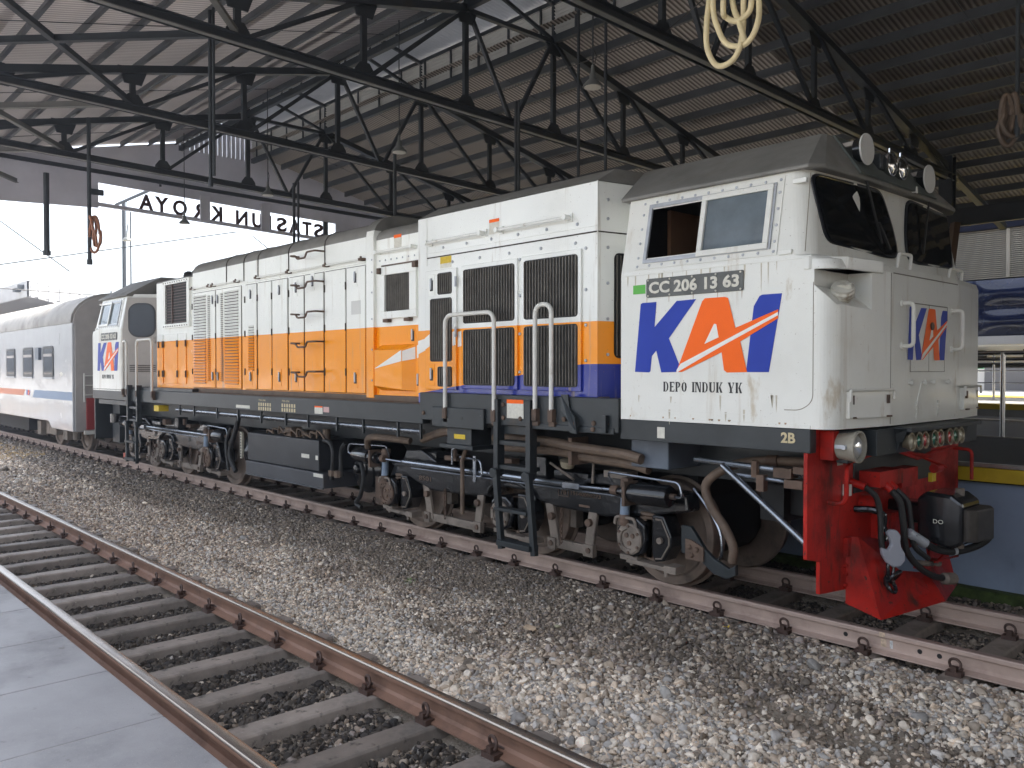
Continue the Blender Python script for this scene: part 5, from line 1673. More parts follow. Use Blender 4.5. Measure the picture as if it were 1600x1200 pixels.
def louvres(x0, x1, z0, z1, n, y, parent, name="louvre"):
    m = MB(); k = MB()
    p = (z1 - z0) / n
    for i in range(n):
        z = z0 + p * i
        m.prism([(x0, y, z + p * 0.86), (x0, y - 0.020, z + p * 0.28), (x0, y - 0.020, z + p * 0.20), (x0, y, z + p * 0.30)], (x1 - x0, 0, 0))
        k.box(x0 + 0.005, x1 - 0.005, y - 0.0025, y, z + p * 0.0, z + p * 0.29)
    m.build(name, M_hood, parent, smooth=0)
    k.build("louvre_slot", M_louvredark, parent, smooth=0)
ZD0, ZD1 = 1.60, 3.075
d1 = hood_door(-13.24, -12.38, ZD0, ZD1)
louvres(-13.19, -12.72, 1.66, 3.04, 31, HY - 0.014, d1); louvres(-12.66, -12.56, 1.70, 3.02, 44, HY - 0.014, d1)
latchmb(-12.47, 2.93, HY - 0.014, d1); latchmb(-12.47, 1.77, HY - 0.014, d1)
d2 = hood_door(-12.36, -11.50, ZD0, ZD1)
louvres(-12.05, -11.58, 1.66, 3.04, 31, HY - 0.014, d2); louvres(-12.19, -12.10, 1.70, 3.02, 44, HY - 0.014, d2)
latchmb(-12.28, 2.93, HY - 0.014, d2); latchmb(-12.28, 1.77, HY - 0.014, d2)
d3 = hood_door(-11.37, -11.01, ZD0, ZD1, latch=(2.93, 1.77))
louvres(-11.26, -11.09, 1.86, 2.50, 17, HY - 0.014, d3)
hood_door(-10.98, -10.565, ZD0, ZD1)
hood_door(-10.555, -10.12, ZD0, ZD1, latch=(2.93, 1.77))
hood_door(-10.08, -9.69, ZD0, ZD1, latch=(2.93, 1.77))
d7 = hood_door(-9.67, -9.20, ZD0, ZD1, hinges=False); latchmb(-9.46, 2.98, HY - 0.014, d7)
hood_door(-9.17, -8.69, ZD0, ZD1)
d9 = hood_door(-8.68, -8.26, ZD0, ZD1, latch=(2.95, 1.77))
MB().box(-8.56, -8.36, HY - 0.0165, HY - 0.014, 2.52, 2.68).build("faded_notice", pm("faded_label", (0.60, 0.60, 0.57), 0.5), d9, smooth=0)
# rail along the door tops with brackets, steps
m = MB(); m.box(-13.2, -8.26, HY - 0.012, HY, 3.105, 3.125)
m.tube([(-10.95, HY - 0.05, 3.145), (-8.28, HY - 0.05, 3.145)], 0.011, 8); m.tube([(-13.2, HY - 0.05, 3.145), (-11.5, HY - 0.05, 3.145)], 0.011, 8)
m.build("hood_top_rail", M_hood, hoodA, smooth=30)
m = MB()
for x in (-13.18, -12.55, -12.4, -11.6, -10.95, -10.05, -9.1, -8.30): m.box(x - 0.03, x + 0.03, HY - 0.07, HY, 3.13, 3.16); m.cyl((x, HY - 0.05, 3.13), (x, HY - 0.05, 3.18), 0.013, n=8)
m.build_each("rail_bracket", M_rust, hoodA, smooth=0)
for z in (3.30, 2.93, 2.56, 2.19, 1.82):
    y = HY - 0.014
    m = MB()
    m.tube(rounded([(-9.80, y, z + 0.02), (-9.80, y - 0.13, z + 0.02), (-9.66, y - 0.13, z + 0.01), (-9.62, y - 0.13, z - 0.035), (-9.42, y - 0.13, z - 0.035), (-9.38, y - 0.13, z + 0.03), (-9.18, y - 0.13, z + 0.03), (-9.18, y, z + 0.03)], 0.03), 0.012, 8)
    m.build("climbing_rung", M_rust, hoodA)
# rear end: radiator louvre box with frame, small doors, exhaust humps
m = MB()
for (a0, a1, b0, b1) in ((-14.53, -13.42, 3.30, 3.36), (-14.53, -13.42, 2.57, 2.64), (-14.53, -14.44, 2.64, 3.30), (-13.52, -13.42, 2.64, 3.30)):
    m.box(a0, a1, HY + 0.0, HY + 0.045, b0, b1)
gf = m.build("grille_frame", M_hood, hoodC, smooth=0, bevel=0.004)
MB().box(-14.46, -13.5, HY + 0.03, HY + 0.04, 2.62, 3.32).build("grille_back", M_intdark, gf, smooth=0)
m = MB()
for k in range(14): m.box(-14.44, -13.52, HY + 0.015, HY + 0.03, 2.655 + 0.047 * k, 2.665 + 0.047 * k)
m.box(-14.16, -14.14, HY + 0.005, HY + 0.03, 2.64, 3.3)
m.build("grille_slat", pm("grille_slat_brown", (0.14, 0.10, 0.085), 0.6), gf, smooth=0)
for (a, b) in ((-14.80, -14.62), (-14.56, -13.98), (-13.96, -13.62)):
    m = MB().box(a, b, HY + 0.028, HY + 0.05, 1.64, 2.47); q = m.build("access_door", M_hood, loco, smooth=0, bevel=0.005)
    m = MB()
    for z in (1.75, 2.25): m.cyl((a, HY + 0.02, z), (a, HY + 0.02, z + 0.11), 0.014, n=8); m.cyl((b, HY + 0.02, z), (b, HY + 0.02, z + 0.11), 0.014, n=8)
    m.build_each("door_hinge", M_rust, q, smooth=0)
MB().bolts([(-14.5 + 0.1 * k, HY + 0.0, 3.33) for k in range(11)] + [(-14.5 + 0.1 * k, HY + 0.0, 2.6) for k in range(11)], (0, -1, 0), 0.012, 0.008).build("bolt", M_rust, gf, smooth=0)
m = MB()
for x in (-14.3, -13.95, -13.6): m.lathe([(0.02, -0.06), (0.07, -0.05), (0.095, 0.0), (0.08, 0.06), (0.03, 0.085)], (x, 5.72, 3.47), (0, 0, 1), 16)
m.build_each("exhaust_cowl", M_rubber, roofC, smooth=60)

# ---------------- middle section: framed grille and slanted orange box
def grille(x0, x1, z0, z1, y, parent, nbar, recess=0.03, rad=0.03, th=0.008):
    m = MB().prism([(a, y + 0.0008, b) for a, b in rrect(x0, x1, z0, z1, rad)], (0, 0.004, 0)); 
    m2 = MB().prism([(a, y - 0.0015, b) for a, b in rrect(x0, x1, z0, z1, rad)], (0, 0.002, 0))
    g = m2.build("radiator_screen", M_grille, parent, smooth=0)
    m = MB()
    for k in range(nbar):
        x = x0 + (x1 - x0) * (k + 0.5) / nbar
        m.prism([(x - th / 2, y - 0.001, z0 + 0.012), (x + th / 2, y - 0.001, z0 + 0.012), (x + th * 0.25, y - 0.014, z0 + 0.012), (x - th * 0.25, y - 0.014, z0 + 0.012)], (0, 0, z1 - z0 - 0.024))
    m.build("screen_bar", M_grillebar, g, smooth=0)
    return g
yB = HY + 0.012
m = MB()
for (a0, a1, b0, b1) in ((-7.92, -7.26, 2.925, 3.02), (-7.92, -7.26, 2.44, 2.52), (-7.92, -7.85, 2.52, 2.925), (-7.385, -7.26, 2.52, 2.925)):
    m.box(a0, a1, yB - 0.045, yB, b0, b1)
fr = m.build("grille_frame", M_hood, hoodB, smooth=0, bevel=0.005)
grille(-7.855, -7.385, 2.515, 2.93, yB - 0.012, fr, 13, rad=0.008, th=0.016)
m = MB()
m.box(-7.96, -7.22, yB - 0.012, yB, 3.03, 3.045)
for (x, z) in ((-7.94, 2.98), (-7.27, 3.0)): m.box(x - 0.03, x + 0.03, yB - 0.07, yB, z - 0.035, z + 0.03)
for x in (-7.82, -7.42): m.box(x - 0.05, x + 0.05, yB - 0.055, yB, 2.40, 2.435)
m.build_each("grille_hinge", M_rust, fr, smooth=0, bevel=0.003)
m = MB()
bx = [(-7.95, yB, 2.13), (-7.50, yB, 2.13), (-7.50, yB, 1.64), (-7.95, yB, 1.64)]
fxn = [(-7.95, yB - 0.10, 2.07), (-7.46, yB - 0.10, 2.07), (-7.46, yB - 0.10, 1.70), (-7.95, yB - 0.10, 1.70)]
m.add([(-7.97, yB, 2.15), (-7.32, yB, 2.15), (-7.32, yB, 1.64), (-7.97, yB, 1.64), (-7.97, yB - 0.10, 2.09), (-7.44, yB - 0.10, 2.09), (-7.44, yB - 0.10, 1.655), (-7.97, yB - 0.10, 1.69)],
      [(4, 7, 6, 5), (0, 4, 5, 1), (1, 5, 6, 2), (2, 6, 7, 3), (3, 7, 4, 0)])
ob = m.build("slanted_cover", M_hood, hoodB, smooth=0, bevel=0.004)
m = MB()
m.prism([(-7.96, yB - 0.102, 1.885), (-7.445, yB - 0.102, 2.085), (-7.445, yB - 0.102, 1.965)], (0, -0.002, 0))
m.prism([(-7.437, yB - 0.098, 2.075), (-7.325, yB - 0.003, 2.12), (-7.325, yB - 0.003, 1.99), (-7.437, yB - 0.098, 1.966)], (0.002, -0.002, 0))
m.prism([(-7.30, yB - 0.0005, 2.13), (-7.19, yB - 0.0005, 2.18), (-7.19, yB - 0.0005, 2.03), (-7.30, yB - 0.0005, 1.995)], (0, -0.002, 0))
m.build_each("white_swoosh", M_logo_w, hoodB, smooth=0)
for (x, z) in ((-7.37, 2.24), (-7.27, 1.76)): latchmb(x, z, yB, hoodB)
m = MB(); m.tube([(-7.99, yB - 0.06, 3.19), (-7.32, yB - 0.06, 3.19)], 0.013, 8)
for x in (-7.99, -7.32): m.cyl((x, yB, 3.19), (x, yB - 0.08, 3.19), 0.022, n=10)
m.build("hood_handrail", M_hood, hoodB)
MB().bolts([(-8.0 + 0.11 * k, yB, 3.10) for k in range(8)], (0, -1, 0), 0.011, 0.008).build("bolt", M_silver, hoodB, smooth=0)
MB().box(-7.72, -7.58, yB - 0.003, yB, 3.22, 3.36).build("notice", M_label_w, hoodB, smooth=0)
MB().box(-7.72, -7.58, yB - 0.0045, yB, 3.325, 3.36).build("notice_heading", M_logo_o, hoodB, smooth=0)

# ---------------- radiator section
RY = 5.30
ch = [(-7.18, RY), (-4.67, RY), (-4.53, 5.95)]
pl_ = ch + [(x, 2 * LY - y) for x, y in reversed(ch)]
rad = MB().xy(pl_, 1.52, 3.45).build("radiator_hood", M_rad, loco, smooth=0, bevel=0.006)
m = MB()
tr = [(-7.18, RY + 0.28), (-4.72, RY + 0.28), (-4.60, 6.05)]
lo = [(x, y) for x, y in pl_]; hi = tr + [(x, 2 * LY - y) for x, y in reversed(tr)]
n = len(lo)
vs = [(x, y, 3.452) for x, y in lo] + [(x, y, 3.60) for x, y in hi]
m.add(vs, [(i, (i + 1) % n, (i + 1) % n + n, i + n) for i in range(n)] + [tuple(range(n, 2 * n))])
m.build("radiator_roof", M_roofgrey, rad, smooth=0)
# seam, top rails, bolts
m = MB(); m.box(-7.03, -4.68, RY - 0.004, RY + 0.01, 3.022, 3.034); m.prism([(-4.675, RY - 0.003, 3.022), (-4.53, 5.95, 3.022), (-4.53, 5.95, 3.034), (-4.675, RY - 0.003, 3.034)], (0.005, -0.002, 0))
m.build("seam", M_louvredark, rad, smooth=0)
m = MB(); m.box(-7.03, -4.68, RY - 0.006, RY + 0.01, 3.075, 3.085); m.box(-4.675, -4.668, RY - 0.004, RY + 0.01, 1.60, 3.45); m.box(-7.03, -7.02, RY - 0.006, RY + 0.01, 2.95, 3.44)
m.build("cover_strip", M_rad, rad, smooth=0)
for (a, b) in ((-6.95, -6.10), (-5.86, -4.98)):
    m = MB(); m.tube([(a, RY - 0.065, 3.175), (b, RY - 0.065, 3.175)], 0.014, 8)
    for x in (a, b): m.cyl((x, RY, 3.175), (x, RY - 0.09, 3.175), 0.024, n=10); m.box(x - 0.03, x + 0.03, RY - 0.02, RY, 3.145, 3.215)
    m.build("radiator_handrail", M_rad, rad)
MB().bolts([(-6.75 + 0.37 * k, RY, 3.115) for k in range(6)] + [(-6.6 + 0.42 * k, RY, 2.955) for k in range(5)] + [(-4.80, RY, z) for z in (2.9, 2.55, 2.25, 1.95)] + [(-5.605, RY - 0.01, z) for z in (2.88, 2.55, 2.2, 1.85)], (0, -1, 0), 0.015, 0.012, 8).build("bolt", M_silver, rad, smooth=0)
MB().bolts([(-4.645, RY + 0.10, z) for z in (3.3, 3.14, 2.9, 2.6, 2.3, 2.0)], (1, -0.2, 0), 0.014, 0.01, 8).build("bolt", M_silver, rad, smooth=0)
def screen_frame(x0, x1, z0, z1, splits, name):
    d = MB().box(x0, x1, RY - 0.022, RY + 0.01, z0, z1).build("screen_door", M_rad, rad, smooth=0, bevel=0.006)
    return d
A = screen_frame(-6.44, -5.63, 1.685, 2.895, None, "a")
yS = RY - 0.022
grille(-6.41, -5.665, 2.325, 2.855, yS, A, 20, rad=0.035, th=0.012); grille(-6.41, -5.665, 1.72, 2.265, yS, A, 20, rad=0.035, th=0.012)
B = screen_frame(-5.58, -4.84, 1.685, 2.90, None, "b")
grille(-5.545, -4.875, 2.325, 2.86, yS, B, 18, rad=0.035, th=0.012); grille(-5.545, -4.875, 1.72, 2.265, yS, B, 18, rad=0.035, th=0.012)
D = screen_frame(-7.03, -6.52, 1.67, 2.89, None, "d")
grille(-6.82, -6.585, 2.635, 2.855, yS, D, 7, rad=0.025, th=0.012); grille(-6.945, -6.585, 1.955, 2.60, yS, D, 10, rad=0.03, th=0.012); grille(-6.82, -6.585, 1.70, 1.905, yS, D, 7, rad=0.025, th=0.012)
latchmb(-6.915, 2.74, yS, D); latchmb(-6.915, 1.82, yS, D)
m = MB()
for z in (2.7, 2.2): m.cyl((-6.515, yS - 0.01, z), (-6.515, yS - 0.01, z + 0.10), 0.013, n=8)
m.build_each("door_hinge", M_silver, D, smooth=0)
m = MB(); m.prism([(-7.03, yS - 0.001, 2.08), (-6.95, yS - 0.001, 2.115), (-6.95, yS - 0.001, 2.24), (-7.03, yS - 0.001, 2.20)], (0, -0.0015, 0)); m.prism([(-6.575, yS - 0.001, 2.11), (-6.525, yS - 0.001, 2.12), (-6.525, yS - 0.001, 2.26), (-6.575, yS - 0.001, 2.25)], (0, -0.0015, 0))
m.build_each("white_swoosh", M_logo_w, D, smooth=0)
m = MB(); m.prism([(-7.178, RY - 0.001, 2.035), (-7.035, RY - 0.001, 2.08), (-7.035, RY - 0.001, 2.20), (-7.178, RY - 0.001, 2.175)], (0, -0.0015, 0)); m.prism([(-6.517, RY - 0.001, 2.10), (-6.443, RY - 0.001, 2.11), (-6.443, RY - 0.001, 2.26), (-6.517, RY - 0.001, 2.25)], (0, -0.0015, 0))
m.build_each("white_swoosh", M_logo_w, rad, smooth=0)
q = MB().box(-6.80, -6.62, RY - 0.002, RY, 2.95, 3.02).build("notice", M_label_y, rad, smooth=0)
q = MB().box(-6.80, -6.62, RY - 0.0025, RY - 0.0005, 2.905, 2.95).build("notice", M_label_w, rad, smooth=0)
MB().box(-6.04, -5.90, RY - 0.003, RY, 3.16, 3.30).build("notice", M_label_w, rad, smooth=0)
MB().box(-6.04, -5.90, RY - 0.0045, RY, 3.27, 3.30).build("notice_heading", M_logo_o, rad, smooth=0)
# chamfer with its tall grille (mostly behind the cab)
cv = Vector((0.14, 0.65, 0)).normalized(); cn = Vector((cv.y, -cv.x, 0))
def CH(a, z, l=0.0): return Vector((-4.67, RY, z)) + cv * a + cn * l
m = MB(); m.prism([CH(a, z, 0.002) for a, z in rrect(0.17, 0.46, 1.97, 2.86, 0.05)], cn * 0.003); gg = m.build("radiator_screen", M_grille, rad, smooth=0)
m = MB()
for k in range(7):
    a = 0.19 + 0.04 * k
    m.prism([CH(a, 1.99, 0.004), CH(a + 0.01, 1.99, 0.004), CH(a + 0.01, 2.84, 0.004), CH(a, 2.84, 0.004)], cn * 0.012)
m.build("screen_bar", M_grillebar, gg, smooth=0)
# ------------------------------------------------------------------ underframe
uf = MB()
uf.box(-17.9, -7.0, YS + 0.0, YS + 0.10, 1.31, 1.515)
uf.box(-17.85, -2.75, 5.9, 7.3, 0.98, 1.36)
frm = uf.build("underframe", M_frame, loco, smooth=0, bevel=0.006)
m = MB()
m.box(-7.02, -4.36, YS - 0.02, YS + 0.10, 1.36, 1.64); m.box(-6.78, -5.98, YS - 0.05, YS + 0.0, 1.30, 1.50)
m.box(-5.42, -4.40, YS - 0.03, YS + 0.0, 1.345, 1.40)
m.build_each("side_sill", M_frame, frm, smooth=0, bevel=0.008)
m = MB(); m.box(-4.36, -2.735, YS + 0.005, YS + 0.09, 1.315, 1.476)
m.build("cab_sill", M_frame, frm, smooth=0, bevel=0.005)
m = MB(); m.box(-14.9, -13.0, YS + 0.02, HY + 0.1, 1.516, 1.57); m.box(-16.1, -14.9, YS + 0.02, 5.9, 1.30, 1.56)
m.build_each("deck_step", M_frame, frm, smooth=0, bevel=0.006)
m = MB(); m.box(-13.0, -7.02, YS + 0.005, HY + 0.1, 1.517, 1.525); m.box(-7.0, -4.62, YS + 0.085, RY + 0.1, 1.52, 1.645); m.box(-13.2, -7.18, HY - 0.02, HY + 0.05, 1.525, 1.585)
m.build_each("deck_plate", M_deck, frm, smooth=0, bevel=0.003)
MB().box(-17.8, -2.8, YS + 0.03, 2 * LY - YS - 0.03, 1.36, 1.475).build("deck_floor", M_frame, frm, smooth=0)
m = MB()
m.bolts([(x, YS - 0.02, z) for x in (-6.95, -6.62, -4.62, -4.48, -5.5) for z in (1.43,)] + [(-4.62, YS - 0.03, 1.38), (-5.73, YS - 0.02, 1.55), (-5.73, YS - 0.02, 1.43), (-4.95, YS - 0.03, 1.45), (-4.80, YS - 0.05, 1.42), (-4.80, YS - 0.05, 1.38)], (0, -1, 0), 0.022, 0.018, 8)
m.build_each("sill_bolt", M_rust, frm, smooth=0)
m = MB()
for x in (-6.55, -6.30): m.cyl((x, YS - 0.051, 1.40), (x, YS - 0.0525, 1.40), 0.016, n=12)
m.build_each("sill_hole", M_black_txt, frm, smooth=0)
m = MB(); m.prism([(-4.98, YS - 0.02, 1.66), (-4.90, YS - 0.02, 1.66), (-4.88, YS - 0.02, 1.54), (-4.78, YS - 0.06, 1.47), (-4.76, YS - 0.06, 1.34), (-4.84, YS - 0.06, 1.34), (-4.86, YS - 0.06, 1.45), (-4.97, YS - 0.03, 1.53)], (0, -0.02, 0)); m.box(-4.50, -4.46, YS - 0.06, YS - 0.02, 1.36, 1.50)
m.build_each("lifting_bracket", M_frame, frm, smooth=0)
# notices on the sill
def sticker(x0, x1, z0, z1, y, mat, nm="notice"): return MB().box(x0, x1, y - 0.002, y, z0, z1).build(nm, mat, frm, smooth=0)
sticker(-11.40, -10.97, 1.335, 1.378, YS, M_label_w); sticker(-9.20, -9.01, 1.335, 1.43, YS, M_label_w); sticker(-8.99, -8.86, 1.36, 1.425, YS, M_label_p)
sticker(-9.20, -9.01, 1.412, 1.43, YS - 0.002, M_logo_o)
sticker(-5.68, -5.46, 1.43, 1.60, YS - 0.022, M_label_w); sticker(-5.68, -5.46, 1.565, 1.60, YS - 0.0245, M_logo_o)
sticker(-3.99, -3.92, 1.345, 1.43, YS + 0.004, M_label_w)
for (x, z0) in ((-10.71, 1.325), (-10.05, 1.33)):
    m = MB()
    for r in range(2):
        for k in range(6): m.box(x + 0.065 * k, x + 0.065 * k + 0.038, YS - 0.0012, YS, z0 + 0.058 * r, z0 + 0.058 * r + 0.045)
    m.build("stencil_figures", M_cream, frm, smooth=0)
    text_mb("750-206", 0.03, (1, 0, 0), (0, 0, 1), (x + 0.01, YS - 0.0005, z0 + 0.125), 0.001, 0.0, width=0.2, height=0.024).build("stencil_figures", M_cream, frm, smooth=0)
text_mb("2B", 0.09, (1, 0, 0), (0, 0, 1), (-2.945, YS + 0.003, 1.375), 0.002, 0.003, width=0.105, height=0.072).build("end_mark", M_cream, frm, smooth=0)
# pipes under the sill with hangers
m = MB(); m.cyl((-13.7, YS + 0.05, 1.225), (-7.05, YS + 0.05, 1.225), 0.026, n=12); m.cyl((-13.7, YS + 0.13, 1.20), (-7.2, YS + 0.13, 1.20), 0.022, n=10)
m.build_each("air_pipe", M_steelpipe, frm)
m = MB()
for x in (-13.5, -12.93, -12.08, -11.37, -10.66, -9.97, -9.39, -8.71, -8.14, -7.46, -7.05): m.box(x - 0.012, x + 0.012, YS + 0.005, YS + 0.03, 1.15, 1.33)
m.build_each("pipe_hanger", M_frame, frm, smooth=0)
# brown ducts, the slate box under the cab sill
m = MB()
for (y, z) in ((5.42, 1.19), (5.52, 1.10)):
    m.tube(spline([(-6.1, y, z + 0.02), (-5.4, y, z + 0.03), (-5.0, y, z), (-4.5, y, z - 0.02), (-4.3, y, z - 0.05)], 5), 0.045, 10)
m.tube(spline([(-7.3, 5.45, 1.12), (-6.9, 5.4, 1.22), (-6.5, 5.4, 1.26)], 4), 0.045, 8)
m.tube(spline([(-8.45, 5.5, 0.95), (-8.3, 5.42, 1.08), (-7.9, 5.42, 1.10), (-7.6, 5.5, 1.08)], 5), 0.04, 8)
m.build_each("flexible_duct", M_hose, loco)
m = MB(); m.box(-5.10, -5.06, 5.40, 5.62, 1.03, 1.27); m.build("duct_bracket", M_rust, loco, smooth=0)
m = MB(); m.box(-4.44, -4.06, 5.46, 5.9, 1.07, 1.30); m.build("junction_box", M_bluebox, loco, smooth=0, bevel=0.01)
m = MB(); m.box(-6.62, -6.24, 5.24, 5.5, 1.13, 1.30); m.box(-6.72, -6.20, 5.22, 5.5, 1.09, 1.13)
jb = m.build("junction_box", M_frame, loco, smooth=0, bevel=0.006)
MB().box(-6.50, -6.33, 5.236, 5.2385, 1.19, 1.235).build("notice", M_label_y, jb, smooth=0)
MB().box(-14.62, -14.4, 5.23, 5.4, 1.17, 1.27).build("lamp_box", M_label_y, loco, smooth=0, bevel=0.006)

# ---------------- boarding steps and white handrails, both ends
def handrail(xa, xb, ztop, zb):
    y = YS - 0.05
    m = MB(); m.tube(rounded([(xa, y, zb), (xa, y, ztop), (xb, y, ztop), (xb, y, zb)], 0.11 if abs(xb - xa) > 0.3 else 0.095, 7), 0.021, 12)
    h = m.build("handrail", M_handrail, loco)
    m = MB()
    for x in (xa, xb): m.box(x - 0.028, x + 0.028, y - 0.02, y + 0.05, zb - 0.10, zb + 0.01); m.box(x - 0.035, x + 0.035, y + 0.0, y + 0.05, zb - 0.14, zb - 0.1)
    m.build_each("rail_foot", M_rust, h, smooth=0, bevel=0.004)
handrail(-6.56, -5.83, 2.41, 1.49); handrail(-5.285, -5.085, 2.44, 1.52)
handrail(-15.27, -14.53, 2.39, 1.50); handrail(-15.98, -15.78, 2.39, 1.52)
def steps(x0, x1, sgn, dark):
    m = MB()
    for x in (x0, x1): m.box(x - 0.03, x + 0.03, YS - 0.06, YS + 0.03, 0.90, 1.60)
    for z in (1.18, 0.955): m.box(x0, x1, YS - 0.04, YS + 0.10, z, z + 0.04)
    m.box(x0, x1, YS + 0.02, YS + 0.16, 1.28, 1.36)
    l_ = m.build("boarding_ladder", M_frame, loco, smooth=0, bevel=0.004)
    m = MB()
    for x in (x0, x1):
        m.bar((x + 0.02 * sgn, YS - 0.07, 0.95), (x + 0.13 * sgn, YS - 0.10, 0.24), 0.05, 0.055, (1, 0, 0))
        m.cyl((x + 0.0 * sgn, YS - 0.10, 0.92), (x, YS + 0.0, 0.92), 0.045, n=12)
    m.bar((x0 + 0.05 * sgn, YS - 0.08, 0.60), (x1 + 0.05 * sgn, YS - 0.08, 0.60), 0.10, 0.03)
    m.bar((x0 + 0.11 * sgn, YS - 0.09, 0.30), (x1 + 0.11 * sgn, YS - 0.09, 0.30), 0.12, 0.05)
    m.build("folding_step", M_frame, l_, smooth=0, bevel=0.004)
steps(-5.80, -5.37, 1, M_frame)
steps(-15.74, -15.26, 1, M_frame)

# ---------------- wheels and bogies
def wheel_mb(x, side):
    """side -1: near wheel. tread over the rail head, flange inside"""
    yo = LY + side * 0.635            # outer face
    m = MB()
    s = -side
    prof = [(0.03, 0.005), (0.10, 0.0), (0.12, 0.03), (0.30, 0.045), (0.36, 0.03), (0.385, 0.002), (0.45, 0.002), (0.457, 0.012), (0.460, 0.10), (0.470, 0.105), (0.486, 0.112), (0.486, 0.128), (0.470, 0.140), (0.38, 0.140), (0.10, 0.12), (0.0, 0.12)]
    m.lathe(prof, (x, yo, 0.459), (0, s, 0), 56)
    return m
def bogie(ax, flip):
    """ax: axle positions from the cab end inward; flip=+1 cab towards +x"""
    for x in ax:
        for sd_ in (-1, 1):
            wheel_mb(x, sd_).build("wheel", M_wheel, loco, smooth=25)
        MB().cyl((x, 5.98, 0.459), (x, 7.2, 0.459), 0.08, n=12).build("axle", M_bogie, loco)
    f = flip
    x1, x2, x3 = ax
    e1, e3 = x1 + f * 0.42, x3 - f * 0.12
    def o(d): return x1 + f * d        # offset outward from the outer axle
    top = [(e3 - f * 0.05, 0.62), (e3 + f * 0.06, 0.80), (x3 + f * 0.75, 0.825), (x2 - f * 0.30, 0.80), (x2 + f * 0.30, 0.80), (x1 - f * 0.55, 0.83), (x1 - f * 0.15, 0.86), (e1, 0.87), (e1 + f * 0.02, 0.72)]
    bot = [(x1 + f * 0.12, 0.66), (x1 - f * 0.25, 0.60), (x1 - f * 0.45, 0.575), (x2 + f * 0.55, 0.59), (x2 + f * 0.36, 0.62), (x2 + f * 0.24, 0.70), (x2 - f * 0.20, 0.70), (x2 - f * 0.36, 0.58), (x2 - f * 0.6, 0.555), (x3 + f * 0.62, 0.54), (x3 + f * 0.40, 0.60), (x3 + f * 0.20, 0.66)]
    m = MB(); m.xz(top + bot, 5.62, 5.80)
    fr_ = m.build("bogie_frame", M_bogie, loco, smooth=0, bevel=0.022)
    m = MB(); m.xz([(x, z) for x, z in top[1:8]] + [(x, z - 0.035) for x, z in reversed(top[1:8])], 5.585, 5.83)
    # arched flange over the middle axle
    arc = [(x2 + 0.34 * math.cos(R(a)), 0.62 + 0.15 * math.sin(R(a))) for a in range(0, 181, 15)]
    m.tube([(x, 5.60, z) for x, z in arc], 0.022, 6)
    m.build_each("frame_flange", M_blackgloss, fr_, smooth=0, bevel=0.008)
    m = MB()
    for xx, zz in ((x3 + f * 0.98, 0.70), (x2 + f * 0.58, 0.70)):
        m.prism([(a, 5.6195, b) for a, b in rrect(xx - 0.055, xx + 0.055, zz - 0.035, zz + 0.035, 0.03)], (0, -0.002, 0))
    m.build_each("frame_hole", M_black_txt, fr_, smooth=0)
    # cast lettering, worn to rust
    text_mb("7B", 0.1, (1, 0, 0), (0, 0, 1), ((x1 - f * 0.98) - 0.0, 5.619, 0.715), 0.004, 0.002, width=0.07, height=0.06).build("cast_marks", M_rust, fr_, smooth=0)
    m = MB(); xx = x1 - f * 0.98
    for (a0, a1, b0, b1) in ((xx - 0.03, xx + 0.10, 0.70, 0.706), (xx - 0.03, xx + 0.10, 0.786, 0.792), (xx - 0.03, xx - 0.024, 0.706, 0.786), (xx + 0.094, xx + 0.10, 0.706, 0.786)): m.box(a0, a1, 5.615, 5.6195, b0, b1)
    m.bar((x1 - f * 0.75, 5.617, 0.64), (x1 - f * 0.62, 5.617, 0.64), 0.004, 0.02)
    m.build("cast_marks", M_rust, fr_, smooth=0)
    text_mb("19140000273", 0.05, (1, 0, 0), (0, 0, 1), (xx + 0.13 if f > 0 else xx - 0.5, 5.619, 0.725), 0.003, 0.001, width=0.36, height=0.035).build("cast_marks", M_rust, fr_, smooth=0)
    text_mb("8501", 0.05, (1, 0, 0), (0, 0, 1), (x3 + 0.42 if f > 0 else x3 - 0.7, 5.619, 0.64), 0.003, 0.001, width=0.22, height=0.05).build("cast_marks", M_rust, fr_, smooth=0)
    # bolster parts on top of the frame
    m = MB()
    m.box(x2 - 0.25, x2 + 0.18, 5.66, 6.1, 0.83, 0.98); m.box(x2 + 0.30, x2 + 0.46, 5.62, 5.8, 0.83, 1.05); m.box(x3 + f * 0.55 - 0.12, x3 + f * 0.55 + 0.12, 5.66, 6.0, 0.82, 0.96)
    m.box(x1 - f * 0.9 - 0.22, x1 - f * 0.9 + 0.22, 5.66, 6.0, 0.84, 0.93)
    m.xz([(x3 + f * 0.10, 0.82), (x3 + f * 0.18, 0.96), (x3 + f * 0.45, 0.98), (x3 + f * 0.75, 0.86), (x3 + f * 0.5, 0.80)], 5.62, 5.95)
    m.xz([(x1 - f * 0.05, 0.86), (x1 - f * 0.30, 0.97), (x1 - f * 0.5, 0.95), (x1 - f * 0.75, 0.85)], 5.62, 5.95)
    m.build_each("bolster", M_bogie, fr_, smooth=0, bevel=0.012)
    m = MB()
    m.box(x2 - 0.08, x2 + 0.06, 5.55, 5.66, 0.90, 1.0); m.box(x3 + f * 1.0 - 0.1, x3 + f * 1.0 + 0.1, 5.6, 5.8, 0.90, 0.95); m.cyl((x3 + f * 1.1, 5.58, 0.94), (x3 + f * 1.1, 5.58, 1.04), 0.03, n=10)
    m.build_each("bolster_pad", M_rust, fr_, smooth=0, bevel=0.005)
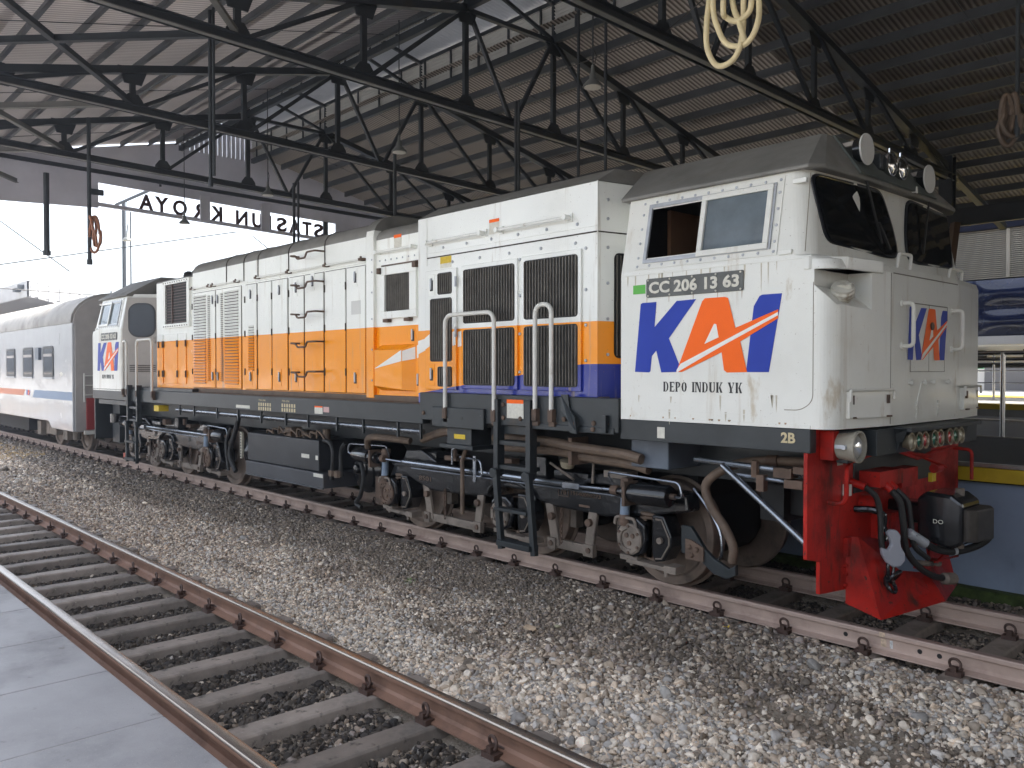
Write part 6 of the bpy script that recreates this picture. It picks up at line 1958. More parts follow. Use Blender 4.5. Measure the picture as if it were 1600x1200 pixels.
    # axle boxes, covers, pedestals, springs, dampers
    for i, x in enumerate(ax):
        m = MB()
        pts = [(x - 0.15, 0.56), (x - 0.17, 0.44), (x - 0.11, 0.31), (x + 0.02, 0.285), (x + 0.12, 0.33), (x + 0.15, 0.44), (x + 0.14, 0.57), (x + 0.06, 0.62), (x - 0.08, 0.62)]
        m.xz([(a - 0.09, b) for a, b in pts], 5.55, 5.95)
        ab = m.build("axle_box", M_bogie, loco, smooth=0, bevel=0.018)
        m = MB()
        m.lathe([(0.135, 0.0), (0.135, 0.02), (0.12, 0.03), (0.088, 0.03), (0.084, 0.015), (0.0, 0.012)], (x - 0.10, 5.553, 0.44), (0, -1, 0), 12)
        m.build("axle_cover", M_dust if i != 2 else M_rust, ab, smooth=20)
        m = MB()
        for (dx, dz) in ((-0.03, 0.03), (0.0, -0.035), (0.035, 0.03)): m.cyl((x - 0.10 + dx, 5.545, 0.44 + dz), (x - 0.10 + dx, 5.528, 0.44 + dz), 0.020, n=10)
        for k in range(6):
            th = R(60 * k + 30); m.cyl((x - 0.10 + 0.112 * math.cos(th), 5.524, 0.44 + 0.112 * math.sin(th)), (x - 0.10 + 0.112 * math.cos(th), 5.512, 0.44 + 0.112 * math.sin(th)), 0.013, n=6)
        m.build_each("cover_bolt", M_rust, ab, smooth=0)
        m = MB()
        px_ = x + 0.19
        m.xz([(px_ - 0.10, 0.66), (px_ + 0.02, 0.66), (px_ + 0.10, 0.50), (px_ + 0.10, 0.42), (px_ + 0.02, 0.29), (px_ - 0.07, 0.27), (px_ - 0.10, 0.34)], 5.60, 5.78)
        m.build("pedestal", M_bogie, ab, smooth=0, bevel=0.012)
        m = MB(); m.tube([(px_ - 0.06, 5.598, 0.63), (px_ + 0.0, 5.598, 0.63), (px_ + 0.075, 5.598, 0.49), (px_ + 0.075, 5.598, 0.43), (px_ - 0.0, 5.598, 0.31), (px_ - 0.06, 5.598, 0.30)], 0.008, 5)
        m.cyl((px_ - 0.01, 5.60, 0.46), (px_ - 0.01, 5.575, 0.46), 0.028, n=8)
        m.build("pedestal_edge", M_dust, ab, smooth=0)
        m = MB()
        for k in range(3): m.box(x + 0.055 - 0.02, x + 0.075, 5.60, 5.62, 0.30, 0.62)
        m.box(x - 0.02, x + 0.10, 5.64, 5.80, 0.28, 0.62)
        m.build("box_liner", M_rust, ab, smooth=0)
        # keeper plate under the box
        m = MB(); m.box(x - 0.24, x - 0.05, 5.58, 5.72, 0.245, 0.29); m.bar((x - 0.16, 5.62, 0.245), (x + 0.30, 5.62, 0.235), 0.10, 0.035); m.box(x + 0.24, x + 0.36, 5.56, 5.70, 0.21, 0.27)
        m.cyl((x + 0.24, 5.60, 0.215), (x + 0.24, 5.60, 0.17), 0.02, n=8); m.cyl((x - 0.12, 5.60, 0.24), (x - 0.12, 5.60, 0.205), 0.022, n=8)
        m.build_each("keeper_plate", M_dust, ab, smooth=0, bevel=0.004)
    for x in (x1, x3):
        m = MB(); m.cyl((x - 0.17, 5.56, 0.62), (x - 0.155, 5.56, 0.84), 0.042, 0.040, 14)
        dm = m.build("damper", M_damper, loco)
        m = MB(); m.lathe([(0.06, 0.0), (0.06, 0.03), (0.045, 0.05), (0.045, 0.09), (0.0, 0.09)], (x - 0.17, 5.56, 0.55), (0, 0, 1), 14); m.cyl((x - 0.155, 5.56, 0.84), (x - 0.15, 5.56, 0.93), 0.05, n=12); m.box(x - 0.19, x - 0.11, 5.53, 5.60, 0.90, 0.95)
        m.build("damper_mount", M_rust, dm)
        m = MB(); m.tube(rounded([(x - 0.26, 5.54, 0.55), (x - 0.25, 5.54, 0.615), (x - 0.05, 5.54, 0.615), (x - 0.03, 5.54, 0.54)], 0.03), 0.014, 7); m.build("damper_bracket", M_dust, dm)
        m = MB(); m.lathe([(0.11, 0.0), (0.12, 0.02), (0.10, 0.035), (0.12, 0.05), (0.12, 0.07), (0.10, 0.08), (0.0, 0.08)], (x + 0.02, 5.72, 0.60), (0, 0, 1), 18)
        m.build("suspension_pad", M_hose, loco)
    # brake cylinders at both ends, tie rod between them, hoops of pipe
    for x, dr_ in ((x1 + f * 0.02, f), (x3 - f * 0.36, -f)):
        y, z = 5.50, 0.845
        m = MB(); m.lathe([(0.03, -0.22), (0.032, -0.15), (0.065, -0.14), (0.07, -0.10), (0.085, -0.095), (0.085, -0.075), (0.078, -0.07), (0.078, 0.0), (0.093, 0.005), (0.093, 0.31), (0.082, 0.33), (0.0, 0.335)], (x, y, z), (dr_, 0, 0.02), 24)
        bc = m.build("brake_cylinder", M_blackgloss, loco)
        m = MB(); m.lathe([(0.0, 0.0), (0.025, 0.0), (0.025, 0.06), (0.0, 0.06)], (x + dr_ * 0.32, y, z + 0.01), (dr_, 0, 0), 8); m.box(x - dr_ * 0.10, x - dr_ * 0.07, y - 0.09, y + 0.09, z - 0.11, z + 0.09); m.lathe([(0.04, 0.0), (0.045, 0.03), (0.04, 0.07), (0.0, 0.07)], (x - dr_ * 0.28, y, z), (dr_, 0, 0), 10)
        m.build_each("cylinder_fitting", M_rust, bc, smooth=30)
        m = MB(); m.tube(rounded([(x - dr_ * 0.30, y + 0.04, z + 0.03), (x - dr_ * 0.33, y - 0.01, z + 0.15), (x + dr_ * 0.44, y - 0.03, z + 0.13), (x + dr_ * 0.47, y - 0.03, z + 0.01), (x + dr_ * 0.37, y, z + 0.01)], 0.05), 0.0105, 7)
        m.build("brake_pipe", M_steelpipe, bc)
    m = MB(); m.cyl((x1 - f * 0.26, 5.50, 0.845), (x1 - f * 0.75, 5.50, 0.83), 0.014, n=8); m.cyl((x3 - f * 0.06, 5.50, 0.84), (x3 + f * 0.25, 5.50, 0.835), 0.014, n=8)
    m.cyl((x1 - f * 0.7, 5.52, 0.835), (x3 + f * 0.25, 5.52, 0.835), 0.026, n=10)
    m.build_each("brake_rod", M_steelpipe, loco)
    m = MB(); m.cyl((x1 - f * 0.1, 5.53, 0.79), (x3 + f * 0.4, 5.53, 0.775), 0.010, n=6); m.box(x1 - f * 0.62, x1 - f * 0.82, 5.47, 5.57, 0.81, 0.86)
    m.build_each("sand_pipe", M_steelpipe, loco)
    # brake hangers, low ties, chains
    for a, b in ((x1 - f * 0.62, x2 + f * 0.55), (x2 - f * 0.52, x3 + f * 0.58)):
        lo_, hi_ = min(a, b), max(a, b)
        m = MB(); m.bar((a - f * 0.02, 5.66, 0.24), (b, 5.66, 0.245), 0.05, 0.085)
        m.box(lo_ - 0.05, lo_ + 0.05, 5.60, 5.66, 0.19, 0.30); m.box(hi_ - 0.07, hi_ + 0.05, 5.60, 5.66, 0.19, 0.30)
        m.bar((a + f * 0.04, 5.64, 0.64), (a - f * 0.03, 5.64, 0.22), 0.035, 0.10, (1, 0, 0)); m.bar((b - f * 0.05, 5.64, 0.62), (b + f * 0.04, 5.64, 0.22), 0.035, 0.10, (1, 0, 0))
        bt = m.build_each("brake_beam", M_dust, loco, smooth=0, bevel=0.006)[0]
        m = MB()
        for xx in (a, b): m.cyl((xx, 5.64, 0.25), (xx, 5.585, 0.25), 0.026, n=8); m.cyl((xx, 5.63, 0.50), (xx, 5.585, 0.50), 0.035, n=10)
        m.build_each("brake_pin", M_rust, bt, smooth=0)
        m = MB(); xc = (a + b) / 2 - f * 0.1
        for k in range(7): 
            z = 0.56 - 0.045 * k
            pts = [(xc + 0.013 * math.cos(R(t)) * (k % 2), 5.6 + 0.013 * math.cos(R(t)) * ((k + 1) % 2), z + 0.028 * math.sin(R(t))) for t in range(0, 361, 45)]
            m.tube(pts, 0.0055, 5, cap=False)
        m.build("safety_chain", M_rust, bt)
        # brake shoes against the wheels
        for xx, ww in ((a, x1 if abs(a - x1) < abs(a - x2) else x2), (b, x2 if abs(b - x2) < abs(b - x3) else x3)):
            s = 1 if ww > xx else -1
            MB().box(xx + s * 0.02, xx + s * 0.10, 5.97, 6.07, 0.34, 0.60).build("brake_shoe", M_dust, bt, smooth=0)
    # traction motors between the wheels
    m = MB()
    for x in ax: m.cyl((x - f * 0.05, 6.2, 0.5), (x - f * 0.05, 7.0, 0.5), 0.33, n=20); m.box(x - f * 0.1, x - f * 0.6, 6.2, 7.0, 0.3, 0.75)
    m.box(x1 + f * 0.2, x3 - f * 0.2, 6.1, 7.1, 0.75, 0.98)
    m.build_each("traction_motor", M_intdark, loco, smooth=30)
    m = MB(); m.xz(top + bot, 7.38, 7.56); m.build("bogie_frame", M_bogie, loco, smooth=0)

bogie((-4.42, -6.06, -8.02), 1)
bogie((-16.62, -15.03, -13.08), -1)
# small vertical pipe on the near bogie, yellowish isolating cock
m = MB(); m.tube(spline([(-6.55, 5.45, 1.10), (-6.62, 5.44, 0.95), (-6.62, 5.44, 0.85), (-6.62, 5.44, 0.40)], 4), 0.022, 8); m.build("drain_pipe", M_hose, loco)
m = MB(); m.tube(rounded([(-6.68, 5.46, 0.975), (-6.36, 5.46, 0.965), (-6.33, 5.46, 0.80), (-6.42, 5.46, 0.80)], 0.05), 0.012, 7); m.box(-6.49, -6.45, 5.47, 5.49, 0.74, 1.0); m.tube(rounded([(-6.80, 5.5, 1.06), (-6.86, 5.5, 1.04), (-6.86, 5.5, 0.88)], 0.04), 0.012, 7)
m.build_each("pipe_bracket", M_steelpipe, loco)
m = MB(); m.lathe([(0.02, 0), (0.06, 0.01), (0.075, 0.07), (0.0, 0.07)], (-5.30, 5.60, 0.97), (0.2, -0.1, 1), 14); m.build("isolating_cock", pm("cock_tan", (0.35, 0.30, 0.21), 0.6), loco)
m = MB(); m.tube([(-5.52, 5.6, 1.0), (-5.22, 5.6, 0.87)], 0.012, 6); m.tube(rounded([(-5.05, 5.6, 1.06), (-4.98, 5.6, 1.05), (-4.99, 5.6, 0.86)], 0.03), 0.012, 7); m.box(-4.86, -4.60, 5.6, 5.75, 0.93, 0.99); m.build_each("small_pipework", M_dust, loco)
# sander hose round the leading wheel, with its guard
m = MB(); m.tube(spline([(-2.95, 5.72, 1.20), (-3.35, 5.66, 1.185), (-3.62, 5.65, 1.12), (-3.83, 5.65, 0.97), (-3.79, 5.65, 0.80), (-3.66, 5.65, 0.64), (-3.585, 5.65, 0.50), (-3.60, 5.66, 0.38)], 7), 0.036, 12)
sh = m.build("sander_hose", M_hose, loco)
m = MB(); m.cyl((-3.30, 5.66, 1.19), (-3.22, 5.67, 1.195), 0.044, n=12); m.build("hose_clamp", M_rust, sh)
m = MB(); m.tube(spline([(-4.02, 5.75, 0.9), (-3.88, 5.72, 0.78), (-3.74, 5.7, 0.6), (-3.72, 5.7, 0.42), (-3.80, 5.75, 0.34)], 5), 0.012, 6); m.build_each("sand_pipe", M_steelpipe, loco)
m = MB(); m.xz([(-4.02, 0.62), (-3.93, 0.62), (-3.80, 0.46), (-3.72, 0.40), (-3.58, 0.34), (-3.52, 0.38), (-3.52, 0.30), (-3.60, 0.26), (-3.72, 0.28), (-3.86, 0.38), (-4.02, 0.40)], 5.58, 5.62)
g_ = m.build("guard_iron", M_frame, loco, smooth=0, bevel=0.004)
m = MB(); m.xz([(-3.97, 0.52), (-3.92, 0.52), (-3.80, 0.47), (-3.80, 0.36), (-3.97, 0.36)], 5.565, 5.58); m.bolts([(-3.91, 5.565, 0.40), (-3.86, 5.565, 0.45), (-3.93, 5.565, 0.46)], (0, -1, 0), 0.022, 0.02, 6); m.build("guard_patch", M_rust, g_, smooth=0)

# ---------------- fuel tank and cases amidships
m = MB(); m.box(-11.42, -9.42, 5.40, 7.78, 0.585, 0.975)
tk = m.build("equipment_case", pm("case_black", (0.026, 0.028, 0.032), 0.45, var=(2, 0.25), dirt=(2, 0.55, 0.8, (0.07, 0.06, 0.05)), bump=(5, 0.06, 0.01)), loco, smooth=0, bevel=0.008)
m = MB(); m.xz([(-11.42, 0.575), (-9.26, 0.575), (-9.26, 0.385), (-11.42, 0.385)], 5.37, 7.8)
m.box(-11.43, -9.25, 5.35, 5.38, 0.375, 0.395)
tl = m.build("fuel_tank", pm("tank_grey", (0.055, 0.058, 0.065), 0.5, var=(2, 0.2), dirt=(2, 0.55, 0.8, (0.10, 0.085, 0.07))), loco, smooth=0, bevel=0.008)
m = MB(); m.prism([(a, 5.395, b) for a, b in rrect(-11.60, -11.54, 0.59, 0.975, 0.028)], (0, -0.03, 0)); gl = m.build("level_gauge", pm("gauge_cream", (0.45, 0.42, 0.33), 0.5), loco, smooth=0)
m = MB()
for k in range(9): m.box(-11.585, -11.555, 5.360, 5.366, 0.61 + 0.04 * k, 0.632 + 0.04 * k)
m.build("gauge_mark", M_black_txt, gl, smooth=0)
for (a, b, c, d, y, mt) in ((-9.86, -9.66, 0.735, 0.785, 5.40, M_label_w), (-9.62, -9.50, 0.74, 0.785, 5.40, M_frame), (-9.50, -9.44, 0.73, 0.785, 5.40, M_label_w), (-9.50, -9.27, 0.52, 0.565, 5.37, M_label_w)):
    MB().box(a, b, y - 0.002, y, c, d).build("notice", mt, tk, smooth=0)
m = MB()
m.lathe([(0.30, 0.0), (0.30, 0.45), (0.24, 0.50), (0.13, 0.53), (0.13, 0.55), (0.06, 0.56), (0.05, 0.62), (0.0, 0.63)], (-8.78, 6.15, 0.66), (0, -1, 0), 28)
m.lathe([(0.30, 0.0), (0.30, 0.45), (0.24, 0.50), (0.13, 0.53), (0.13, 0.55), (0.05, 0.58), (0.0, 0.6)], (-11.85, 6.15, 0.66), (0, -1, 0), 28)
m.build_each("air_reservoir", M_blackgloss, loco)
m = MB()
m.tube(spline([(-9.38, 5.45, 0.98), (-9.22, 5.45, 0.95), (-9.16, 5.45, 0.80), (-9.20, 5.45, 0.50)], 5), 0.028, 8); m.tube(spline([(-9.05, 5.5, 0.55), (-9.05, 5.5, 0.85), (-8.95, 5.5, 0.97)], 5), 0.03, 8)
m.tube(spline([(-11.9, 5.5, 1.2), (-12.0, 5.48, 0.95), (-12.15, 5.46, 0.6), (-11.95, 5.46, 0.36)], 5), 0.035, 8); m.tube(spline([(-12.2, 5.5, 1.0), (-12.3, 5.47, 0.75), (-12.2, 5.46, 0.35)], 5), 0.022, 8)
m.tube(spline([(-8.62, 5.5, 0.80), (-8.55, 5.5, 0.58), (-8.62, 5.5, 0.36), (-8.72, 5.5, 0.26), (-8.60, 5.5, 0.22)], 5), 0.026, 8)
m.build_each("air_hose", M_rubber, loco)
m = MB()
for k in range(9):
    x = -10.9 + 0.17 * k
    m.tube(spline([(x, 5.44, 1.0), (x + 0.06, 5.42, 1.04 + 0.03 * (k % 3)), (x + 0.2, 5.44, 1.0 + 0.05 * (k % 2))], 4), 0.014, 6)
m.box(-10.4, -10.22, 5.45, 5.6, 0.98, 1.10); m.cyl((-10.1, 5.5, 0.98), (-10.1, 5.5, 1.06), 0.045, n=10); m.box(-10.7, -9.9, 5.5, 5.7, 1.0, 1.06); m.cyl((-9.4, 5.5, 0.98), (-9.4, 5.5, 1.12), 0.05, n=10)
m.cyl((-9.18, 5.45, 0.62), (-9.18, 5.45, 0.55), 0.05, n=8); m.cyl((-9.08, 5.47, 0.62), (-9.08, 5.47, 0.54), 0.05, n=8)
m.build_each("tank_pipework", M_hose, loco)
m = MB(); m.xz([(-8.36, 0.58), (-8.32, 0.28), (-8.48, 0.27), (-8.48, 0.60)], 5.62, 5.66); m.build("rail_guard", M_rust, loco, smooth=0)

# ---------------- red front beam, plough, couplings
XB = -2.76
m = MB()
m.yz([(5.24, 1.47), (5.24, 0.60), (5.42, 0.56), (5.42, 0.335), (5.84, 0.30), (5.90, 0.44), (7.28, 0.44), (7.34, 0.30), (7.76, 0.335), (7.76, 0.56), (7.94, 0.60), (7.94, 1.47)], XB - 0.03, XB)
beam = m.build("front_beam", M_red, loco, smooth=0, bevel=0.005)
m = MB()
m.prism([(XB, 5.80, 0.68), (XB, 5.80, 0.205), (-2.54, 5.88, 0.115), (-2.70, 5.86, 0.68)], (0.0, 0.012, 0.0))
m.add([(-2.70, 5.86, 0.68), (-2.54, 5.88, 0.115), (-2.37, 6.59, 0.15), (-2.54, 7.30, 0.115), (-2.70, 7.32, 0.68), (-2.62, 6.95, 0.42), (-2.50, 6.59, 0.34), (-2.56, 6.25, 0.40)],
      [(0, 1, 7), (1, 2, 6, 7), (2, 3, 5, 6), (3, 4, 5)])
m.add([(-2.71, 5.86, 0.68), (-2.56, 5.88, 0.115), (-2.39, 6.59, 0.15), (-2.56, 7.30, 0.115), (-2.71, 7.32, 0.68), (-2.64, 6.95, 0.42), (-2.52, 6.59, 0.34), (-2.58, 6.25, 0.40)],
      [(7, 1, 0), (7, 6, 2, 1), (6, 5, 3, 2), (5, 4, 3)])
m.add([(-2.70, 5.86, 0.68), (-2.56, 6.25, 0.40), (-2.50, 6.59, 0.34), (-2.62, 6.95, 0.42), (-2.70, 7.32, 0.68), (-2.71, 5.86, 0.68), (-2.58, 6.25, 0.40), (-2.52, 6.59, 0.34), (-2.64, 6.95, 0.42), (-2.71, 7.32, 0.68)],
      [(0, 1, 6, 5), (1, 2, 7, 6), (2, 3, 8, 7), (3, 4, 9, 8)])
m.prism([(XB, 7.38, 0.68), (XB, 7.38, 0.205), (-2.54, 7.30, 0.115), (-2.70, 7.32, 0.68)], (0.0, -0.012, 0.0))
m.build("snow_plough", M_red, loco, smooth=0)
m = MB()
for z in (0.62, 0.56, 0.48, 0.42, 0.34): m.cyl((XB, 5.775, z), (XB + 0.02, 5.775, z), 0.016, n=6)
m.box(XB, XB + 0.03, 5.76, 5.84, 0.55, 0.68); m.build("plough_bracket", M_red, beam, smooth=0)
# headlight on its box, marker-lamp shelf
m = MB(); m.box(XB, -2.66, 5.40, 5.78, 1.26, 1.46); m.build("lamp_bracket", M_red, beam, smooth=0, bevel=0.005)
m = MB(); m.box(-2.68, -2.60, 5.48, 5.66, 1.24, 1.46); m.box(-2.66, -2.5, 5.70, 6.1, 1.28, 1.46); m.box(-2.75, -2.5, 7.0, 7.6, 1.28, 1.46); m.build_each("lamp_box", M_frame, beam, smooth=0, bevel=0.005)
m = MB(); m.lathe([(0.07, -0.12), (0.088, -0.10), (0.098, 0.0), (0.106, 0.03), (0.108, 0.05), (0.096, 0.052), (0.092, 0.02), (0.05, -0.03), (0.0, -0.05)], (-2.575, 5.50, 1.355), (1, 0, 0), 30)
bl_ = m.build("lower_headlight", pm("lamp_body_grey", (0.30, 0.28, 0.23), 0.45, var=(10, 0.3)), loco)
m = MB(); m.lathe([(0.0, 0.045), (0.05, 0.036), (0.090, 0.012), (0.092, 0.008), (0.0, 0.006)], (-2.565, 5.50, 1.355), (1, 0, 0), 30); m.build("headlight_lens", M_lens, bl_, smooth=60)
m = MB(); m.lathe([(0.088, 0.02), (0.06, -0.02), (0.02, -0.04), (0.0, -0.04)], (-2.57, 5.50, 1.355), (1, 0, 0), 30); m.build("reflector", M_chrome, bl_, smooth=60)
m = MB(); m.box(-2.65, -2.57, 5.395, 5.402, 1.345, 1.37); m.cyl((-2.585, 5.40, 1.355), (-2.585, 5.385, 1.355), 0.016, n=8); m.build("lamp_clip", M_silver, bl_, smooth=0)
m = MB(); m.prism([(-2.62, 6.00, 1.475), (-2.40, 6.03, 1.462), (-2.40, 7.40, 1.462), (-2.62, 7.40, 1.475)], (0, 0, -0.03)); m.prism([(-2.46, 6.02, 1.44), (-2.46, 7.30, 1.44), (-2.50, 7.30, 1.28), (-2.50, 6.02, 1.28)], (-0.2, 0, 0))
m.prism([(-2.62, 5.86, 1.47), (-2.42, 6.03, 1.46), (-2.46, 6.03, 1.36), (-2.62, 5.95, 1.36)], (-0.02, 0.02, 0)); 
shf = m.build("lamp_shelf", M_frame, loco, smooth=0, bevel=0.004)
cols = [M_lensw, M_lensg, M_lensr, M_lensg, M_lensr, M_lensr, M_lensg, M_lensw]
for k, cmat in enumerate(cols):
    y = (6.115, 6.25, 6.355, 6.53, 6.64, 6.83, 6.95, 7.06)[k]
    m = MB(); m.lathe([(0.035, -0.05), (0.045, 0.0), (0.066, 0.035), (0.066, 0.045), (0.056, 0.045), (0.048, 0.02), (0.0, 0.015)], (-2.475, y, 1.358), (1, 0, 0.05), 24)
    l_ = m.build("marker_lamp", pm("lamp_bezel", (0.28, 0.24, 0.17), 0.4, metal=0.5) if k == 0 else MATS["lamp_bezel"], shf)
    m = MB(); m.lathe([(0.0, 0.046), (0.03, 0.042), (0.054, 0.026), (0.0, 0.02)], (-2.475, y, 1.358), (1, 0, 0.05), 20); m.build("lamp_lens", cmat, l_, smooth=60)
# red pipework and brackets on the beam
m = MB()
m.tube(rounded([(XB, 5.52, 0.955), (XB + 0.10, 5.53, 0.955), (XB + 0.12, 5.55, 1.0), (XB + 0.12, 5.55, 1.20), (XB + 0.10, 5.66, 1.235), (XB, 5.75, 1.24)], 0.04), 0.017, 8)
m.tube(rounded([(XB + 0.06, 5.70, 1.22), (XB + 0.09, 6.30, 1.29), (XB + 0.12, 6.75, 1.18), (XB + 0.14, 7.0, 1.22), (XB + 0.16, 7.36, 1.23), (XB + 0.30, 7.37, 1.22), (XB + 0.30, 7.37, 0.98)], 0.04), 0.014, 8)
m.tube([(XB + 0.06, 6.30, 1.28), (XB + 0.16, 6.9, 1.19)], 0.014, 8); m.tube([(XB + 0.02, 6.5, 1.30), (XB + 0.22, 7.05, 1.10)], 0.012, 6)
m.box(XB, XB + 0.16, 5.98, 6.38, 1.03, 1.14); m.box(XB, XB + 0.12, 6.45, 6.75, 0.98, 1.12); m.cyl((XB, 6.05, 0.90), (XB + 0.12, 6.05, 0.90), 0.06, n=14)
m.cyl((XB, 5.86, 1.07), (XB + 0.10, 5.88, 1.04), 0.028, n=10); m.cyl((XB + 0.10, 6.10, 1.08), (XB + 0.19, 6.11, 1.0), 0.028, n=10); m.cyl((XB + 0.10, 6.18, 1.08), (XB + 0.19, 6.19, 1.0), 0.028, n=10)
m.box(XB, XB + 0.10, 6.2, 6.95, 0.62, 0.80); m.cyl((XB + 0.2, 6.85, 1.10), (XB + 0.2, 6.97, 1.10), 0.035, n=12)
m.build("beam_pipework", M_red, beam)
for (y0, y1, z0, z1, mt) in ((5.66, 5.74, 1.20, 1.25, M_label_w), (6.25, 6.42, 1.255, 1.285, M_label_w), (6.62, 6.68, 1.27, 1.30, M_label_w), (5.90, 6.02, 1.20, 1.23, M_label_w)):
    MB().box(XB, XB + 0.003, y0, y1, z0, z1).build("notice", mt, beam, smooth=0)
MB().box(XB + 0.14, XB + 0.17, 6.9, 6.98, 0.99, 1.06).build("air_cock", M_label_y, beam, smooth=0)
MB().box(XB, XB + 0.04, 5.745, 5.80, 0.98, 1.06).build("hose_mount", M_handrail, beam, smooth=0)
# hoses
m = MB()
m.tube(spline([(XB + 0.10, 5.88, 1.04), (XB + 0.16, 5.92, 0.97), (XB + 0.18, 5.94, 0.85), (XB + 0.19, 5.94, 0.66), (XB + 0.20, 5.97, 0.54)], 6), 0.021, 9)
m.tube(spline([(XB + 0.19, 6.11, 1.0), (XB + 0.24, 6.13, 0.92), (XB + 0.26, 6.14, 0.78), (XB + 0.27, 6.17, 0.58), (XB + 0.32, 6.28, 0.44), (XB + 0.38, 6.42, 0.36), (XB + 0.42, 6.60, 0.33)], 6), 0.024, 9)
m.tube(spline([(XB + 0.19, 6.19, 1.0), (XB + 0.26, 6.21, 0.92), (XB + 0.28, 6.22, 0.78), (XB + 0.30, 6.24, 0.60), (XB + 0.36, 6.34, 0.50)], 6), 0.020, 9)
m.build_each("brake_hose", M_rubber, loco)
m = MB(); m.tube(spline([(-2.46, 6.22, 0.68), (-2.42, 6.35, 0.60), (-2.33, 6.50, 0.54), (-2.24, 6.72, 0.55), (-2.16, 6.82, 0.62), (-2.16, 6.80, 0.70)], 6), 0.027, 10)
jh = m.build("jumper_cable", M_rubber, loco)
m = MB(); m.cyl((-2.485, 6.19, 0.70), (-2.42, 6.33, 0.61), 0.036, n=12); m.cyl((-2.305, 6.55, 0.54), (-2.295, 6.57, 0.54), 0.029, n=10); m.build("cable_gland", M_silver, jh)
m = MB(); m.lathe([(0.03, 0), (0.045, 0.02), (0.045, 0.12), (0.03, 0.14), (0.0, 0.14)], (-2.36, 6.50, 0.335), (0.3, 1, -0.1), 10); m.tube(spline([(-2.50, 6.34, 0.46), (-2.44, 6.45, 0.44), (-2.42, 6.6, 0.42)], 4), 0.02, 8); m.build("hose_coupling", M_dust, jh)
m = MB(); m.box(-2.53, -2.45, 6.4, 6.75, 0.40, 0.425); m.bar((-2.40, 6.45, 0.46), (-2.36, 6.8, 0.46), 0.012, 0.012); m.bar((-2.42, 6.5, 0.42), (-2.4, 6.65, 0.5), 0.012, 0.012); m.build("plough_lever", M_red, loco, smooth=0)
# automatic coupler
m = MB()
m.box(XB - 0.2, -2.46, 6.49, 6.69, 0.72, 0.88)
m.xz([(-2.52, 0.66), (-2.52, 0.92), (-2.46, 0.975), (-2.28, 0.965), (-2.20, 0.91), (-2.20, 0.62), (-2.28, 0.57), (-2.42, 0.60)], 6.42, 6.78)
cpl = m.build("coupler", M_blackgloss, loco, smooth=0, bevel=0.025)
m = MB(); m.prism([(-2.26, 6.46, 0.635), (-2.17, 6.44, 0.635), (-2.12, 6.48, 0.635), (-2.09, 6.72, 0.635), (-2.13, 6.80, 0.635), (-2.26, 6.80, 0.635)], (0, 0, 0.235)); m.build("knuckle", pm("knuckle_steel", (0.055, 0.048, 0.042), 0.5, metal=0.3, var=(12, 0.3)), cpl, smooth=0, bevel=0.014)
text_mb("DO", 0.06, (1, 0, 0), (0, 0, 1), (-2.40, 6.419, 0.75), 0.002, 0.0, width=0.07, height=0.03).build("chalk_mark", M_label_w, cpl, smooth=0)
m = MB(); m.box(-2.40, -2.34, 6.5, 6.6, 0.56, 0.62); m.cyl((-2.28, 6.6, 0.56), (-2.28, 6.6, 1.0), 0.03, n=10); m.build("coupler_pin", M_dust, cpl, smooth=0)
# hook, grey shackle and ring hanging in front of the beam
m = MB()
m.tube(spline([(XB, 5.93, 0.865), (XB + 0.12, 5.96, 0.87), (XB + 0.18, 5.985, 0.84), (XB + 0.18, 6.0, 0.79), (XB + 0.17, 6.0, 0.72)], 5), 0.024, 9)
m.tube([(XB + 0.18 + 0.03 * math.cos(R(t)) * 0, 6.0 + 0.05 * math.cos(R(t)), 0.70 + 0.05 * math.sin(R(t))) for t in range(0, 361, 24)], 0.014, 8, cap=False)
def link(cy, cz, w, h, r, tilt=0.0, x=XB + 0.22):
    pts = [(x + tilt * math.sin(R(t)), cy + w * math.cos(R(t)), cz + h * math.sin(R(t))) for t in range(0, 361, 18)]
    m.tube(pts, r, 8, cap=False)
link(6.03, 0.46, 0.048, 0.085, 0.014, 0.0); link(6.06, 0.38, 0.055, 0.055, 0.016, 0.05); link(6.03, 0.34, 0.05, 0.05, 0.014, -0.03)
chh = m.build("coupling_hook", M_blackgloss, loco)
m = MB()
pl2 = [(5.965, 0.72), (5.99, 0.745), (6.03, 0.74), (6.06, 0.70), (6.055, 0.66), (6.06, 0.62), (6.085, 0.57), (6.085, 0.52), (6.055, 0.48), (6.01, 0.475), (5.965, 0.51), (5.935, 0.57), (5.93, 0.62), (5.975, 0.60), (5.995, 0.635), (5.985, 0.68)]
sq = Vector((0.62, 0.78, 0)); sn = Vector((0.78, -0.62, 0))
m.prism([Vector((XB + 0.23, 6.01, z)) + sq * (y - 6.01) * 1.15 for y, z in pl2], sn * 0.04)
m.build("grey_shackle", pm("shackle_grey", (0.30, 0.31, 0.35), 0.5, dirt=(45, 0.66, 0.72, (0.08, 0.08, 0.09))), chh, smooth=0, bevel=0.012)
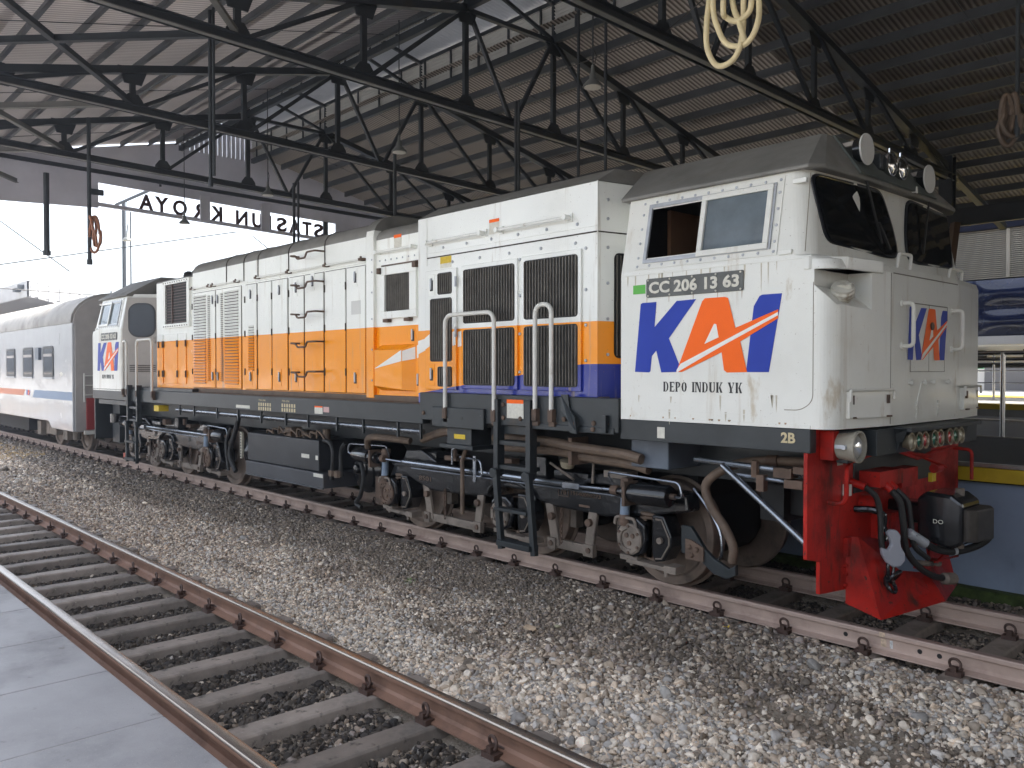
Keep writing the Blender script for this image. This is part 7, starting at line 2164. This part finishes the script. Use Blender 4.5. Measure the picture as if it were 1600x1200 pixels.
# behind the beam: slanted stay, cock valves, lever frame
m = MB(); m.cyl((-3.62, 5.55, 1.14), (-2.80, 5.46, 0.60), 0.026, n=12); m.cyl((-3.9, 5.6, 1.16), (-2.82, 5.5, 1.14), 0.024, n=10); m.cyl((-3.5, 5.56, 1.08), (-2.82, 5.5, 1.06), 0.016, n=8)
m.build_each("stay_rod", M_steelpipe, loco)
m = MB(); m.box(-3.14, -3.0, 5.46, 5.56, 1.10, 1.17); m.box(-3.06, -2.92, 5.47, 5.57, 1.03, 1.09); m.cyl((-3.32, 5.52, 1.08), (-3.32, 5.52, 1.2), 0.03, n=8); m.box(-2.98, -2.9, 5.45, 5.5, 1.14, 1.19); m.box(-3.3, -3.24, 5.5, 5.56, 0.98, 1.1); m.build_each("air_cock", M_rust, loco, smooth=0)
m = MB(); m.box(-3.3, -2.8, 6.0, 7.2, 0.75, 1.3); m.box(-3.5, -3.3, 5.9, 6.2, 0.7, 1.0); m.build_each("draft_gear", M_intdark, loco, smooth=0)
# far end: simple red beam and guard irons of the rear cab, buffer
m = MB(); m.box(-17.93, -17.88, 5.26, 7.92, 0.50, 1.46); m.box(-17.6, -17.2, 5.5, 5.62, 0.45, 1.2); m.box(-17.55, -16.0, YS + 0.01, YS + 0.05, 1.22, 1.30); m.build_each("rear_beam", M_frame, loco, smooth=0)
m = MB(); m.cyl((-17.2, 5.42, 0.85), (-17.2, 5.42, 1.02), 0.09, n=14); m.cyl((-17.95, 5.5, 1.36), (-17.75, 5.5, 1.36), 0.10, n=16); m.build_each("sand_box", M_blackgloss, loco)
m = MB(); m.box(-17.0, -16.9, 5.5, 5.53, 0.18, 0.27); m.build("red_flag_plate", pm("flag_red", (0.5, 0.12, 0.08), 0.6), loco, smooth=0)
# ------------------------------------------------------------------ passenger coach behind the locomotive
M_coach = pm("coach_paint", (0.38, 0.385, 0.395), 0.25, var=(1, 0.06), dirt=(0.8, 0.6, 0.85, (0.42, 0.41, 0.40)), bump=(1.1, 0.45, 0.05), coat=0.4)
M_coachroof = pm("coach_roof", (0.33, 0.315, 0.29), 0.65, var=(1.2, 0.3), dirt=(2.5, 0.5, 0.75, (0.22, 0.20, 0.18)), bump=(2.5, 0.5, 0.04))
M_coachend = pm("coach_end", (0.38, 0.35, 0.33), 0.6, var=(2, 0.15))
co = thing("passenger_coach", "pale grey passenger coach with orange and blue stripes coupled behind the locomotive", "railway coach", (-30, LY, 0))
YC = 5.15
wz0, wz1 = 1.71, 2.40
wins = [(-21.22, -20.38), (-23.02, -22.10), (-24.70, -23.80), (-26.4, -25.5), (-28.1, -27.2), (-29.8, -28.9), (-31.5, -30.6), (-33.2, -32.3), (-34.9, -34.0)]
sk_ = [(-19.0, 0.575), (-20.60, 0.575), (-20.85, 0.72), (-38.2, 0.72), (-38.5, 0.575), (-39.5, 0.575), (-39.5, 2.87), (-19.0, 2.87)]
MB().xz(sk_, YC, 2 * LY - YC).build("coach_body", M_coach, co, smooth=0, bevel=0.02)
m = MB()
pr = [(YC - 0.02, 2.85), (YC - 0.02, 2.89)] + [(YC - 0.02 + 0.85 * (1 - math.cos(R(12 * k))), 2.89 + 0.62 * math.sin(R(12 * k))) for k in range(1, 7)] + [(LY, 3.62)]
m.yz(pr + [(2 * LY - y, z) for y, z in reversed(pr[:-1])], -39.6, -19.02)
m.build("coach_roof", M_coachroof, co, smooth=30)
m = MB(); m.box(-19.0, -18.96, YC + 0.05, 2 * LY - YC - 0.05, 0.6, 2.9); pe = [(y + 0.04, z - 0.03) for y, z in pr if y < LY] + [(LY, 3.58)]; m.yz(pe + [(2 * LY - y, z) for y, z in reversed(pe[:-1])], -19.02, -18.97)
ce = m.build("coach_end", M_coachend, co, smooth=0)
m = MB(); m.box(-18.97, -18.3, 5.95, 7.25, 0.9, 3.0); m.build("gangway", M_intdark, ce, smooth=0)
m = MB(); m.box(-18.96, -18.90, YC + 0.25, YC + 0.9, 0.62, 1.28); m.build("end_beam", pm("end_beam_red", (0.30, 0.03, 0.03), 0.5), ce, smooth=0)
m = MB()
for z in (1.75, 1.55, 1.35): m.tube([(-18.9, YC + 0.2, z), (-18.9, YC + 0.62, z)], 0.014, 6)
m.tube([(-18.9, YC + 0.2, 1.2), (-18.9, YC + 0.2, 1.8)], 0.018, 6); m.box(-18.96, -18.9, YC + 0.2, YC + 0.9, 0.52, 0.60)
m.build("end_steps", M_handrail, ce)
for (a, b) in wins:
    fr_ = MB().prism([(x, YC - 0.004, z) for x, z in rrect(a, b, wz0, wz1, 0.08)], (0, -0.012, 0)).build("window", M_gasket, co, smooth=0)
    MB().prism([(x, YC - 0.0165, z) for x, z in rrect(a + 0.10, b - 0.06, wz0 + 0.06, wz1 - 0.06, 0.03)], (0, -0.003, 0)).build("window_pane", pm("coach_glass", (0.04, 0.05, 0.065), 0.05) if "coach_glass" not in MATS else MATS["coach_glass"], fr_, smooth=0)
    MB().box(a + 0.10, b - 0.06, YC - 0.026, YC - 0.0195, wz0 + 0.46, wz0 + 0.52).build("window_bar", M_coachend, fr_, smooth=0)
    MB().box(a + 0.06, b - 0.02, YC - 0.03, YC, wz0 - 0.035, wz0 - 0.005).build("window_sill", M_silver, fr_, smooth=0)
MB().prism([(-40, YC - 0.001, 1.255), (-40, YC - 0.001, 1.40), (-22.85, YC - 0.001, 1.40), (-23.02, YC - 0.001, 1.255)], (0, -0.002, 0)).build("orange_stripe", pm("stripe_orange", (0.50, 0.16, 0.08), 0.4), co, smooth=0)
MB().prism([(-22.2, YC - 0.001, 1.225), (-22.0, YC - 0.001, 1.405), (-19.02, YC - 0.001, 1.405), (-19.02, YC - 0.001, 1.225)], (0, -0.002, 0)).build("blue_stripe", pm("stripe_blue", (0.14, 0.22, 0.34), 0.4), co, smooth=0)
def cfn(u, v): return (-22.75 + 0.36 * u, YC - 0.001, 1.265 + 0.13 * v)
emblem(cfn, (0, -1, 0), co)
MB().box(-20.12, -19.90, YC - 0.003, YC, 2.42, 2.66).build("coach_plate", M_coach, co, smooth=0)
MB().box(-21.70, -21.40, YC - 0.06, YC, 2.10, 2.38).build("destination_box", M_bluebox, co, smooth=0)
MB().box(-26.5, -25.55, YC - 0.02, YC, 0.75, 0.95).build("side_vent", M_coachend, co, smooth=0)
m = MB(); q = [(-19.95, 1.80), (-19.80, 1.83), (-19.68, 1.79), (-19.72, 1.74), (-19.80, 1.75), (-19.9, 1.72), (-19.86, 1.76)]
m.prism([(x, YC - 0.001, z) for x, z in q], (0, -0.001, 0)); m.build("white_patch", M_label_w, co, smooth=0)
for bx_ in (-22.0, -37.0):
    m = MB(); m.box(bx_ - 1.6, bx_ + 1.6, 5.62, 5.74, 0.45, 0.62); m.box(bx_ - 1.6, bx_ + 1.6, 7.44, 7.56, 0.45, 0.62); m.box(bx_ - 0.4, bx_ + 0.4, 5.5, 7.6, 0.35, 0.6)
    for x in (bx_ - 1.1, bx_ + 1.1):
        m.box(x - 0.16, x + 0.16, 5.5, 5.75, 0.28, 0.62); m.cyl((x - 0.35, 5.66, 0.3), (x - 0.35, 5.66, 0.52), 0.09, n=10); m.cyl((x + 0.35, 5.66, 0.3), (x + 0.35, 5.66, 0.52), 0.09, n=10)
    m.build("coach_bogie", M_dust, co, smooth=0, bevel=0.01)
    for x in (bx_ - 1.1, bx_ + 1.1):
        for sd_ in (-1, 1): wheel_mb(x, sd_).build("wheel", M_wheel, co, smooth=25)
m = MB(); m.box(-35, -24.5, 5.6, 7.6, 0.3, 0.75); m.build("underfloor_case", M_intdark, co, smooth=0)

# ------------------------------------------------------------------ driver behind the sliding cab window
M_skin = pm("skin", (0.42, 0.20, 0.13), 0.5)
M_shirt = pm("shirt_navy", (0.02, 0.03, 0.06), 0.8)
M_hair = pm("hair_black", (0.01, 0.009, 0.008), 0.6)
def skinned(name, joints, edges, mat, parent, root=0, lv=2):
    me = bpy.data.meshes.new(name)
    off = OFF[parent.name]
    me.from_pydata([tuple(Vector(j[0]) - off) for j in joints], edges, [])
    o = bpy.data.objects.new(name, me); COL.objects.link(o); o.parent = parent
    sm = o.modifiers.new("skin", 'SKIN'); sm.use_smooth_shade = True
    for i, j in enumerate(joints):
        r = j[1] if isinstance(j[1], tuple) else (j[1], j[1])
        o.data.skin_vertices[0].data[i].radius = r
        o.data.skin_vertices[0].data[i].use_root = (i == root)
    ss = o.modifiers.new("sub", 'SUBSURF'); ss.levels = lv; ss.render_levels = lv
    me.materials.append(mat); OFF[o.name] = off
    return o
dv_ = thing("person", "person in a dark shirt seated in the cab, hand resting at the open side window", "person", (-3.5, 5.78, 2.2))
# seated body: pelvis, spine, neck, head; thighs forward; arms, the near hand on the sash edge
J = [((-3.42, 5.78, 2.33), (0.15, 0.11)), ((-3.42, 5.78, 2.52), (0.14, 0.10)), ((-3.41, 5.78, 2.68), (0.16, 0.10)), ((-3.40, 5.78, 2.77), (0.07, 0.07)), ((-3.38, 5.78, 2.83), (0.05, 0.05)),
     ((-3.40, 5.60, 2.73), 0.055), ((-3.52, 5.53, 2.56), 0.048), ((-3.62, 5.46, 2.72), 0.035),
     ((-3.40, 5.96, 2.73), 0.055), ((-3.28, 6.04, 2.52), 0.048), ((-3.08, 5.95, 2.50), 0.035),
     ((-3.28, 5.70, 2.33), 0.085), ((-3.02, 5.70, 2.33), 0.065), ((-3.28, 5.88, 2.33), 0.085), ((-3.02, 5.88, 2.33), 0.065)]
E_ = [(0, 1), (1, 2), (2, 3), (3, 4), (2, 5), (5, 6), (6, 7), (2, 8), (8, 9), (9, 10), (0, 11), (11, 12), (0, 13), (13, 14)]
body = skinned("body", J, E_, M_shirt, dv_)
m = MB()
co_h, fa_h = rock_bases(1, 1)[0]
import bmesh as _bm
bm = _bm.new(); _bm.ops.create_uvsphere(bm, u_segments=24, v_segments=16, radius=1)
hv = []
for v in bm.verts:
    x, y, z = v.co
    px_, py_, pz_ = 0.095 * x, 0.075 * y, 0.115 * z
    if x > 0.2: px_ *= 0.95 - 0.12 * max(0, -z)
    if z < -0.3: py_ *= 1 - 0.35 * (-z - 0.3)
    if x > 0.9 and abs(y) < 0.35 and -0.35 < z < 0.15: px_ += 0.022 * (1 - abs(y) / 0.35)
    hv.append((-3.365 + px_, 5.78 + py_, 2.945 + pz_))
hf = [[v.index for v in f.verts] for f in bm.faces]
bm.free()
m.add(hv, hf)
for s in (-1, 1): m.lathe([(0.0, -0.01), (0.022, 0.0), (0.03, 0.008), (0.0, 0.012)], (-3.375, 5.78 + s * 0.074, 2.94), (-0.3, s, 0), 12)
hd = m.build("head", M_skin, dv_, smooth=80)
m = MB()
for s in (-1, 1): m.lathe([(0.0, 0.0), (0.011, 0.0), (0.0, 0.006)], (-3.283, 5.78 + s * 0.032, 2.955), (1, 0, 0), 10)
m.box(-3.283, -3.279, 5.755, 5.805, 2.893, 2.898); m.build("face_features", M_hair, hd, smooth=0)
m = MB()
m.add([(-3.365 + (x + 3.365) * 1.09 - 0.008, 5.78 + (y - 5.78) * 1.09, 2.945 + (z - 2.945) * 1.07) for x, y, z in hv], [f for f in hf if sum(hv[i][2] for i in f) / len(f) > 2.965 + 0.5 * max(0, sum(hv[i][0] for i in f) / len(f) + 3.36)])
m.build("hair", M_hair, hd, smooth=80)
# near hand: palm and five bent fingers over the edge of the sash
hj = [((-3.62, 5.46, 2.72), 0.028), ((-3.635, 5.42, 2.76), (0.032, 0.018)), ((-3.64, 5.395, 2.80), (0.034, 0.016))]
he = [(0, 1), (1, 2)]
hand = skinned("hand", hj, he, M_skin, dv_)
for k, (dx, ln) in enumerate(((-0.030, 0.060), (-0.010, 0.072), (0.010, 0.068), (0.029, 0.052))):
    b = Vector((-3.64 + dx, 5.39, 2.805))
    skinned("finger", [(b, 0.0095), (b + Vector((0.0, -0.018, ln * 0.45)), 0.009), (b + Vector((0.002, -0.045, ln * 0.60)), 0.0085), (b + Vector((0.004, -0.060, ln * 0.40)), 0.0075)], [(0, 1), (1, 2), (2, 3)], M_skin, hand)
b = Vector((-3.605, 5.405, 2.765))
skinned("thumb", [(b, 0.011), (b + Vector((0.025, -0.02, 0.02)), 0.0105), (b + Vector((0.030, -0.04, 0.035)), 0.009)], [(0, 1), (1, 2)], M_skin, hand)
MB().box(-3.60, -3.25, 5.62, 5.94, 2.20, 2.255).build("driver_seat", M_intdark, nearcab, smooth=0, bevel=0.02)

# parts go no deeper than thing > part > sub-part
def depth(o):
    d = 0
    while o.parent is not None: o = o.parent; d += 1
    return d
for o in list(SC.objects):
    while depth(o) > 2:
        o.parent = o.parent.parent

# ------------------------------------------------------------------ exhaust haze under the roof
hz = MB().box(-90, 60, -30, 40, -1.4, 9.0)
mh = bpy.data.materials.new("haze"); mh.use_nodes = True
for nd in list(mh.node_tree.nodes):
    if nd.type == 'BSDF_PRINCIPLED': mh.node_tree.nodes.remove(nd)
pv = mh.node_tree.nodes.new("ShaderNodeVolumePrincipled")
pv.inputs["Color"].default_value = (0.86, 0.88, 0.97, 1)
pv.inputs["Density"].default_value = 0.0045
pv.inputs["Anisotropy"].default_value = 0.72
mh.node_tree.links.new(pv.outputs[0], mh.node_tree.nodes["Material Output"].inputs["Volume"])
tag(hz.build("haze", mh, smooth=0), kind="stuff")
SC.cycles.volume_bounces = 0
